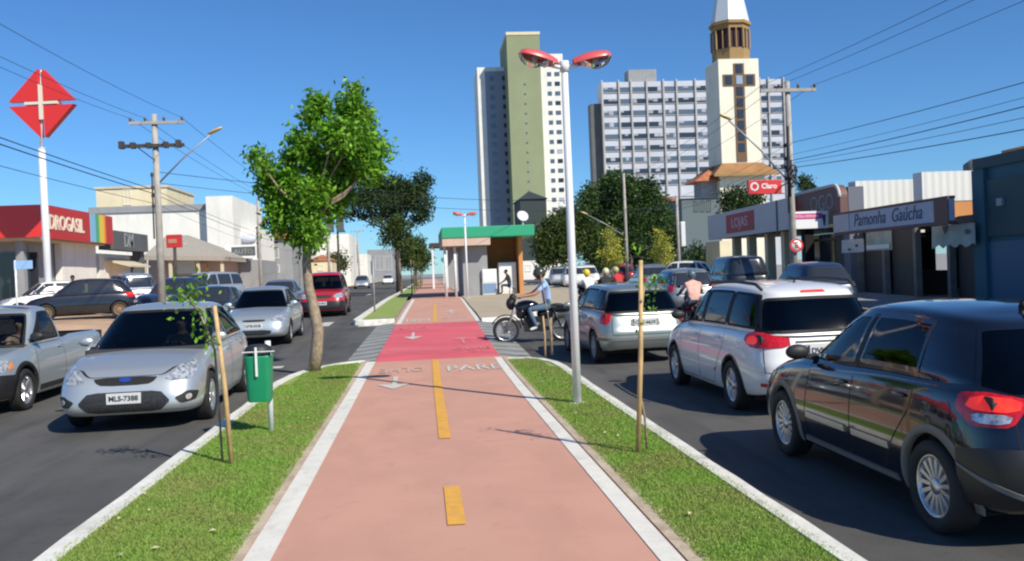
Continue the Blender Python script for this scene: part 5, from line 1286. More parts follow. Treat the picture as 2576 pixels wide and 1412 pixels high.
# belfry
def octo(r, rot=PI/8): return [(cxm+r*math.cos(rot+i*PI/4), Y+D/2+r*math.sin(rot+i*PI/4)) for i in range(8)]
zb0, zb1 = zs, at(1856, 55, Y).z; r = W*.455
b = MB(); b.prism(octo(r), zb0, zb0+(zb1-zb0)*.34); b.build('belfry_base', 'ochre', t)
b = MB(); b.prism(octo(r*.86), zb0+(zb1-zb0)*.34, zb1-.8); b.build('belfry_opening', 'belfry_dark', t)
pts = octo(r)
for i in range(8):
    p, q = Vector(pts[i]), Vector(pts[(i+1) % 8])
    for u in (0, .5):
        c = p.lerp(q, u); b = MB(); b.tube([(c.x, c.y, zb0+(zb1-zb0)*.34), (c.x, c.y, zb1-.7)], .22 if u == 0 else .13, 6, smooth=False); b.build('belfry_column', 'ochre', t)
b = MB(); b.prism(octo(r*1.0), zb1-.7, zb1); b.prism(octo(r*1.12), zb1+.003, zb1+.5); b.build('belfry_cornice', 'ochre', t)
b = MB(); rs = r*1.04; hs = rs*5.0; o8 = octo(rs); b.add([(x, y, zb1+.5) for x, y in o8]+[(cxm, Y+D/2, zb1+.5+hs)], [(i, (i+1) % 8, 8) for i in range(8)]); b.build('spire', 'spire_white', t)
# nave with its tiled roof to the left
x0 = X(1752, 500); zN = at(1780, 442, Y).z
wall_box(t, 'nave_wall', 'wall_grey', x0+1.2, xl_-.61, Y+1, Y+5, -1, zN-.6)
b = MB(); b.add([(x0-.3, Y-.6, zN-.9), (xl_-.5, Y-.6, zN-.9), (xl_-.5, Y+6, zN-.9), (x0-.3, Y+6, zN-.9), (xl_-.5, Y+3, zN+1.8), (xl_-.5, Y+6, zN+1.8)], [(0, 1, 4), (3, 0, 4, 5), (3, 2, 1, 0)]); b.build('nave_roof', 'terracotta', t)
t3, a_, c_, z_ = px_house('parish_house', 'grey-blue parish house with tall dark windows left of the church', 1718, 1812, 498, 112, 12, 'wall_teal2', base=.4, roof=('concrete_dark', .4, .2), wframe='wall_dgrey', winm='dark_void', wins=((1746, 1755, 508, 532), (1762, 1771, 506, 532), (1778, 1787, 504, 532)))
px_house('parish_hall', 'low dark parish hall with a terracotta roof behind the pale pole', 1650, 1735, 505, 124, 10, 'wall_grey', roof=('terracotta', 1.0, .2))
# --- right-hand shops: fronts along a line 2.6 degrees off the street
SA = 2.6; SP = Vector((15.9, 27.6, 0)); ud = Vector((math.sin(math.radians(SA)), math.cos(math.radians(SA)), 0)); nd = Vector((-ud.y, ud.x, 0))
SM = Matrix((ud, -nd, Vector((0, 0, 1)))).transposed().to_4x4(); SM.translation = SP     # local x: along the street, local y: into the building, z up
def fr(x, y, off=0.0):
    p = on_plane(x, y, tuple(SP+nd*off), SA); return (p-SP).dot(ud), p.z
def sbox(t, name, mt, u0, u1, w0, w1, z0, z1, bevel=0):
    b = MB(); b.box(u0, u1, w0, w1, z0, z1, 0, SM); return b.build(name, mt, t, bevel=bevel)
def shop(name, label, u0, cat='shop'): p = SM @ Vector((u0, 0, .2)); return thing(name, label, cat, tuple(p))
GZ = .2
# teal building, nearest
uT, zT = fr(2456, 428); t = shop('teal_building', 'dark teal painted building at the right edge behind the black car', uT-4)
sbox(t, 'wall', 'wall_teal', uT-14, uT, 0, 9, -.3, zT)
sbox(t, 'parapet', 'teal_dark', uT-14.05, uT+.05, -.08, .3, zT, zT+.3)
up_, zp = fr(2492, 595); sbox(t, 'shutter_panel', 'teal_dark', uT-9, up_, -.08, -.003, zp, zT-.35)
sbox(t, 'roller_door', 'roller_blue', uT-9, up_+.1, -.05, -.003, GZ, zp-.15)
sbox(t, 'pilaster', 'wall_teal', uT-.55, uT+.02, -.14, -.003, GZ-.3, zT-.02)
b = MB(); b.box(uT-1.4, uT-1.15, -.16, -.08, 3.0, 3.2, 0, SM); b.build('wall_lamp', 'metal_grey', t)
# orange house far behind and roof-top tanks
uO0, _ = fr(2520, 400, -6); sbox(t, 'roof_house', 'wall_orange', uO0-4, uO0, 6, 10, zT-.1, fr(2540, 375, -6)[1])
for i, (px, py, r_) in enumerate(((2462, 400, .55), (2488, 408, .42))):
    u, z = fr(px, py, -5); p = SM @ Vector((u, 5, 0)); b = MB(); b.lathe([(r_, zT-1.6), (r_, z-.2), (r_*.5, z), (.001, z+.04)], Matrix.Translation((p.x, p.y, 0)), 16); tag(b.build('water_tank', ('concrete_dark', 'metal_white')[i]), ('dark round rooftop water tank above the white wall', 'small white rooftop water tank left of the orange wall')[i], 'water tank')
# bakery-like open shop
u1, _ = fr(2450, 500); u2, _ = fr(2128, 500); uS, _ = fr(2322, 440)
zA = fr(2400, 434)[1]; zB = fr(2200, 452)[1]; zO1 = fr(2420, 505)[1]; zO0 = fr(2420, 545)[1]
t = shop('open_shop', 'open-fronted shop under a long lilac sign with white cladding above', (u1+u2)/2)
for (p0, p1, pt, pb, Y_, mt_, nm_) in ((2321, 2452, 431, 506, 31.0, 'white_cladding', 'upper_wall'), (2157, 2322, 453, 600, 33.0, 'white_cladding', 'upper_wall'), (2380, 2452, 507, 546, 29.6, 'wall_orange', 'orange_band')):
    q0_, q1_ = at(p0, pb, Y_), at(p1, pt, Y_); b = MB(); b.box(q0_.x, q1_.x, Y_, Y_+.6, at((p0+p1)/2, pb, Y_).z, at((p0+p1)/2, pt, Y_).z); b.build(nm_, mt_, t)

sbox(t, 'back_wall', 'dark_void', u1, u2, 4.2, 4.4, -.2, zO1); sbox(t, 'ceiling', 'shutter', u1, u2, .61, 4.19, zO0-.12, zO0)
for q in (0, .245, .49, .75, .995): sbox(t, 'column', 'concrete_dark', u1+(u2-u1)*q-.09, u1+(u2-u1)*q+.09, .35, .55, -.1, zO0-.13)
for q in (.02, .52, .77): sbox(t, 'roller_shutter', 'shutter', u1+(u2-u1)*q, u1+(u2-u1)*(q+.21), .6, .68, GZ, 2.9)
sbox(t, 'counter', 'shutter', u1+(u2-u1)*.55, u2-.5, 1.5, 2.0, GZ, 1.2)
# sign board, projecting, its far end lower
ua, za = fr(2385, 487, .9); ub, zb_ = fr(2098, 553, .9); _, za0 = fr(2385, 541, .9); _, zb0 = fr(2098, 597, .9); zc, zd = (za+zb_)/2, (za0+zb0)/2
t = shop('shop_sign', 'long lilac shop sign with dark blue script lettering, brown ends', (ua+ub)/2, 'sign')
sbox(t, 'board', 'sign_lilac', ua, ub, -.9, -.72, zd, zc); sbox(t, 'end_panel', 'sign_brown', ua-.01, ua+.75, -.93, -.903, zd-.01, zc+.01); sbox(t, 'frame', 'sign_brown', ua, ub, -.92, -.70, zc+.002, zc+.08); sbox(t, 'frame', 'sign_brown', ua, ub, -.92, -.70, zd-.10, zd-.002)
sbox(t, 'end_panel', 'sign_grey', ub-1.3, ub+.01, -.925, -.903, zd, zc)
lm = SM @ frame_mx(((ua+ub)/2-.1, -.906, (zc+zd)/2+.02), (-1, 0, 0), (0, 0, 1)); o = text_mb('Pamonha  Gaúcha', .62, lm, 0, .01, sx=(ub-ua-2.4)/5.2, shear=.25); o.build('lettering', 'ink_blue', t)
for (p0, p1, q0, q1, lbl, mt_) in ((2118, 2172, 600, 637, 'small pale banner with dark marks hung at the far end of the open shop', 'sign_grey'), (2180, 2242, 578, 632, 'banner with a white stripe hung under the lilac sign', 'banner'), (2345, 2452, 560, 622, 'pale green wavy banner hung beside the teal building', 'banner')):
    a0, z1 = fr(p1, q0, .3); b0_, z0_ = fr(p0, q1, .3); _, zz1 = fr(p0, q0+6, .3); n = 14; b = MB(); vs = []
    for i in range(n+1):
        u = a0+(b0_-a0)*i/n; w = -.3+.03*math.sin(i*1.1); zl_ = z0_+.06*math.sin(i*1.7)*(q0 < 570)
        vs += [SM @ Vector((u, w, z1)), SM @ Vector((u, w-.02*math.sin(i), zl_)), SM @ Vector((u, w+.012, z1)), SM @ Vector((u, w-.02*math.sin(i)+.012, zl_))]
    fs = []
    for i in range(n): q = 4*i; fs += [(q, q+1, q+5, q+4), (q+2, q+6, q+7, q+3), (q, q+4, q+6, q+2), (q+1, q+3, q+7, q+5)]
    b.add(vs, fs); u_ = shop('banner', lbl, (a0+b0_)/2, 'banner'); b.build('cloth', mt_, u_)
    um = (a0+b0_)/2; b = MB()
    if p0 == 2180: b.box(a0+.1, b0_-.1, -.345, -.338, z0_+.05, z0_+(z1-z0_)*.3, 0, SM); b.build('stripe', 'sign_white', u_)
    elif p0 == 2118: b.box(um-.5, um-.35, -.345, -.338, z0_+.2, z1-.2, 0, SM); b.box(um+.1, um+.3, -.345, -.338, z0_+.15, z1-.4, 0, SM); b.build('printed_mark', 'ink', u_)
    else: b.box(a0+.25, a0+.45, -.345, -.338, z0_+.45, z1-.3, 0, SM); b.prism([(um+.2, z0_+.6), (um+.5, z0_+.6), (um+.35, z0_+.35)], -.345, -.338, 0, SM @ Matrix(((1, 0, 0, 0), (0, 0, 1, 0), (0, 1, 0, 0), (0, 0, 0, 1)))); b.build('printed_mark', 'wall_dgrey', u_)
# grey pilaster and brown-signed shop
u3, _ = fr(1985, 560); zP = fr(2140, 467)[1]
t = shop('brown_shop', 'shop with a brown arched sign between the lilac sign and the long grey sign', (u2+u3)/2)
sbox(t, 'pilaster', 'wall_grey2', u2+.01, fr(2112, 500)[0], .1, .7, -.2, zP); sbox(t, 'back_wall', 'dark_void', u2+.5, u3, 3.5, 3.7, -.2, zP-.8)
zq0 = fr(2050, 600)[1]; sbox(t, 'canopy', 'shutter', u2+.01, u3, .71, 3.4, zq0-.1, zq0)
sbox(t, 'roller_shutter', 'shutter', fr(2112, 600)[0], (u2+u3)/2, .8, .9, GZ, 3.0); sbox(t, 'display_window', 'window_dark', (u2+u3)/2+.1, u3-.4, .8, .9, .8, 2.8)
uA, zA_ = fr(2112, 463, .25); uB, zB_ = fr(1985, 505, .25); zA0 = fr(2105, 560, .25)[1]
poly = [(uA, zA0), (uA, zA_-.5)]+[(uA+.5*(1-math.cos(a)), zA_-.5+.5*math.sin(a)) for a in np.linspace(.2, PI/2, 6)]+[(uB, zA_-.02), (uB, zA0)]
YZ = Matrix(((1, 0, 0, 0), (0, 0, 1, 0), (0, 1, 0, 0), (0, 0, 0, 1)))
b = MB(); b.prism(poly, -.25, .05, 0, SM @ YZ); b.build('sign_panel', 'sign_brown', t)
b = MB(); rp = [(a, c) for a, c in poly[1:-1]]; b.tube([SM @ Vector((a, -.27, c)) for a, c in rp], .07, 6); b.build('sign_border', 'sign_grey', t)
lm = SM @ frame_mx((uA+1.75, -.256, (zA_+zA0)/2+.1), (-1, 0, 0), (0, 0, 1)); text_mb('OGO', .9, lm, 0, .01, sx=1.1).build('lettering', 'wall_grey', t)
lm = SM @ frame_mx((uA+5.0, -.256, (zA_+zA0)/2+.1), (-1, 0, 0), (0, 0, 1)); text_mb('MERCAD', .62, lm, 0, .01).build('lettering', 'sign_dred', t)
# pink and white box sign facing down the street
Yq = 33.5; a, c = at(1993, 577, Yq), at(2083, 527, Yq); t = thing('box_sign', 'pink and white projecting box sign right of the no-parking disc', 'sign', ((a.x+c.x)/2, Yq, a.z))
b = MB(); b.box(a.x, c.x, Yq, Yq+.2, a.z, c.z-.05); b.build('sign_box', 'sign_white', t, bevel=.01)
b = MB(); b.box(a.x+.03, c.x-.25, Yq-.012, Yq-.002, a.z+(c.z-a.z)*.52, c.z-.13); b.build('pink_band', 'sign_pink', t)
b = MB(); b.tube([(c.x-.18, Yq-.01, a.z+.1), (c.x-.18, Yq-.012, c.z-.2)], [.03, .07], 8); b.build('printed_mark', 'ink', t)
text_mb('MODA FEMININA', .15, frame_mx(((a.x+c.x)/2-.12, Yq-.014, a.z+(c.z-a.z)*.66), (1, 0, 0), (0, 0, 1)), 0, .002, sx=.80).build('lettering', 'sign_white', t)
# long grey sign shop
uc, zc1 = fr(1981, 493, .6); ud_, zd1 = fr(1780, 548, .6); _, zc0 = fr(1981, 577, .6); _, zd0 = fr(1780, 605, .6)
ztp, zbt = (zc1+zd1)/2, (zc0+zd0)/2
t = shop('grey_sign_shop', 'shop under the very long grey ribbed metal sign with a red panel', (uc+ud_)/2)
b = MB(); b.prism([(uc, zbt), (ud_, zbt), (ud_, ztp), (uc, ztp)], -.6, -.3, 0, SM @ YZ); b.build('sign_board', 'ribbed_grey', t)
um = (uc+ud_)/2; ul = ud_-uc
ur0, ur1 = fr(1897, 550, .6)[0], fr(1828, 570, .6)[0]; sbox(t, 'red_panel', 'sign_dred2', ur0, ur1, -.63, -.603, zbt+(ztp-zbt)*.15, ztp-(ztp-zbt)*.15)
lm = SM @ frame_mx(((ur0+ur1)/2, -.634, (zbt+ztp)/2), (-1, 0, 0), (0, 0, 1)); text_mb('LOJAS', .7, lm, 0, .004, sx=(ur1-ur0)/3.2).build('lettering', 'sign_grey', t)
sbox(t, 'trim_bar', 'wall_dgrey', uc+ul*.10, uc+ul*.115, -.62, -.603, zbt, ztp)
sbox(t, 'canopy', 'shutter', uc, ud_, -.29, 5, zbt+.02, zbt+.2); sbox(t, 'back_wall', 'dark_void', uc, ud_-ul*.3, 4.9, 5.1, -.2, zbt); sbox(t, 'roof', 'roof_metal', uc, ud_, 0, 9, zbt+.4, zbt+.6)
for q, mt_ in ((.02, 'dark_void'), (.22, 'wall_cream'), (.40, 'wall_cream'), (.62, 'wall_cream'), (.82, 'wall_cream')): sbox(t, 'column', mt_, uc+ul*q, uc+ul*q+.45, .2, .6, -.2, zbt+.01)
# tall white wall strips behind, lit
px_house('cream_gate', 'cream gate wall of the church grounds under the grey sign', 1812, 1840, 606, 78, 4, 'wall_cream', 'wall')
# red square sign facing down the street
Yq = 32.2; a, c = at(1884, 489, Yq), at(1966, 452, Yq); t = thing('red_sign', 'red square sign with a white ring emblem fixed to the utility pole', 'sign', ((a.x+c.x)/2, Yq, a.z))
b = MB(); b.box(a.x, c.x, Yq, Yq+.18, a.z, c.z); b.build('sign_box', 'sign_red', t, bevel=.01)
hh = c.z-a.z; q = Vector((a.x+hh*.45, Yq-.006, a.z+hh*.55)); b = MB(); fm = frame_mx(q, (1, 0, 0), (0, 0, 1)); b.lathe([(hh*.20, .001), (hh*.32, .001)], fm, 24, 0); b.build('ring_emblem', 'sign_white', t)
text_mb('Claro', .26, frame_mx((a.x+hh*1.55, Yq-.004, a.z+hh*.55), (1, 0, 0), (0, 0, 1)), 0, .003, bold=.008).build('lettering', 'sign_white', t)
b = MB(); b.tube([(c.x, Yq+.1, (a.z+c.z)/2), (xr+.1, Yr+.1, (a.z+c.z)/2)], .03, 6); b.build('bracket', 'metal_grey', t)
# distant row continuing on the right beyond the shops
px_house('distant_row', 'low pale building glimpsed between the square trees and the church', 1600, 1720, 650, 118, 8, 'wall_grey', wins=((1620, 1640, 665, 680), (1660, 1680, 665, 680)))
px_house('distant_row', 'pale low building behind the motorcyclists, left of the square trees', 1310, 1420, 655, 120, 8, 'wall_white', wins=((1322, 1335, 668, 682), (1350, 1365, 668, 682)))
px_house('distant_block', 'dark gabled building at the foot of the green tower', 1312, 1378, 500, 150, 10, 'block_dark', roof=('block_dark', 1.6, .3))
# ------------------------------------------------------------------ vehicles
def oval(cx, cz, rx, rz, n=14, e=.8): return [(cx+rx*math.copysign(abs(math.cos(a))**e, math.cos(a)), cz+rz*math.copysign(abs(math.sin(a))**e, math.sin(a))) for a in np.linspace(0, 2*PI, n, endpoint=False)]
# silver hatchback with the trapezoid grille, facing us
focus = spec_hatch(L=4.35, hw=.875, H=1.50, wb=2.64, foh=.87, R=.315, paint='paint_silver', near=True,
    zt=[(-2.18, .88), (-1.7, .98), (-.8, .985), (.2, .965), (.75, .955), (1.15, .90), (1.6, .83), (1.9, .76), (2.18, .66)],
    cab=dict(w0=.80, w1=.60, cowl=1.22, head=.22, rbase=-2.0, rhead=-1.35, roof=[(-2.1, 1.25), (-1.7, 1.38), (-1.2, 1.455), (-.4, 1.495), (.2, 1.485), (.6, 1.42), (1.2, 1.3)],
        side=[(None, -.12, 0, 0), (-.2, -1.2, 0, .1), (-1.28, None, .1, 0)], nf=4.6, nr=5, mr=.25, mf=.25),
    seams=[[(.70, .94), (.74, .42), (.66, .27), (-.10, .27), (-.16, .38), (-.16, .96)], [(-.16, .38), (-.18, .27), (-.72, .27), (-.86, .45), (-1.18, .75), (-1.2, .96)]],
    fseams=[[(-.72, .78), (-.44, .705), (.44, .705), (.72, .78)]], handles=[(.02, .83), (-1.0, .85)], rseams=[],
    patches=[('grille', 'L', 'F', rnd([(-.40, .685), (.40, .685), (.36, .615), (.27, .575), (-.27, .575), (-.36, .615)], 1), .006, 'grille_black', False),
             ('badge', 'L', 'F', oval(0, .64, .075, .030, e=1), .012, 'badge_blue', False),
             ('grille_chrome', 'L', 'F', [(-.40, .70), (.40, .70), (.395, .688), (-.395, .688)], .010, 'alloy', False),
             ('lower_grille', 'L', 'F', rnd([(-.54, .37), (-.42, .50), (.42, .50), (.54, .37), (.42, .255), (-.42, .255)], 1, .12), .006, 'grille_mesh', False),
             ('headlight', 'L', 'F', rnd([(.46, .64), (.60, .595), (.84, .62), (1.00, .72), (1.04, .82), (.94, .825), (.70, .775)], 1), .006, 'lamp_clear', True),
             ('fog_lamp_recess', 'L', 'F', rnd([(.58, .40), (.74, .475), (.96, .45), (.90, .35), (.66, .33)], 1, .12), .005, 'black_plastic', True),
             ('fog_lamp', 'L', 'F', oval(.76, .40, .045, .035, e=1), .010, 'lamp_clear', True),
             ('taillight', 'L', 'S', rnd([(-2.05, .80), (-1.8, .80), (-1.85, .97), (-2.05, .97)], 1), .006, 'lamp_red', True)],
    plates=[('F', .425, 'MLS-7388')], spokes=(5, .04, True), mirror=(.74, 1.03), lightseat=False, clearfront=True)
car1 = make_car('hatchback', 'silver hatchback with a trapezoid lower grille facing us beside the left strip', 'car', (-3.70, 13.42, 0), math.radians(181.5), focus, 'cars on the left street')
# black hatchback, rear three-quarter
gol = spec_hatch(L=3.90, hw=.835, H=1.42, wb=2.465, foh=.79, R=.298, paint='paint_black', lipmat='grey_trim', lipw=.045, lipo=.012, gap=.05,
    zt=[(-1.95, .86), (-1.78, .93), (-1.5, .975), (-.8, .975), (.2, .945), (.75, .92), (1.2, .865), (1.6, .77), (1.95, .66)],
    cab=dict(w0=.745, w1=.555, cowl=1.04, head=.20, rbase=-1.88, rhead=-1.30, roof=[(-1.9, 1.18), (-1.6, 1.30), (-1.2, 1.365), (-.4, 1.405), (.2, 1.395), (.6, 1.33), (1.1, 1.24)],
        side=[(None, -.14, 0, 0), (-.22, -1.0, 0, .12)], nf=4.6, nr=4.6, mr=.2, wf=(.05, .90, .92, .90), wr=(.03, .90, .92, .84)),
    seams=[[(.60, .88), (.66, .42), (.58, .25), (-.12, .25), (-.18, .35), (-.18, .92)], [(-.18, .35), (-.20, .25), (-.66, .25), (-.80, .48), (-1.02, .74), (-1.06, .935)]],
    cseams=[[(-.18, .94), (-.18, 1.34)]], handles=[(-.02, .82), (-.90, .835)], sealmat='paint_black',
    mould=[([(.62, .44), (-.10, .44), (-.10, .49), (.62, .49)], 0, 'alloy_trim'), ([(-.22, .44), (-.78, .44), (-.78, .49), (-.22, .49)], 0, 'alloy_trim'), ([(.70, .235), (-.86, .235), (-.84, .275), (.68, .275)], 0, 'grey_trim')],
    patches=[('pillar_cover', 'C', 'S', [(-.26, .97), (-.10, .97), (-.10, 1.31), (-.26, 1.31)], .0025, 'black_plastic', True),
             ('taillight', 'L', 'R', rnd([(.66, .75), (.55, .90), (.80, .935), (1.00, .925), (1.04, .84), (.90, .745)], 1, .12), .012, 'lamp_red', True),
             ('brake_lamp', 'L', 'R', rnd([(.62, .83), (.60, .90), (.90, .915), (.95, .84)], 1), .018, 'lamp_lit_red', True),
             ('reverse_lamp', 'L', 'R', rnd([(.68, .765), (.65, .82), (.90, .82), (.88, .765)], 1), .018, 'lamp_clear', True),
             ('rear_bumper', 'L', 'R', [(-1.05, .28), (1.05, .28), (1.04, .60), (.8, .63), (-.8, .63), (-1.04, .60)], .012, 'bumper_black', False),
             ('bumper_crease', 'L', 'R', [(.58, .36), (.80, .44), (1.04, .52), (1.03, .50), (.80, .41), (.60, .335)], .018, 'grey_trim', True),
             ('headlight', 'L', 'F', rnd([(.48, .58), (.60, .56), (.92, .60), (.98, .74), (.80, .74), (.54, .70)], 1), .006, 'lamp_clear', True),
             ('fuel_flap', 'L', 'S', oval(-1.42, .80, .065, .065, e=1), .003, 'paint_black', False)],
    rseams=[[(-.66, .93), (-.62, .62), (.62, .62), (.66, .93)]], spokes=(15, .021, False), plates=[('R', .50, 'EPG-4152')], mirror=(.66, .97), mirmat='black_plastic', glassf='glass_clear', clearfront=True)
car2 = make_car('hatchback', 'glossy black hatchback with brake lights on, nearest car on the right', 'car', (4.02, 6.72, 0), math.radians(-.9), gol, 'cars on the right street')
z_ = 1.46; b = MB(); b.tube([(0, -1.05, 1.39), (.0, -1.06, 1.45)], [.03, .02], 8); b.tube([(0, -1.06, 1.44), (.0, -1.30, 1.63)], .010, 5); b.build('antenna', 'black_plastic', car2, True)
# white wagon
fox = spec_hatch(L=4.18, hw=.83, H=1.58, wb=2.465, foh=.82, R=.30, paint='paint_white',
    zt=[(-2.09, .93), (-1.7, .97), (-.8, .98), (.3, .965), (.85, .95), (1.3, .90), (1.7, .82), (2.09, .68)],
    cab=dict(w0=.745, w1=.60, cowl=1.30, head=.42, rbase=-2.02, rhead=-1.72, roof=[(-2.05, 1.30), (-1.8, 1.41), (-1.4, 1.465), (-.4, 1.495), (.3, 1.48), (.7, 1.40), (1.3, 1.24)],
        side=[(None, .10, 0, 0), (.03, -.86, 0, .0), (-.92, None, .0, 0)], nf=5., nr=5.2, mr=.2, wr=(.06, .84, .93, .88)),
    seams=[[(.92, .94), (.94, .42), (.84, .25), (.12, .25), (.06, .35), (.06, .97)], [(.06, .35), (.04, .25), (-.50, .25), (-.66, .48), (-.88, .74), (-.90, .975)]],
    cseams=[[(.065, .99), (.065, 1.42)], [(-.89, .99), (-.89, 1.42)]], handles=[(.22, .83), (-.72, .845)], mould=[([(.86, .42), (-.60, .42), (-.60, .455), (.86, .455)], 0, 'paint_white')],
    patches=[('pillar_cover', 'C', 'S', [(-.005, 1.035), (.145, 1.035), (.145, 1.40), (-.005, 1.40)], .0025, 'black_plastic', True), ('pillar_cover', 'C', 'S', [(-.96, 1.035), (-.83, 1.035), (-.83, 1.39), (-.96, 1.39)], .0025, 'black_plastic', True),
             ('taillight', 'L', 'R', rnd([(.42, .80), (.44, .92), (.78, .97), (1.06, .94), (1.12, .86), (.90, .78)], 1, .18), .012, 'lamp_red', True),
             ('brake_lamp', 'L', 'R', oval(.92, .87, .10, .045), .017, 'lamp_lit_red', True),
             ('plate_recess', 'L', 'R', rnd([(-.30, .68), (.30, .68), (.32, .82), (-.32, .82)], 1, .1), .006, 'grey_trim', False),
             ('tailgate_trim', 'L', 'R', [(-.36, .845), (.36, .845), (.36, .865), (-.36, .865)], .012, 'black_plastic', False),
             ('bumper_reflector', 'L', 'R', [(.55, .36), (.80, .36), (.80, .40), (.55, .40)], .006, 'lamp_red', True),
             ('high_brake_light', 'C', 'R', [(-.17, 1.395), (.17, 1.395), (.16, 1.425), (-.16, 1.425)], .012, 'lamp_lit_red', False),
             ('headlight', 'L', 'F', rnd([(.48, .58), (.60, .56), (.92, .60), (.98, .76), (.80, .76), (.54, .70)], 1), .006, 'lamp_clear', True)],
    rseams=[[(-.74, .95), (-.72, .52), (.72, .52), (.74, .95)]], spokes=(7, .035, False), plates=[('R', .75, 'DVK-2093')], mirror=(.98, 1.03), mirmat='black_plastic', glassr='glass_dark', glassf='glass_tint')
car3 = make_car('station_wagon', 'white station wagon with dark roof rails ahead of the black hatchback', 'car', (4.47, 11.70, 0), math.radians(-.2), fox, 'cars on the right street')
for s_ in (-1, 1):
    b = MB(); b.tube([(s_*.56, .30, 1.46), (s_*.575, .15, 1.515), (s_*.575, -.8, 1.53), (s_*.57, -1.45, 1.505), (s_*.56, -1.62, 1.44)], [.018, .02, .02, .02, .018], 8); b.build('roof_rail', 'black_plastic', car3, True)
b = MB(); b.tube([(0, -1.2, 1.485), (0, -1.24, 1.53)], [.02, .012], 8); b.build('antenna', 'black_plastic', car3, True)
# silver-green hatchback farther on
palio = spec_hatch(L=3.83, hw=.815, H=1.44, wb=2.36, foh=.79, R=.29, paint='paint_palio',
    cab=dict(w0=.73, w1=.58, cowl=1.02, head=.26, rbase=-1.84, rhead=-1.52, roof=[(-1.86, 1.23), (-1.7, 1.31), (-1.4, 1.355), (-.4, 1.40), (.2, 1.39), (.6, 1.33), (1.1, 1.22)],
        side=[(None, -.14, 0, 0), (-.21, -1.02, 0, .06), (-1.09, None, .06, 0)], nf=5., nr=6, mr=.19, wr=(.06, .86, .92, .90)),
    patches=[('taillight', 'L', 'R', rnd([(.66, .70), (.62, .96), (.86, .97), (.93, .72)], 1, .2), .012, 'lamp_red', True),
             ('rear_bumper_trim', 'L', 'R', [(-1.2, .42), (1.2, .42), (1.2, .47), (-1.2, .47)], .010, 'grey_trim', False),
             ('plate_recess', 'L', 'R', rnd([(-.27, .66), (.27, .66), (.27, .80), (-.27, .80)], 1, .1), .004, 'grey_trim', False)],
    handles=[(-.02, .78), (-.92, .79)], spokes=(8, .03, False), rimmat='metal_grey', plates=[('R', .73, 'CXT-6610')], mirror=(.64, .97), mirmat='paint_palio', mould=[([(.62, .46), (-.10, .46), (-.10, .51), (.62, .51)], 0, 'grey_trim'), ([(-.24, .46), (-.74, .46), (-.74, .51), (-.24, .51)], 0, 'grey_trim')])
make_car('hatchback', 'silver-green hatchback with tall red tail lights ahead of the white wagon', 'car', (3.80, 17.45, TT(17.3)), math.radians(2.6), palio, 'cars on the right street')
# silver pick-up at the left edge
pick = spec_hatch(L=4.45, hw=.83, H=1.58, wb=2.72, foh=.82, R=.31, paint='paint_silver_blue', lipmat='black_plastic', lipw=.06, lipo=.018,
    zt=[(-2.22, 1.00), (-.55, 1.02), (-.2, .98), (.5, .97), (.95, .965), (1.35, .91), (1.8, .84), (2.22, .70)], crown=.02, bed=(-2.12, -.25, .70),
    cab=dict(w0=.75, w1=.585, cowl=1.35, head=.52, rbase=-.22, rhead=-.10, roof=[(-.3, 1.46), (-.1, 1.50), (.2, 1.52), (.5, 1.50), (.8, 1.42), (1.3, 1.3)],
        side=[(None, .02, 0, .0)], nf=5., nr=8, mr=.10, y0=.5, seats=(.45,), wr=(.12, .84, .85, .82)),
    seams=[[(.98, .95), (1.0, .45), (.92, .28), (.0, .28), (-.06, .38), (-.06, .98)]], cseams=[], rseams=[], handles=[(.12, .86)],
    patches=[('grille', 'L', 'F', rnd([(-.36, .70), (.36, .70), (.33, .60), (-.33, .60)], 1), .006, 'black_plastic', False),
             ('front_bumper', 'L', 'F', [(-1.25, .24), (1.25, .24), (1.22, .56), (.8, .585), (-.8, .585), (-1.22, .56)], .012, 'bumper_black', False),
             ('headlight', 'L', 'F', rnd([(.44, .62), (.56, .59), (.90, .62), (.99, .76), (.82, .79), (.52, .74)], 1), .008, 'lamp_clear', True),
             ('indicator', 'L', 'F', rnd([(.96, .64), (1.06, .66), (1.06, .74), (1.0, .75)], 1), .010, 'lamp_orange', True),
             ('sill_trim', 'L', 'S', [(.90, .25), (-.95, .25), (-.95, .33), (.90, .33)], .010, 'bumper_black', False)],
    plates=[('F', .42, 'HDA-3071')], spokes=(5, .045, False), mirror=(1.0, 1.05), mirmat='black_plastic', glassf='glass_clear', clearfront=True)
car4 = make_car('pickup_truck', 'silver-blue small pickup with an empty bed at the left edge', 'pickup', (-6.70, 15.35, 0), math.radians(180), pick, 'cars on the left street')
b = MB(); b.box(-.69, .69, -2.12, -.28, .50, .53); b.box(-.70, -.68, -2.12, -.27, .50, .99); b.box(.68, .70, -2.12, -.27, .50, .99); b.box(-.68, .68, -2.13, -2.10, .50, .99); b.box(-.68, .68, -.29, -.26, .50, .99); b.build('cargo_bed', 'bumper_black', car4, True)
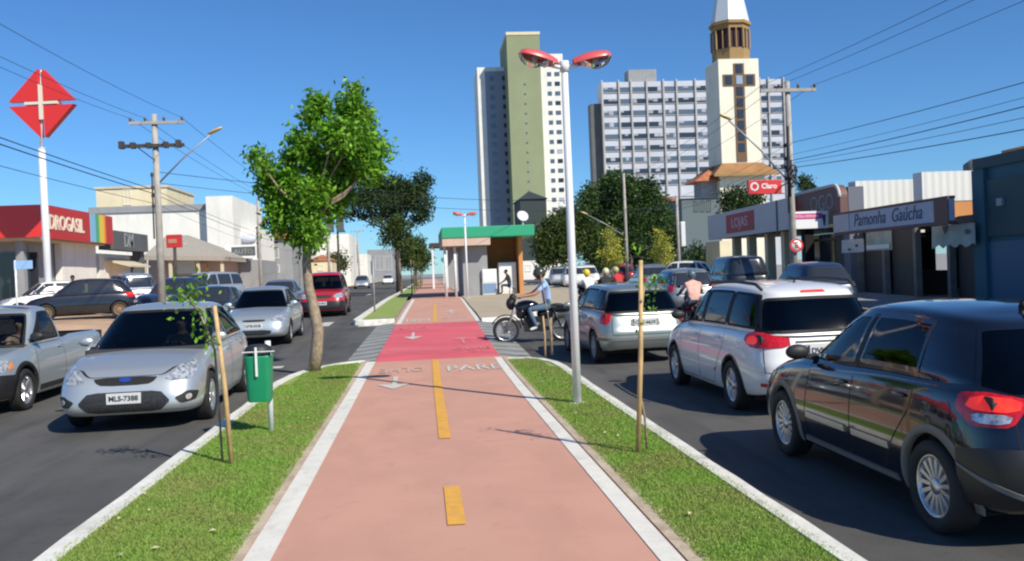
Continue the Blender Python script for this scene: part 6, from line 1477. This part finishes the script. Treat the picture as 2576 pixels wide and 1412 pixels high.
# silver sedan facing, second in line
sed = spec_hatch(L=4.17, hw=.82, H=1.44, wb=2.44, foh=.80, R=.29, paint='paint_silver_blue',
    zt=[(-2.08, .93), (-1.7, .97), (-1.2, .95), (.3, .93), (.85, .92), (1.25, .86), (1.7, .78), (2.08, .66)],
    cab=dict(w0=.73, w1=.565, cowl=1.12, head=.34, rbase=-1.55, rhead=-.88, roof=[(-1.6, 1.1), (-1.2, 1.30), (-.8, 1.405), (-.2, 1.435), (.3, 1.42), (.7, 1.35), (1.2, 1.2)],
        side=[(None, -.05, 0, 0), (-.12, -.95, 0, .1)], nf=5., nr=5, mr=.24),
    patches=[('grille', 'L', 'F', rnd([(-.30, .66), (.30, .66), (.27, .60), (-.27, .60)], 1), .006, 'black_plastic', False),
             ('lower_grille', 'L', 'F', rnd([(-.45, .40), (.45, .40), (.40, .28), (-.40, .28)], 1), .006, 'grille_mesh', False),
             ('headlight', 'L', 'F', rnd([(.42, .64), (.54, .58), (.88, .60), (.98, .74), (.80, .76), (.52, .72)], 1), .008, 'lamp_clear', True),
             ('taillight', 'L', 'R', rnd([(.56, .72), (.56, .86), (.95, .86), (1.0, .72)], 1), .008, 'lamp_red', True)],
    handles=[(.06, .78), (-.84, .80)], plates=[('F', .50, 'GTB-5528')], spokes=(6, .035, False), rimmat='metal_grey', mirror=(.74, .99))
make_car('sedan', 'silver sedan behind the litter bin, following the silver hatchback', 'car', (-4.22, 24.7, TT(24.7)), math.radians(181), sed, 'cars on the left street')
# red off-roader
suv = spec_hatch(L=4.20, hw=.87, H=1.70, wb=2.49, foh=.80, R=.335, paint='paint_red', lipmat='black_plastic', lipw=.05, lipo=.02, near=False, see=True,
    zt=[(-2.1, 1.02), (-1.6, 1.06), (.3, 1.05), (.85, 1.04), (1.3, .99), (1.7, .93), (2.1, .82)],
    cab=dict(w0=.78, w1=.64, cowl=1.20, head=.50, rbase=-2.0, rhead=-1.85, roof=[(-2.05, 1.55), (-1.6, 1.65), (-.4, 1.69), (.4, 1.67), (.8, 1.57), (1.2, 1.4)],
        side=[(None, .05, 0, 0), (-.04, -.92, 0, 0), (-1.0, None, 0, 0)], nf=5., nr=6, mr=.18),
    patches=[('grille', 'L', 'F', rnd([(-.42, .84), (.42, .84), (.38, .70), (-.38, .70)], 1), .008, 'black_plastic', False), ('front_bumper', 'L', 'F', [(-1.2, .30), (1.2, .30), (1.15, .60), (-1.15, .60)], .012, 'bumper_black', False),
             ('headlight', 'L', 'F', rnd([(.46, .72), (.84, .70), (.96, .80), (.92, .90), (.52, .86)], 1), .010, 'lamp_clear', True)],
    plates=[('F', .52, 'FKE-8834')], spokes=(5, .05, False))
make_car('off_roader', 'red off-road car with black trim just right of the young tree trunk', 'car', (-3.85, 36.4, TT(35)), math.radians(181), suv, 'cars on the left street')
# distant and parked cars: lighter builds of the same shapes
def far_spec(base, **k): s = dict(base); s.update(near=False, see=False); s.update(k); return s
make_car('hatchback', 'dusty dark hatchback parked side-on before the red drugstore', 'car', (at(205, 745, 35.6).x, 35.6, .62), math.radians(108), far_spec(spec_hatch(), paint='paint_dark', rimmat='dust', patches=gol['patches'][:3]), 'cars parked on the forecourt')
make_car('hatchback', 'white hatchback nose-out behind the dusty dark hatchback', 'car', (at(120, 745, 39.5).x, 39.5, .62), math.radians(120), far_spec(spec_hatch(), paint='paint_white', patches=focus['patches'][4:5]), 'cars parked on the forecourt')
make_car('off_roader', 'light silver estate parked tail-out right of the dusty dark hatchback', 'car', (at(322, 725, 41).x, 41, .62), math.radians(30), far_spec(suv, paint='paint_silver', lipmat='paint_silver', patches=fox['patches'][:2], plates=[('R', .8, 'DMB-1240')]), 'cars parked on the forecourt')
make_car('hatchback', 'dark blue hatchback parked behind the wilting sapling leaves', 'car', (at(440, 745, 37.0).x, 37.0, .55), math.radians(165), far_spec(spec_hatch(), paint='paint_darkblue', patches=focus['patches'][4:5]), 'cars parked on the forecourt')
make_car('hatchback', 'white hatchback parked facing us before the awning shop', 'car', (at(455, 725, 50).x, 50, .60), math.radians(165), far_spec(spec_hatch(), paint='paint_white', patches=focus['patches'][:1]+focus['patches'][4:5]), 'cars parked on the forecourt')
make_car('van', 'tall silver people carrier parked right of the white hatchback at the awning shop', 'van', (at(520, 715, 46).x, 46, .60), math.radians(150), far_spec(suv, paint='paint_silver', lipmat='paint_silver', patches=suv['patches'][:1]+suv['patches'][2:]), 'cars parked on the forecourt')
make_car('sedan', 'blue-grey car directly behind the silver sedan on the left street', 'car', (-5.9, 38.5, TT(38)), math.radians(181), far_spec(sed, paint='paint_grey', patches=sed['patches'][:3]), 'cars on the left street')
make_car('hatchback', 'dark grey hatchback beside the silver sedan, behind the young tree trunk', 'car', (-6.9, 30.5, TT(30)), math.radians(181), far_spec(palio, paint='paint_dark', patches=focus['patches'][4:5]), 'cars on the left street')
make_car('sedan', 'small silver sedan far up the left street right of the red car', 'car', (-6.6, 100, .46), math.radians(181), far_spec(sed, patches=sed['patches'][:3]), 'cars on the left street')
make_car('hatchback', 'tiny white hatchback farthest up the left street', 'car', (-5.3, 140, .46), math.radians(181), far_spec(spec_hatch(), paint='paint_white', patches=[]), 'cars on the left street')
make_car('hatchback', 'grey-green hatchback in the outer lane beyond the stake, right street', 'car', (8.2, 28.2, TT(28)), math.radians(-3), far_spec(palio, paint='paint_grey', near=False), 'cars on the right street')
make_car('sedan', 'lilac-grey sedan ahead of the grey-green hatchback on the right street', 'car', (10.3, 40, TT(40)), math.radians(-4), far_spec(sed, paint='paint_grey', patches=sed['patches'][3:]), 'cars on the right street')
make_car('hatchback', 'white hatchback parked side-on beyond the white wagon', 'car', (13.6, 47, TT(47)), math.radians(60), far_spec(spec_hatch(), paint='paint_white', patches=[]), 'cars on the right street')
make_car('van', 'dark van parked under the long grey sign', 'van', (11.7, 33.0, TT(33)), math.radians(-3), far_spec(suv, paint='paint_dark', lipmat='paint_dark', patches=fox['patches'][:1]), 'cars on the right street')
make_car('hatchback', 'dark blue hatchback parked behind the right utility pole', 'car', (11.5, 26.0, TT(26)), math.radians(-3), far_spec(spec_hatch(), paint='paint_darkblue', patches=fox['patches'][:1]), 'cars on the right street')
for i, (x, y, p_) in enumerate(((5.0, 62, 'paint_white'), (7.6, 66, 'paint_silver'), (10.6, 58, 'paint_white'), (12.2, 72, 'paint_silver'), (13.4, 60, 'paint_red'))):
    lb_ = ('white hatchback half hidden behind the motorcyclist', 'silver hatchback seen between the yellow helmets', 'white hatchback beyond the lilac-grey sedan', 'silver hatchback parked in the shade of the square trees', 'red hatchback beyond the white parked one')[i]
    if i == 0: x, y = 7.3, 58
    make_car('hatchback', lb_, 'car', (x+2*(i == 0)*0+2.5*(i < 2), y, .46), math.radians(-6), far_spec(spec_hatch(), paint=p_, patches=[]), 'cars beyond the square')
# ------------------------------------------------------------------ people: one skinned body each, clothing as bands of the same surface
def skinned(name, joints, edges, mats, parent=None, mfun=None, sub=2, loc=None):
    "joints: name -> (point, radius); grows a continuous surface; mfun(centre) gives a material index"
    names = list(joints); me = bpy.data.meshes.new(name); me.from_pydata([tuple(joints[n][0]) for n in names], [(names.index(a), names.index(b)) for a, b in edges], [])
    o = bpy.data.objects.new(name, me); COL.objects.link(o)
    sk = o.modifiers.new('s', 'SKIN'); sk.use_smooth_shade = True; sb = o.modifiers.new('u', 'SUBSURF'); sb.levels = sub; sb.render_levels = sub
    for i, n in enumerate(names):
        r = joints[n][1]; v = me.skin_vertices[0].data[i]; v.radius = (r, r) if not hasattr(r, '__len__') else r; v.use_root = (i == 0)
    bpy.context.view_layer.update()
    m2 = bpy.data.meshes.new_from_object(o.evaluated_get(bpy.context.evaluated_depsgraph_get())); bpy.data.objects.remove(o)
    for q in mats: m2.materials.append(M[q])
    if mfun:
        for p in m2.polygons: p.material_index = mfun(p.center)
    for p in m2.polygons: p.use_smooth = True
    o = bpy.data.objects.new(name, m2); COL.objects.link(o)
    if parent is not None: o.parent = parent
    return o
def figure(name, label, loc, rz, pose, top, bottom, skinm='skin', shoes='shoe_white', helmet=None, group=None, s=1.0, hair=True):
    "pose: dict of joints in local coordinates facing +y"
    V3 = Vector; P = {k: V3(v)*s for k, v in pose.items()}
    J = {'pelvis': (P['pelvis'], .125*s), 'belly': (P['pelvis'].lerp(P['chest'], .45), (.14*s, .115*s)), 'chest': (P['chest'], (.165*s, .125*s)), 'neckb': (P['neck'], .065*s), 'head0': (P['neck'].lerp(P['head'], .45), .055*s)}
    E = [('pelvis', 'belly'), ('belly', 'chest'), ('chest', 'neckb'), ('neckb', 'head0')]
    hd = P['head']; J['head1'] = (hd+V3((0, .01, .0))*s, (.078*s, .09*s)); J['head2'] = (hd+V3((0, 0, .085))*s, (.07*s, .082*s)); E += [('head0', 'head1'), ('head1', 'head2')]
    for sd_, c in (('l', -1), ('r', 1)):
        J['sh'+sd_] = (P['sh'+sd_], .068*s); J['el'+sd_] = (P['el'+sd_], .046*s); J['wr'+sd_] = (P['wr'+sd_], .032*s); d = (P['wr'+sd_]-P['el'+sd_]).normalized(); J['pa'+sd_] = (P['wr'+sd_]+d*.07*s, (.042*s, .022*s))
        E += [('chest', 'sh'+sd_), ('sh'+sd_, 'el'+sd_), ('el'+sd_, 'wr'+sd_), ('wr'+sd_, 'pa'+sd_)]
        J['hip'+sd_] = (P['hip'+sd_], .092*s); J['mt'+sd_] = (P['hip'+sd_].lerp(P['kn'+sd_], .5), .080*s); J['kn'+sd_] = (P['kn'+sd_], .060*s); J['ca'+sd_] = (P['kn'+sd_].lerp(P['an'+sd_], .35), .056*s); J['an'+sd_] = (P['an'+sd_], .04*s)
        E += [('pelvis', 'hip'+sd_), ('hip'+sd_, 'mt'+sd_), ('mt'+sd_, 'kn'+sd_), ('kn'+sd_, 'ca'+sd_), ('ca'+sd_, 'an'+sd_)]
        toe = P.get('to'+sd_, P['an'+sd_]+V3((0, .16, -.05))*s); J['to'+sd_] = (toe, (.042*s, .03*s)); E += [('an'+sd_, 'to'+sd_)]
        # fingers and thumb from the palm
        pa = J['pa'+sd_][0]; sdv = d.cross(V3((0, 0, 1))).normalized(); dn = sdv.cross(d)
        for f in range(4):
            off = sdv*(f-1.5)*.021*s; L = (.062, .072, .068, .052)[f]*s; curl = V3((0, 0, -1))*(.022*s)
            J['f%d%s' % (f, sd_)] = (pa+off+d*.03*s, .0095*s); J['g%d%s' % (f, sd_)] = (pa+off+d*(.03*s+L*.55)+curl*.5, .0088*s); J['h%d%s' % (f, sd_)] = (pa+off+d*(.03*s+L*.75)+curl*1.8, .0075*s)
            E += [('pa'+sd_, 'f%d%s' % (f, sd_)), ('f%d%s' % (f, sd_), 'g%d%s' % (f, sd_)), ('g%d%s' % (f, sd_), 'h%d%s' % (f, sd_))]
        J['t0'+sd_] = (pa-sdv*c*.04*s-d*.015*s, .012*s); J['t1'+sd_] = (pa-sdv*c*.058*s+d*.025*s, .009*s); E += [('pa'+sd_, 't0'+sd_), ('t0'+sd_, 't1'+sd_)]
    segs = []
    for a, b in E:
        if a[:2] in ('f0', 'f1', 'f2', 'f3', 'g0', 'g1', 'g2', 'g3') or b[:2] in ('t0', 't1', 'f0', 'f1', 'f2', 'f3', 'pa'): k = 0
        elif b == 'neckb' or (a == 'chest' and b.startswith('sh')) or a == 'belly' or (a == 'pelvis' and b == 'belly'): k = 1
        elif a.startswith('sh'): k = 4
        elif a.startswith('el'): k = 0
        elif a in ('neckb', 'head0', 'head1'): k = 0
        elif a.startswith('an'): k = 3
        else: k = 2
        segs.append((J[a][0], J[b][0], k))
    def mf(c):
        best = 1e9; kk = 0
        for a, b, k in segs:
            d = b-a; t = max(0, min(1, (c-a).dot(d)/max(1e-9, d.length_squared))); q = (c-a-d*t).length
            if q < best: best = q; kk = k; tt_ = t
        if kk == 4: return 1 if tt_ < .62 else 0
        return kk
    root = thing(name, label, 'person', loc, rz, group)
    skinned('body', J, E, [skinm, top, bottom, shoes], root, mf)
    fw_ = V3((0, 1, 0)); b = MB(); hc = hd+V3((0, .0, .045))*s
    b.ell(hc+V3((0, .098, -.012))*s, (.014*s, .018*s, .024*s), None, 8, 6); 
    for c in (-1, 1): b.ell(hc+V3((c*.082, 0, -.01))*s, (.012*s, .022*s, .032*s), None, 8, 6)
    b.build('face', skinm, root, True)
    b = MB()
    for c in (-1, 1): b.ell(hc+V3((c*.032, .084, .018))*s, (.012*s, .008*s, .007*s), None, 8, 6)
    b.ell(hc+V3((0, .088, -.052))*s, (.022*s, .006*s, .005*s), None, 8, 6); b.build('facial_features', 'hair', root, True)
    if helmet:
        b = MB(); b.ell(hc+V3((0, -.005, .02))*s, (.128*s, .15*s, .14*s), None, 20, 14); hb = b.build('helmet', helmet, root, True)
        b = MB(); b.ell(hc+V3((0, .05, .0))*s, (.105*s, .104*s, .055*s), None, 16, 8); b.build('visor', 'window_dark', hb, True)
    elif hair:
        b = MB(); b.ell(hc+V3((0, -.022, .038))*s, (.088*s, .095*s, .088*s), None, 16, 10); b.build('hair', 'hair', root, True)
    return root
RIDE = dict(pelvis=(0, -.10, .86), chest=(0, .06, 1.24), neck=(0, .11, 1.42), head=(0, .17, 1.53), shl=(-.19, .06, 1.33), shr=(.19, .06, 1.33), ell=(-.30, .26, 1.12), elr=(.30, .26, 1.12), wrl=(-.29, .50, 1.06), wrr=(.29, .50, 1.06),
            hipl=(-.12, -.05, .82), hipr=(.12, -.05, .82), knl=(-.21, .36, .74), knr=(.21, .36, .74), anl=(-.22, .18, .34), anr=(.22, .18, .34), tol=(-.23, .34, .30), tor=(.23, .34, .30))
RIDE2 = dict(pelvis=(0, -.30, .86), chest=(0, -.22, 1.25), neck=(0, -.17, 1.44), head=(0, -.10, 1.54), shl=(-.19, -.22, 1.34), shr=(.19, -.22, 1.34), ell=(-.29, .06, 1.12), elr=(.29, .06, 1.12), wrl=(-.30, .36, 1.08), wrr=(.30, .36, 1.08),
            hipl=(-.12, -.25, .82), hipr=(.12, -.25, .82), knl=(-.22, .19, .78), knr=(.22, .19, .78), anl=(-.23, .02, .36), anr=(.23, .02, .36), tol=(-.24, .19, .31), tor=(.24, .19, .31))
def motorcycle(label, loc, rz, paintm, group=None, low=False):
    "street motorcycle, facing +y in its own coordinates"
    t = thing('motorcycle', label, 'motorcycle', loc, rz, group)
    fy, ry, R = .70, -.62, .31
    for (y, nm) in ((fy, 'f'), (ry, 'r')):
        w = bpy.data.objects.new('wheel', None); COL.objects.link(w); w.parent = t; w.location = (0, y, R); mx = Matrix.Rotation(PI/2, 4, 'Y')
        b = MB(); b.lathe([(R*.76, .045), (R*.88, .062), (R*.985, .04), (R, 0), (R*.985, -.04), (R*.88, -.062), (R*.76, -.045), (R*.76, .045)], mx, 36); b.build('tyre', 'rubber', w, True)
        b = MB(); b.lathe([(R*.77, .044), (R*.70, .034), (R*.70, -.034), (R*.77, -.044)], mx, 36); b.lathe([(.045, -.06), (.045, .06)], mx, 12); b.lathe([(.001, .05), (.10, .05), (.10, .044)], mx, 20)
        for k in range(16):
            a = 2*PI*k/16; b.tube([mx @ Vector((.04*math.cos(a+.5), .04*math.sin(a+.5), .03*(-1)**k)), mx @ Vector((R*.75*math.cos(a), R*.75*math.sin(a), 0))], .0035, 4, cap=False)
        b.build('rim', 'alloy', w, True)
    b = MB(); mx = Matrix.Translation((0, fy, R)) @ Matrix.Rotation(PI/2, 4, 'Y'); n = 12; vs = []
    for i in range(n+1):
        a = math.radians(15+150*i/n+10); r = R+.045
        for u, q in ((-.06, r-.02), (0, r+.008), (.06, r-.02)): vs.append((u, fy+q*math.cos(a), R+q*math.sin(a)))
    b.add(vs, [(3*i+j, 3*i+j+1, 3*i+j+4, 3*i+j+3) for i in range(n) for j in (0, 1)], 0, True); b.build('front_mudguard', 'black_plastic', t, True)
    b = MB()
    for s_ in (-1, 1): b.tube([(s_*.085, fy, R), (s_*.09, fy-.14, .62), (s_*.08, fy-.27, .98)], [.025, .022, .018], 8)
    b.build('fork', 'metal_grey', t, True)
    b = MB(); b.tube([(-.36, .38, 1.05), (-.22, .44, 1.06), (-.05, .46, 1.0), (.05, .46, 1.0), (.22, .44, 1.06), (.36, .38, 1.05)], .014, 8)
    for s_ in (-1, 1): b.tube([(s_*.25, .43, 1.06), (s_*.40, .37, 1.05)], .02, 8); b.tube([(s_*.22, .44, 1.06), (s_*.28, .47, 1.24)], .006, 5); b.ell((s_*.29, .47, 1.26), (.055, .012, .035))
    b.build('handlebar', 'black_plastic', t, True)
    b = MB(); b.ell((0, .56, .92), (.14, .12, .15)); b.ell((0, .52, 1.06), (.13, .08, .09)); b.build('headlight_housing', 'black_plastic', t, True)
    b = MB(); b.ell((0, .615, .90), (.075, .04, .075)); b.build('headlight', 'lamp_clear', t, True)
    b = MB(); b.ell((0, .20, .84), (.16, .30, .15)); b.ell((0, .34, .70), (.21, .13, .15)); b.build('fuel_tank', paintm, t, True)
    b = MB(); b.ell((0, -.25, .80), (.13, .36, .06)); b.ell((0, -.50, .84), (.11, .18, .05)); b.build('saddle', 'rubber', t, True)
    b = MB(); b.ell((0, -.60, .76), (.12, .28, .10)); b.ell((0, -.22, .66), (.13, .20, .13)); b.build('tail_fairing', paintm, t, True)
    b = MB(); b.ell((0, -.86, .76), (.06, .03, .04)); b.build('taillight', 'lamp_red', t, True)
    b = MB(); b.box(-.14, .14, -.16, .28, .26, .60); b.ell((0, .02, .40), (.19, .20, .14)); b.tube([(0, .10, .52), (0, .20, .70)], .07, 10); b.tube([(0, .42, .80), (0, .30, .42), (0, -.1, .30)], .022, 8); b.tube([(0, .38, .88), (0, -.2, .74), (0, -.6, .72)], .022, 8)
    for s_ in (-1, 1): b.tube([(s_*.06, -.08, .36), (s_*.07, ry, R)], .02, 8); b.tube([(s_*.09, ry+.04, R+.04), (s_*.10, -.42, .72)], .022, 8); b.tube([(s_*.08, .10, .30), (s_*.25, .12, .30)], .014, 6)
    b.build('engine_and_frame', 'bumper_black', t, True)
    b = MB(); b.tube([(.10, .18, .55), (.13, .20, .34), (.13, -.1, .26), (.15, -.75, .36)], [.02, .022, .03, .045], 10); b.build('exhaust', 'alloy', t, True)
    b = MB(); b.box(-.09, .09, -.90, -.885, .52, .66); b.build('licence_plate', 'plate_white', t, True)
    return t
q = gt(1275, 865); zz = TT(q.y)
motorcycle('black motorcycle crossing the median gap, ridden by the man in light blue', (q.x+.70, q.y+.02, zz), math.radians(88), 'paint_black', 'motorcycles')
figure('person', 'motorcyclist in a light blue polo shirt, jeans and white shoes', (q.x+.72, q.y+.02, zz), math.radians(88), RIDE2, 'shirt_blue', 'jeans', 'skin', helmet='helmet_dark', group='motorcyclists')
for (x, y, rz, hm, sh, lb1, lb2) in ((5.15, 27.6, 20, 'helmet_yellow', 'shirt_white', 'motorcycle of the rider in a bright yellow helmet nearest the lamp post', 'motorcyclist in a bright yellow helmet just right of the lamp post'),
        (5.9, 28.6, -10, 'helmet_cream', 'shirt_dark', 'motorcycle under the rider in a pale cream helmet', 'motorcyclist in a pale cream helmet, dark jacket, second right of the lamp post'),
        (6.75, 30.6, 30, 'helmet_cream2', 'shirt_red', 'motorcycle under the rider in dark red', 'motorcyclist in dark red clothing and an olive-yellow helmet'),
        (at(1745, 740, 21.3).x, 21.3, -2, 'helmet_blue', 'shirt_peach', 'motorcycle between the silver-green hatchback and the white wagon', 'motorcyclist in a peach shirt and dark helmet riding away between the cars')):
    z = TT(y); mo = motorcycle(lb1, (x, y, z), math.radians(rz), 'paint_red' if y < 22 else 'paint_black', 'motorcycles')
    ro = figure('person', lb2, (x, y, z), math.radians(rz), RIDE, sh, 'denim_pants', 'skin_dark', 'hair', helmet=hm, group='motorcyclists'); mo.scale = ro.scale = (.88, .88, .88)
STAND = dict(pelvis=(0, 0, .93), chest=(0, .0, 1.28), neck=(0, .0, 1.46), head=(0, .02, 1.57), shl=(-.19, 0, 1.38), shr=(.19, 0, 1.38), ell=(-.25, -.02, 1.12), elr=(.25, -.02, 1.12), wrl=(-.25, .10, .90), wrr=(.24, .14, .92),
             hipl=(-.10, 0, .88), hipr=(.10, 0, .88), knl=(-.11, .03, .48), knr=(.12, .05, .48), anl=(-.12, 0, .09), anr=(.13, .0, .09), tol=(-.13, .15, .035), tor=(.15, .15, .035))
SIT = dict(pelvis=(0, 0, .48), chest=(0, .10, .84), neck=(0, .16, 1.01), head=(0, .22, 1.12), shl=(-.19, .12, .94), shr=(.19, .12, .94), ell=(-.26, .28, .72), elr=(.26, .28, .72), wrl=(-.18, .46, .60), wrr=(.18, .46, .60),
           hipl=(-.11, .02, .45), hipr=(.11, .02, .45), knl=(-.14, .44, .48), knr=(.16, .44, .48), anl=(-.14, .42, .09), anr=(.16, .46, .09), tol=(-.14, .58, .035), tor=(.18, .6, .035))
Yk = gt(1200, 742, .13).y
p = at(1203, 700, Yk-.6); figure('person', 'person in dark clothes standing at the kiosk left of the freezer', (p.x, Yk-.6, TT(Yk)+.13), math.radians(150), STAND, 'shirt_dark', 'denim_pants', 'skin_dark', 'hair')
p = at(1284, 722, Yk-1.3); figure('person', 'dark-haired person in black sitting on a low stool before the kiosk', (p.x, Yk-1.3, TT(49)+.13), math.radians(80), SIT, 'shirt_dark', 'denim_pants', 'skin_dark', 'hair')
st = thing('stool', 'low stool under the seated person in black before the kiosk', 'stool', (p.x+.02, Yk-1.3, TT(49)+.13)); b = MB(); z = TT(49)+.13; b.lathe([(.001, z+.36), (.17, z+.36), (.17, z+.33), (.001, z+.33)], Matrix.Translation((p.x+.02, Yk-1.3, 0)), 14); b.build('seat', 'sign_blue2', st)
for k in range(3): a = k*2.1; b = MB(); b.tube([(p.x+.02+.1*math.cos(a), Yk-1.3+.1*math.sin(a), z+.33), (p.x+.02+.15*math.cos(a), Yk-1.3+.15*math.sin(a), z)], .014, 6); b.build('leg', 'metal_grey', st)
p = at(182, 690, 41); figure('person', 'person in an orange shirt beside the drugstore pillar, behind the dusty hatchback', (p.x, 41, .62), math.radians(200), STAND, 'shirt_peach', 'denim_pants', 'skin_dark', 'hair')
# drivers
DRV = dict(SIT); DRV = {k: (v[0], v[1], v[2]-.06) for k, v in DRV.items()}
DRV['head'] = (0, .06, 1.10); DRV['neck'] = (0, .02, .98); DRV['chest'] = (0, -.02, .80); DRV['shl'] = (-.18, 0, .90); DRV['shr'] = (.18, 0, .90); DRV['wrl'] = (-.10, .42, .84); DRV['wrr'] = (.10, .42, .84); DRV['ell'] = (-.24, .2, .70); DRV['elr'] = (.24, .2, .70); DRV['anl'] = (-.12, .6, .2); DRV['anr'] = (.12, .6, .2); DRV['tol'] = (-.12, .7, .26); DRV['tor'] = (.12, .7, .26)
figure('person', 'driver with bare arms in the silver-blue pickup', (-6.70+.36, 15.35-.42, .12), PI, {k: (v[0], v[1], v[2]+.0) for k, v in DRV.items()}, 'shirt_peach', 'denim_pants', 'skin', 'hair')
figure('person', 'driver barely visible behind the windscreen of the silver hatchback', (-3.82+.36, 13.42-.10, .10), PI, DRV, 'shirt_dark', 'denim_pants', 'skin', 'hair')
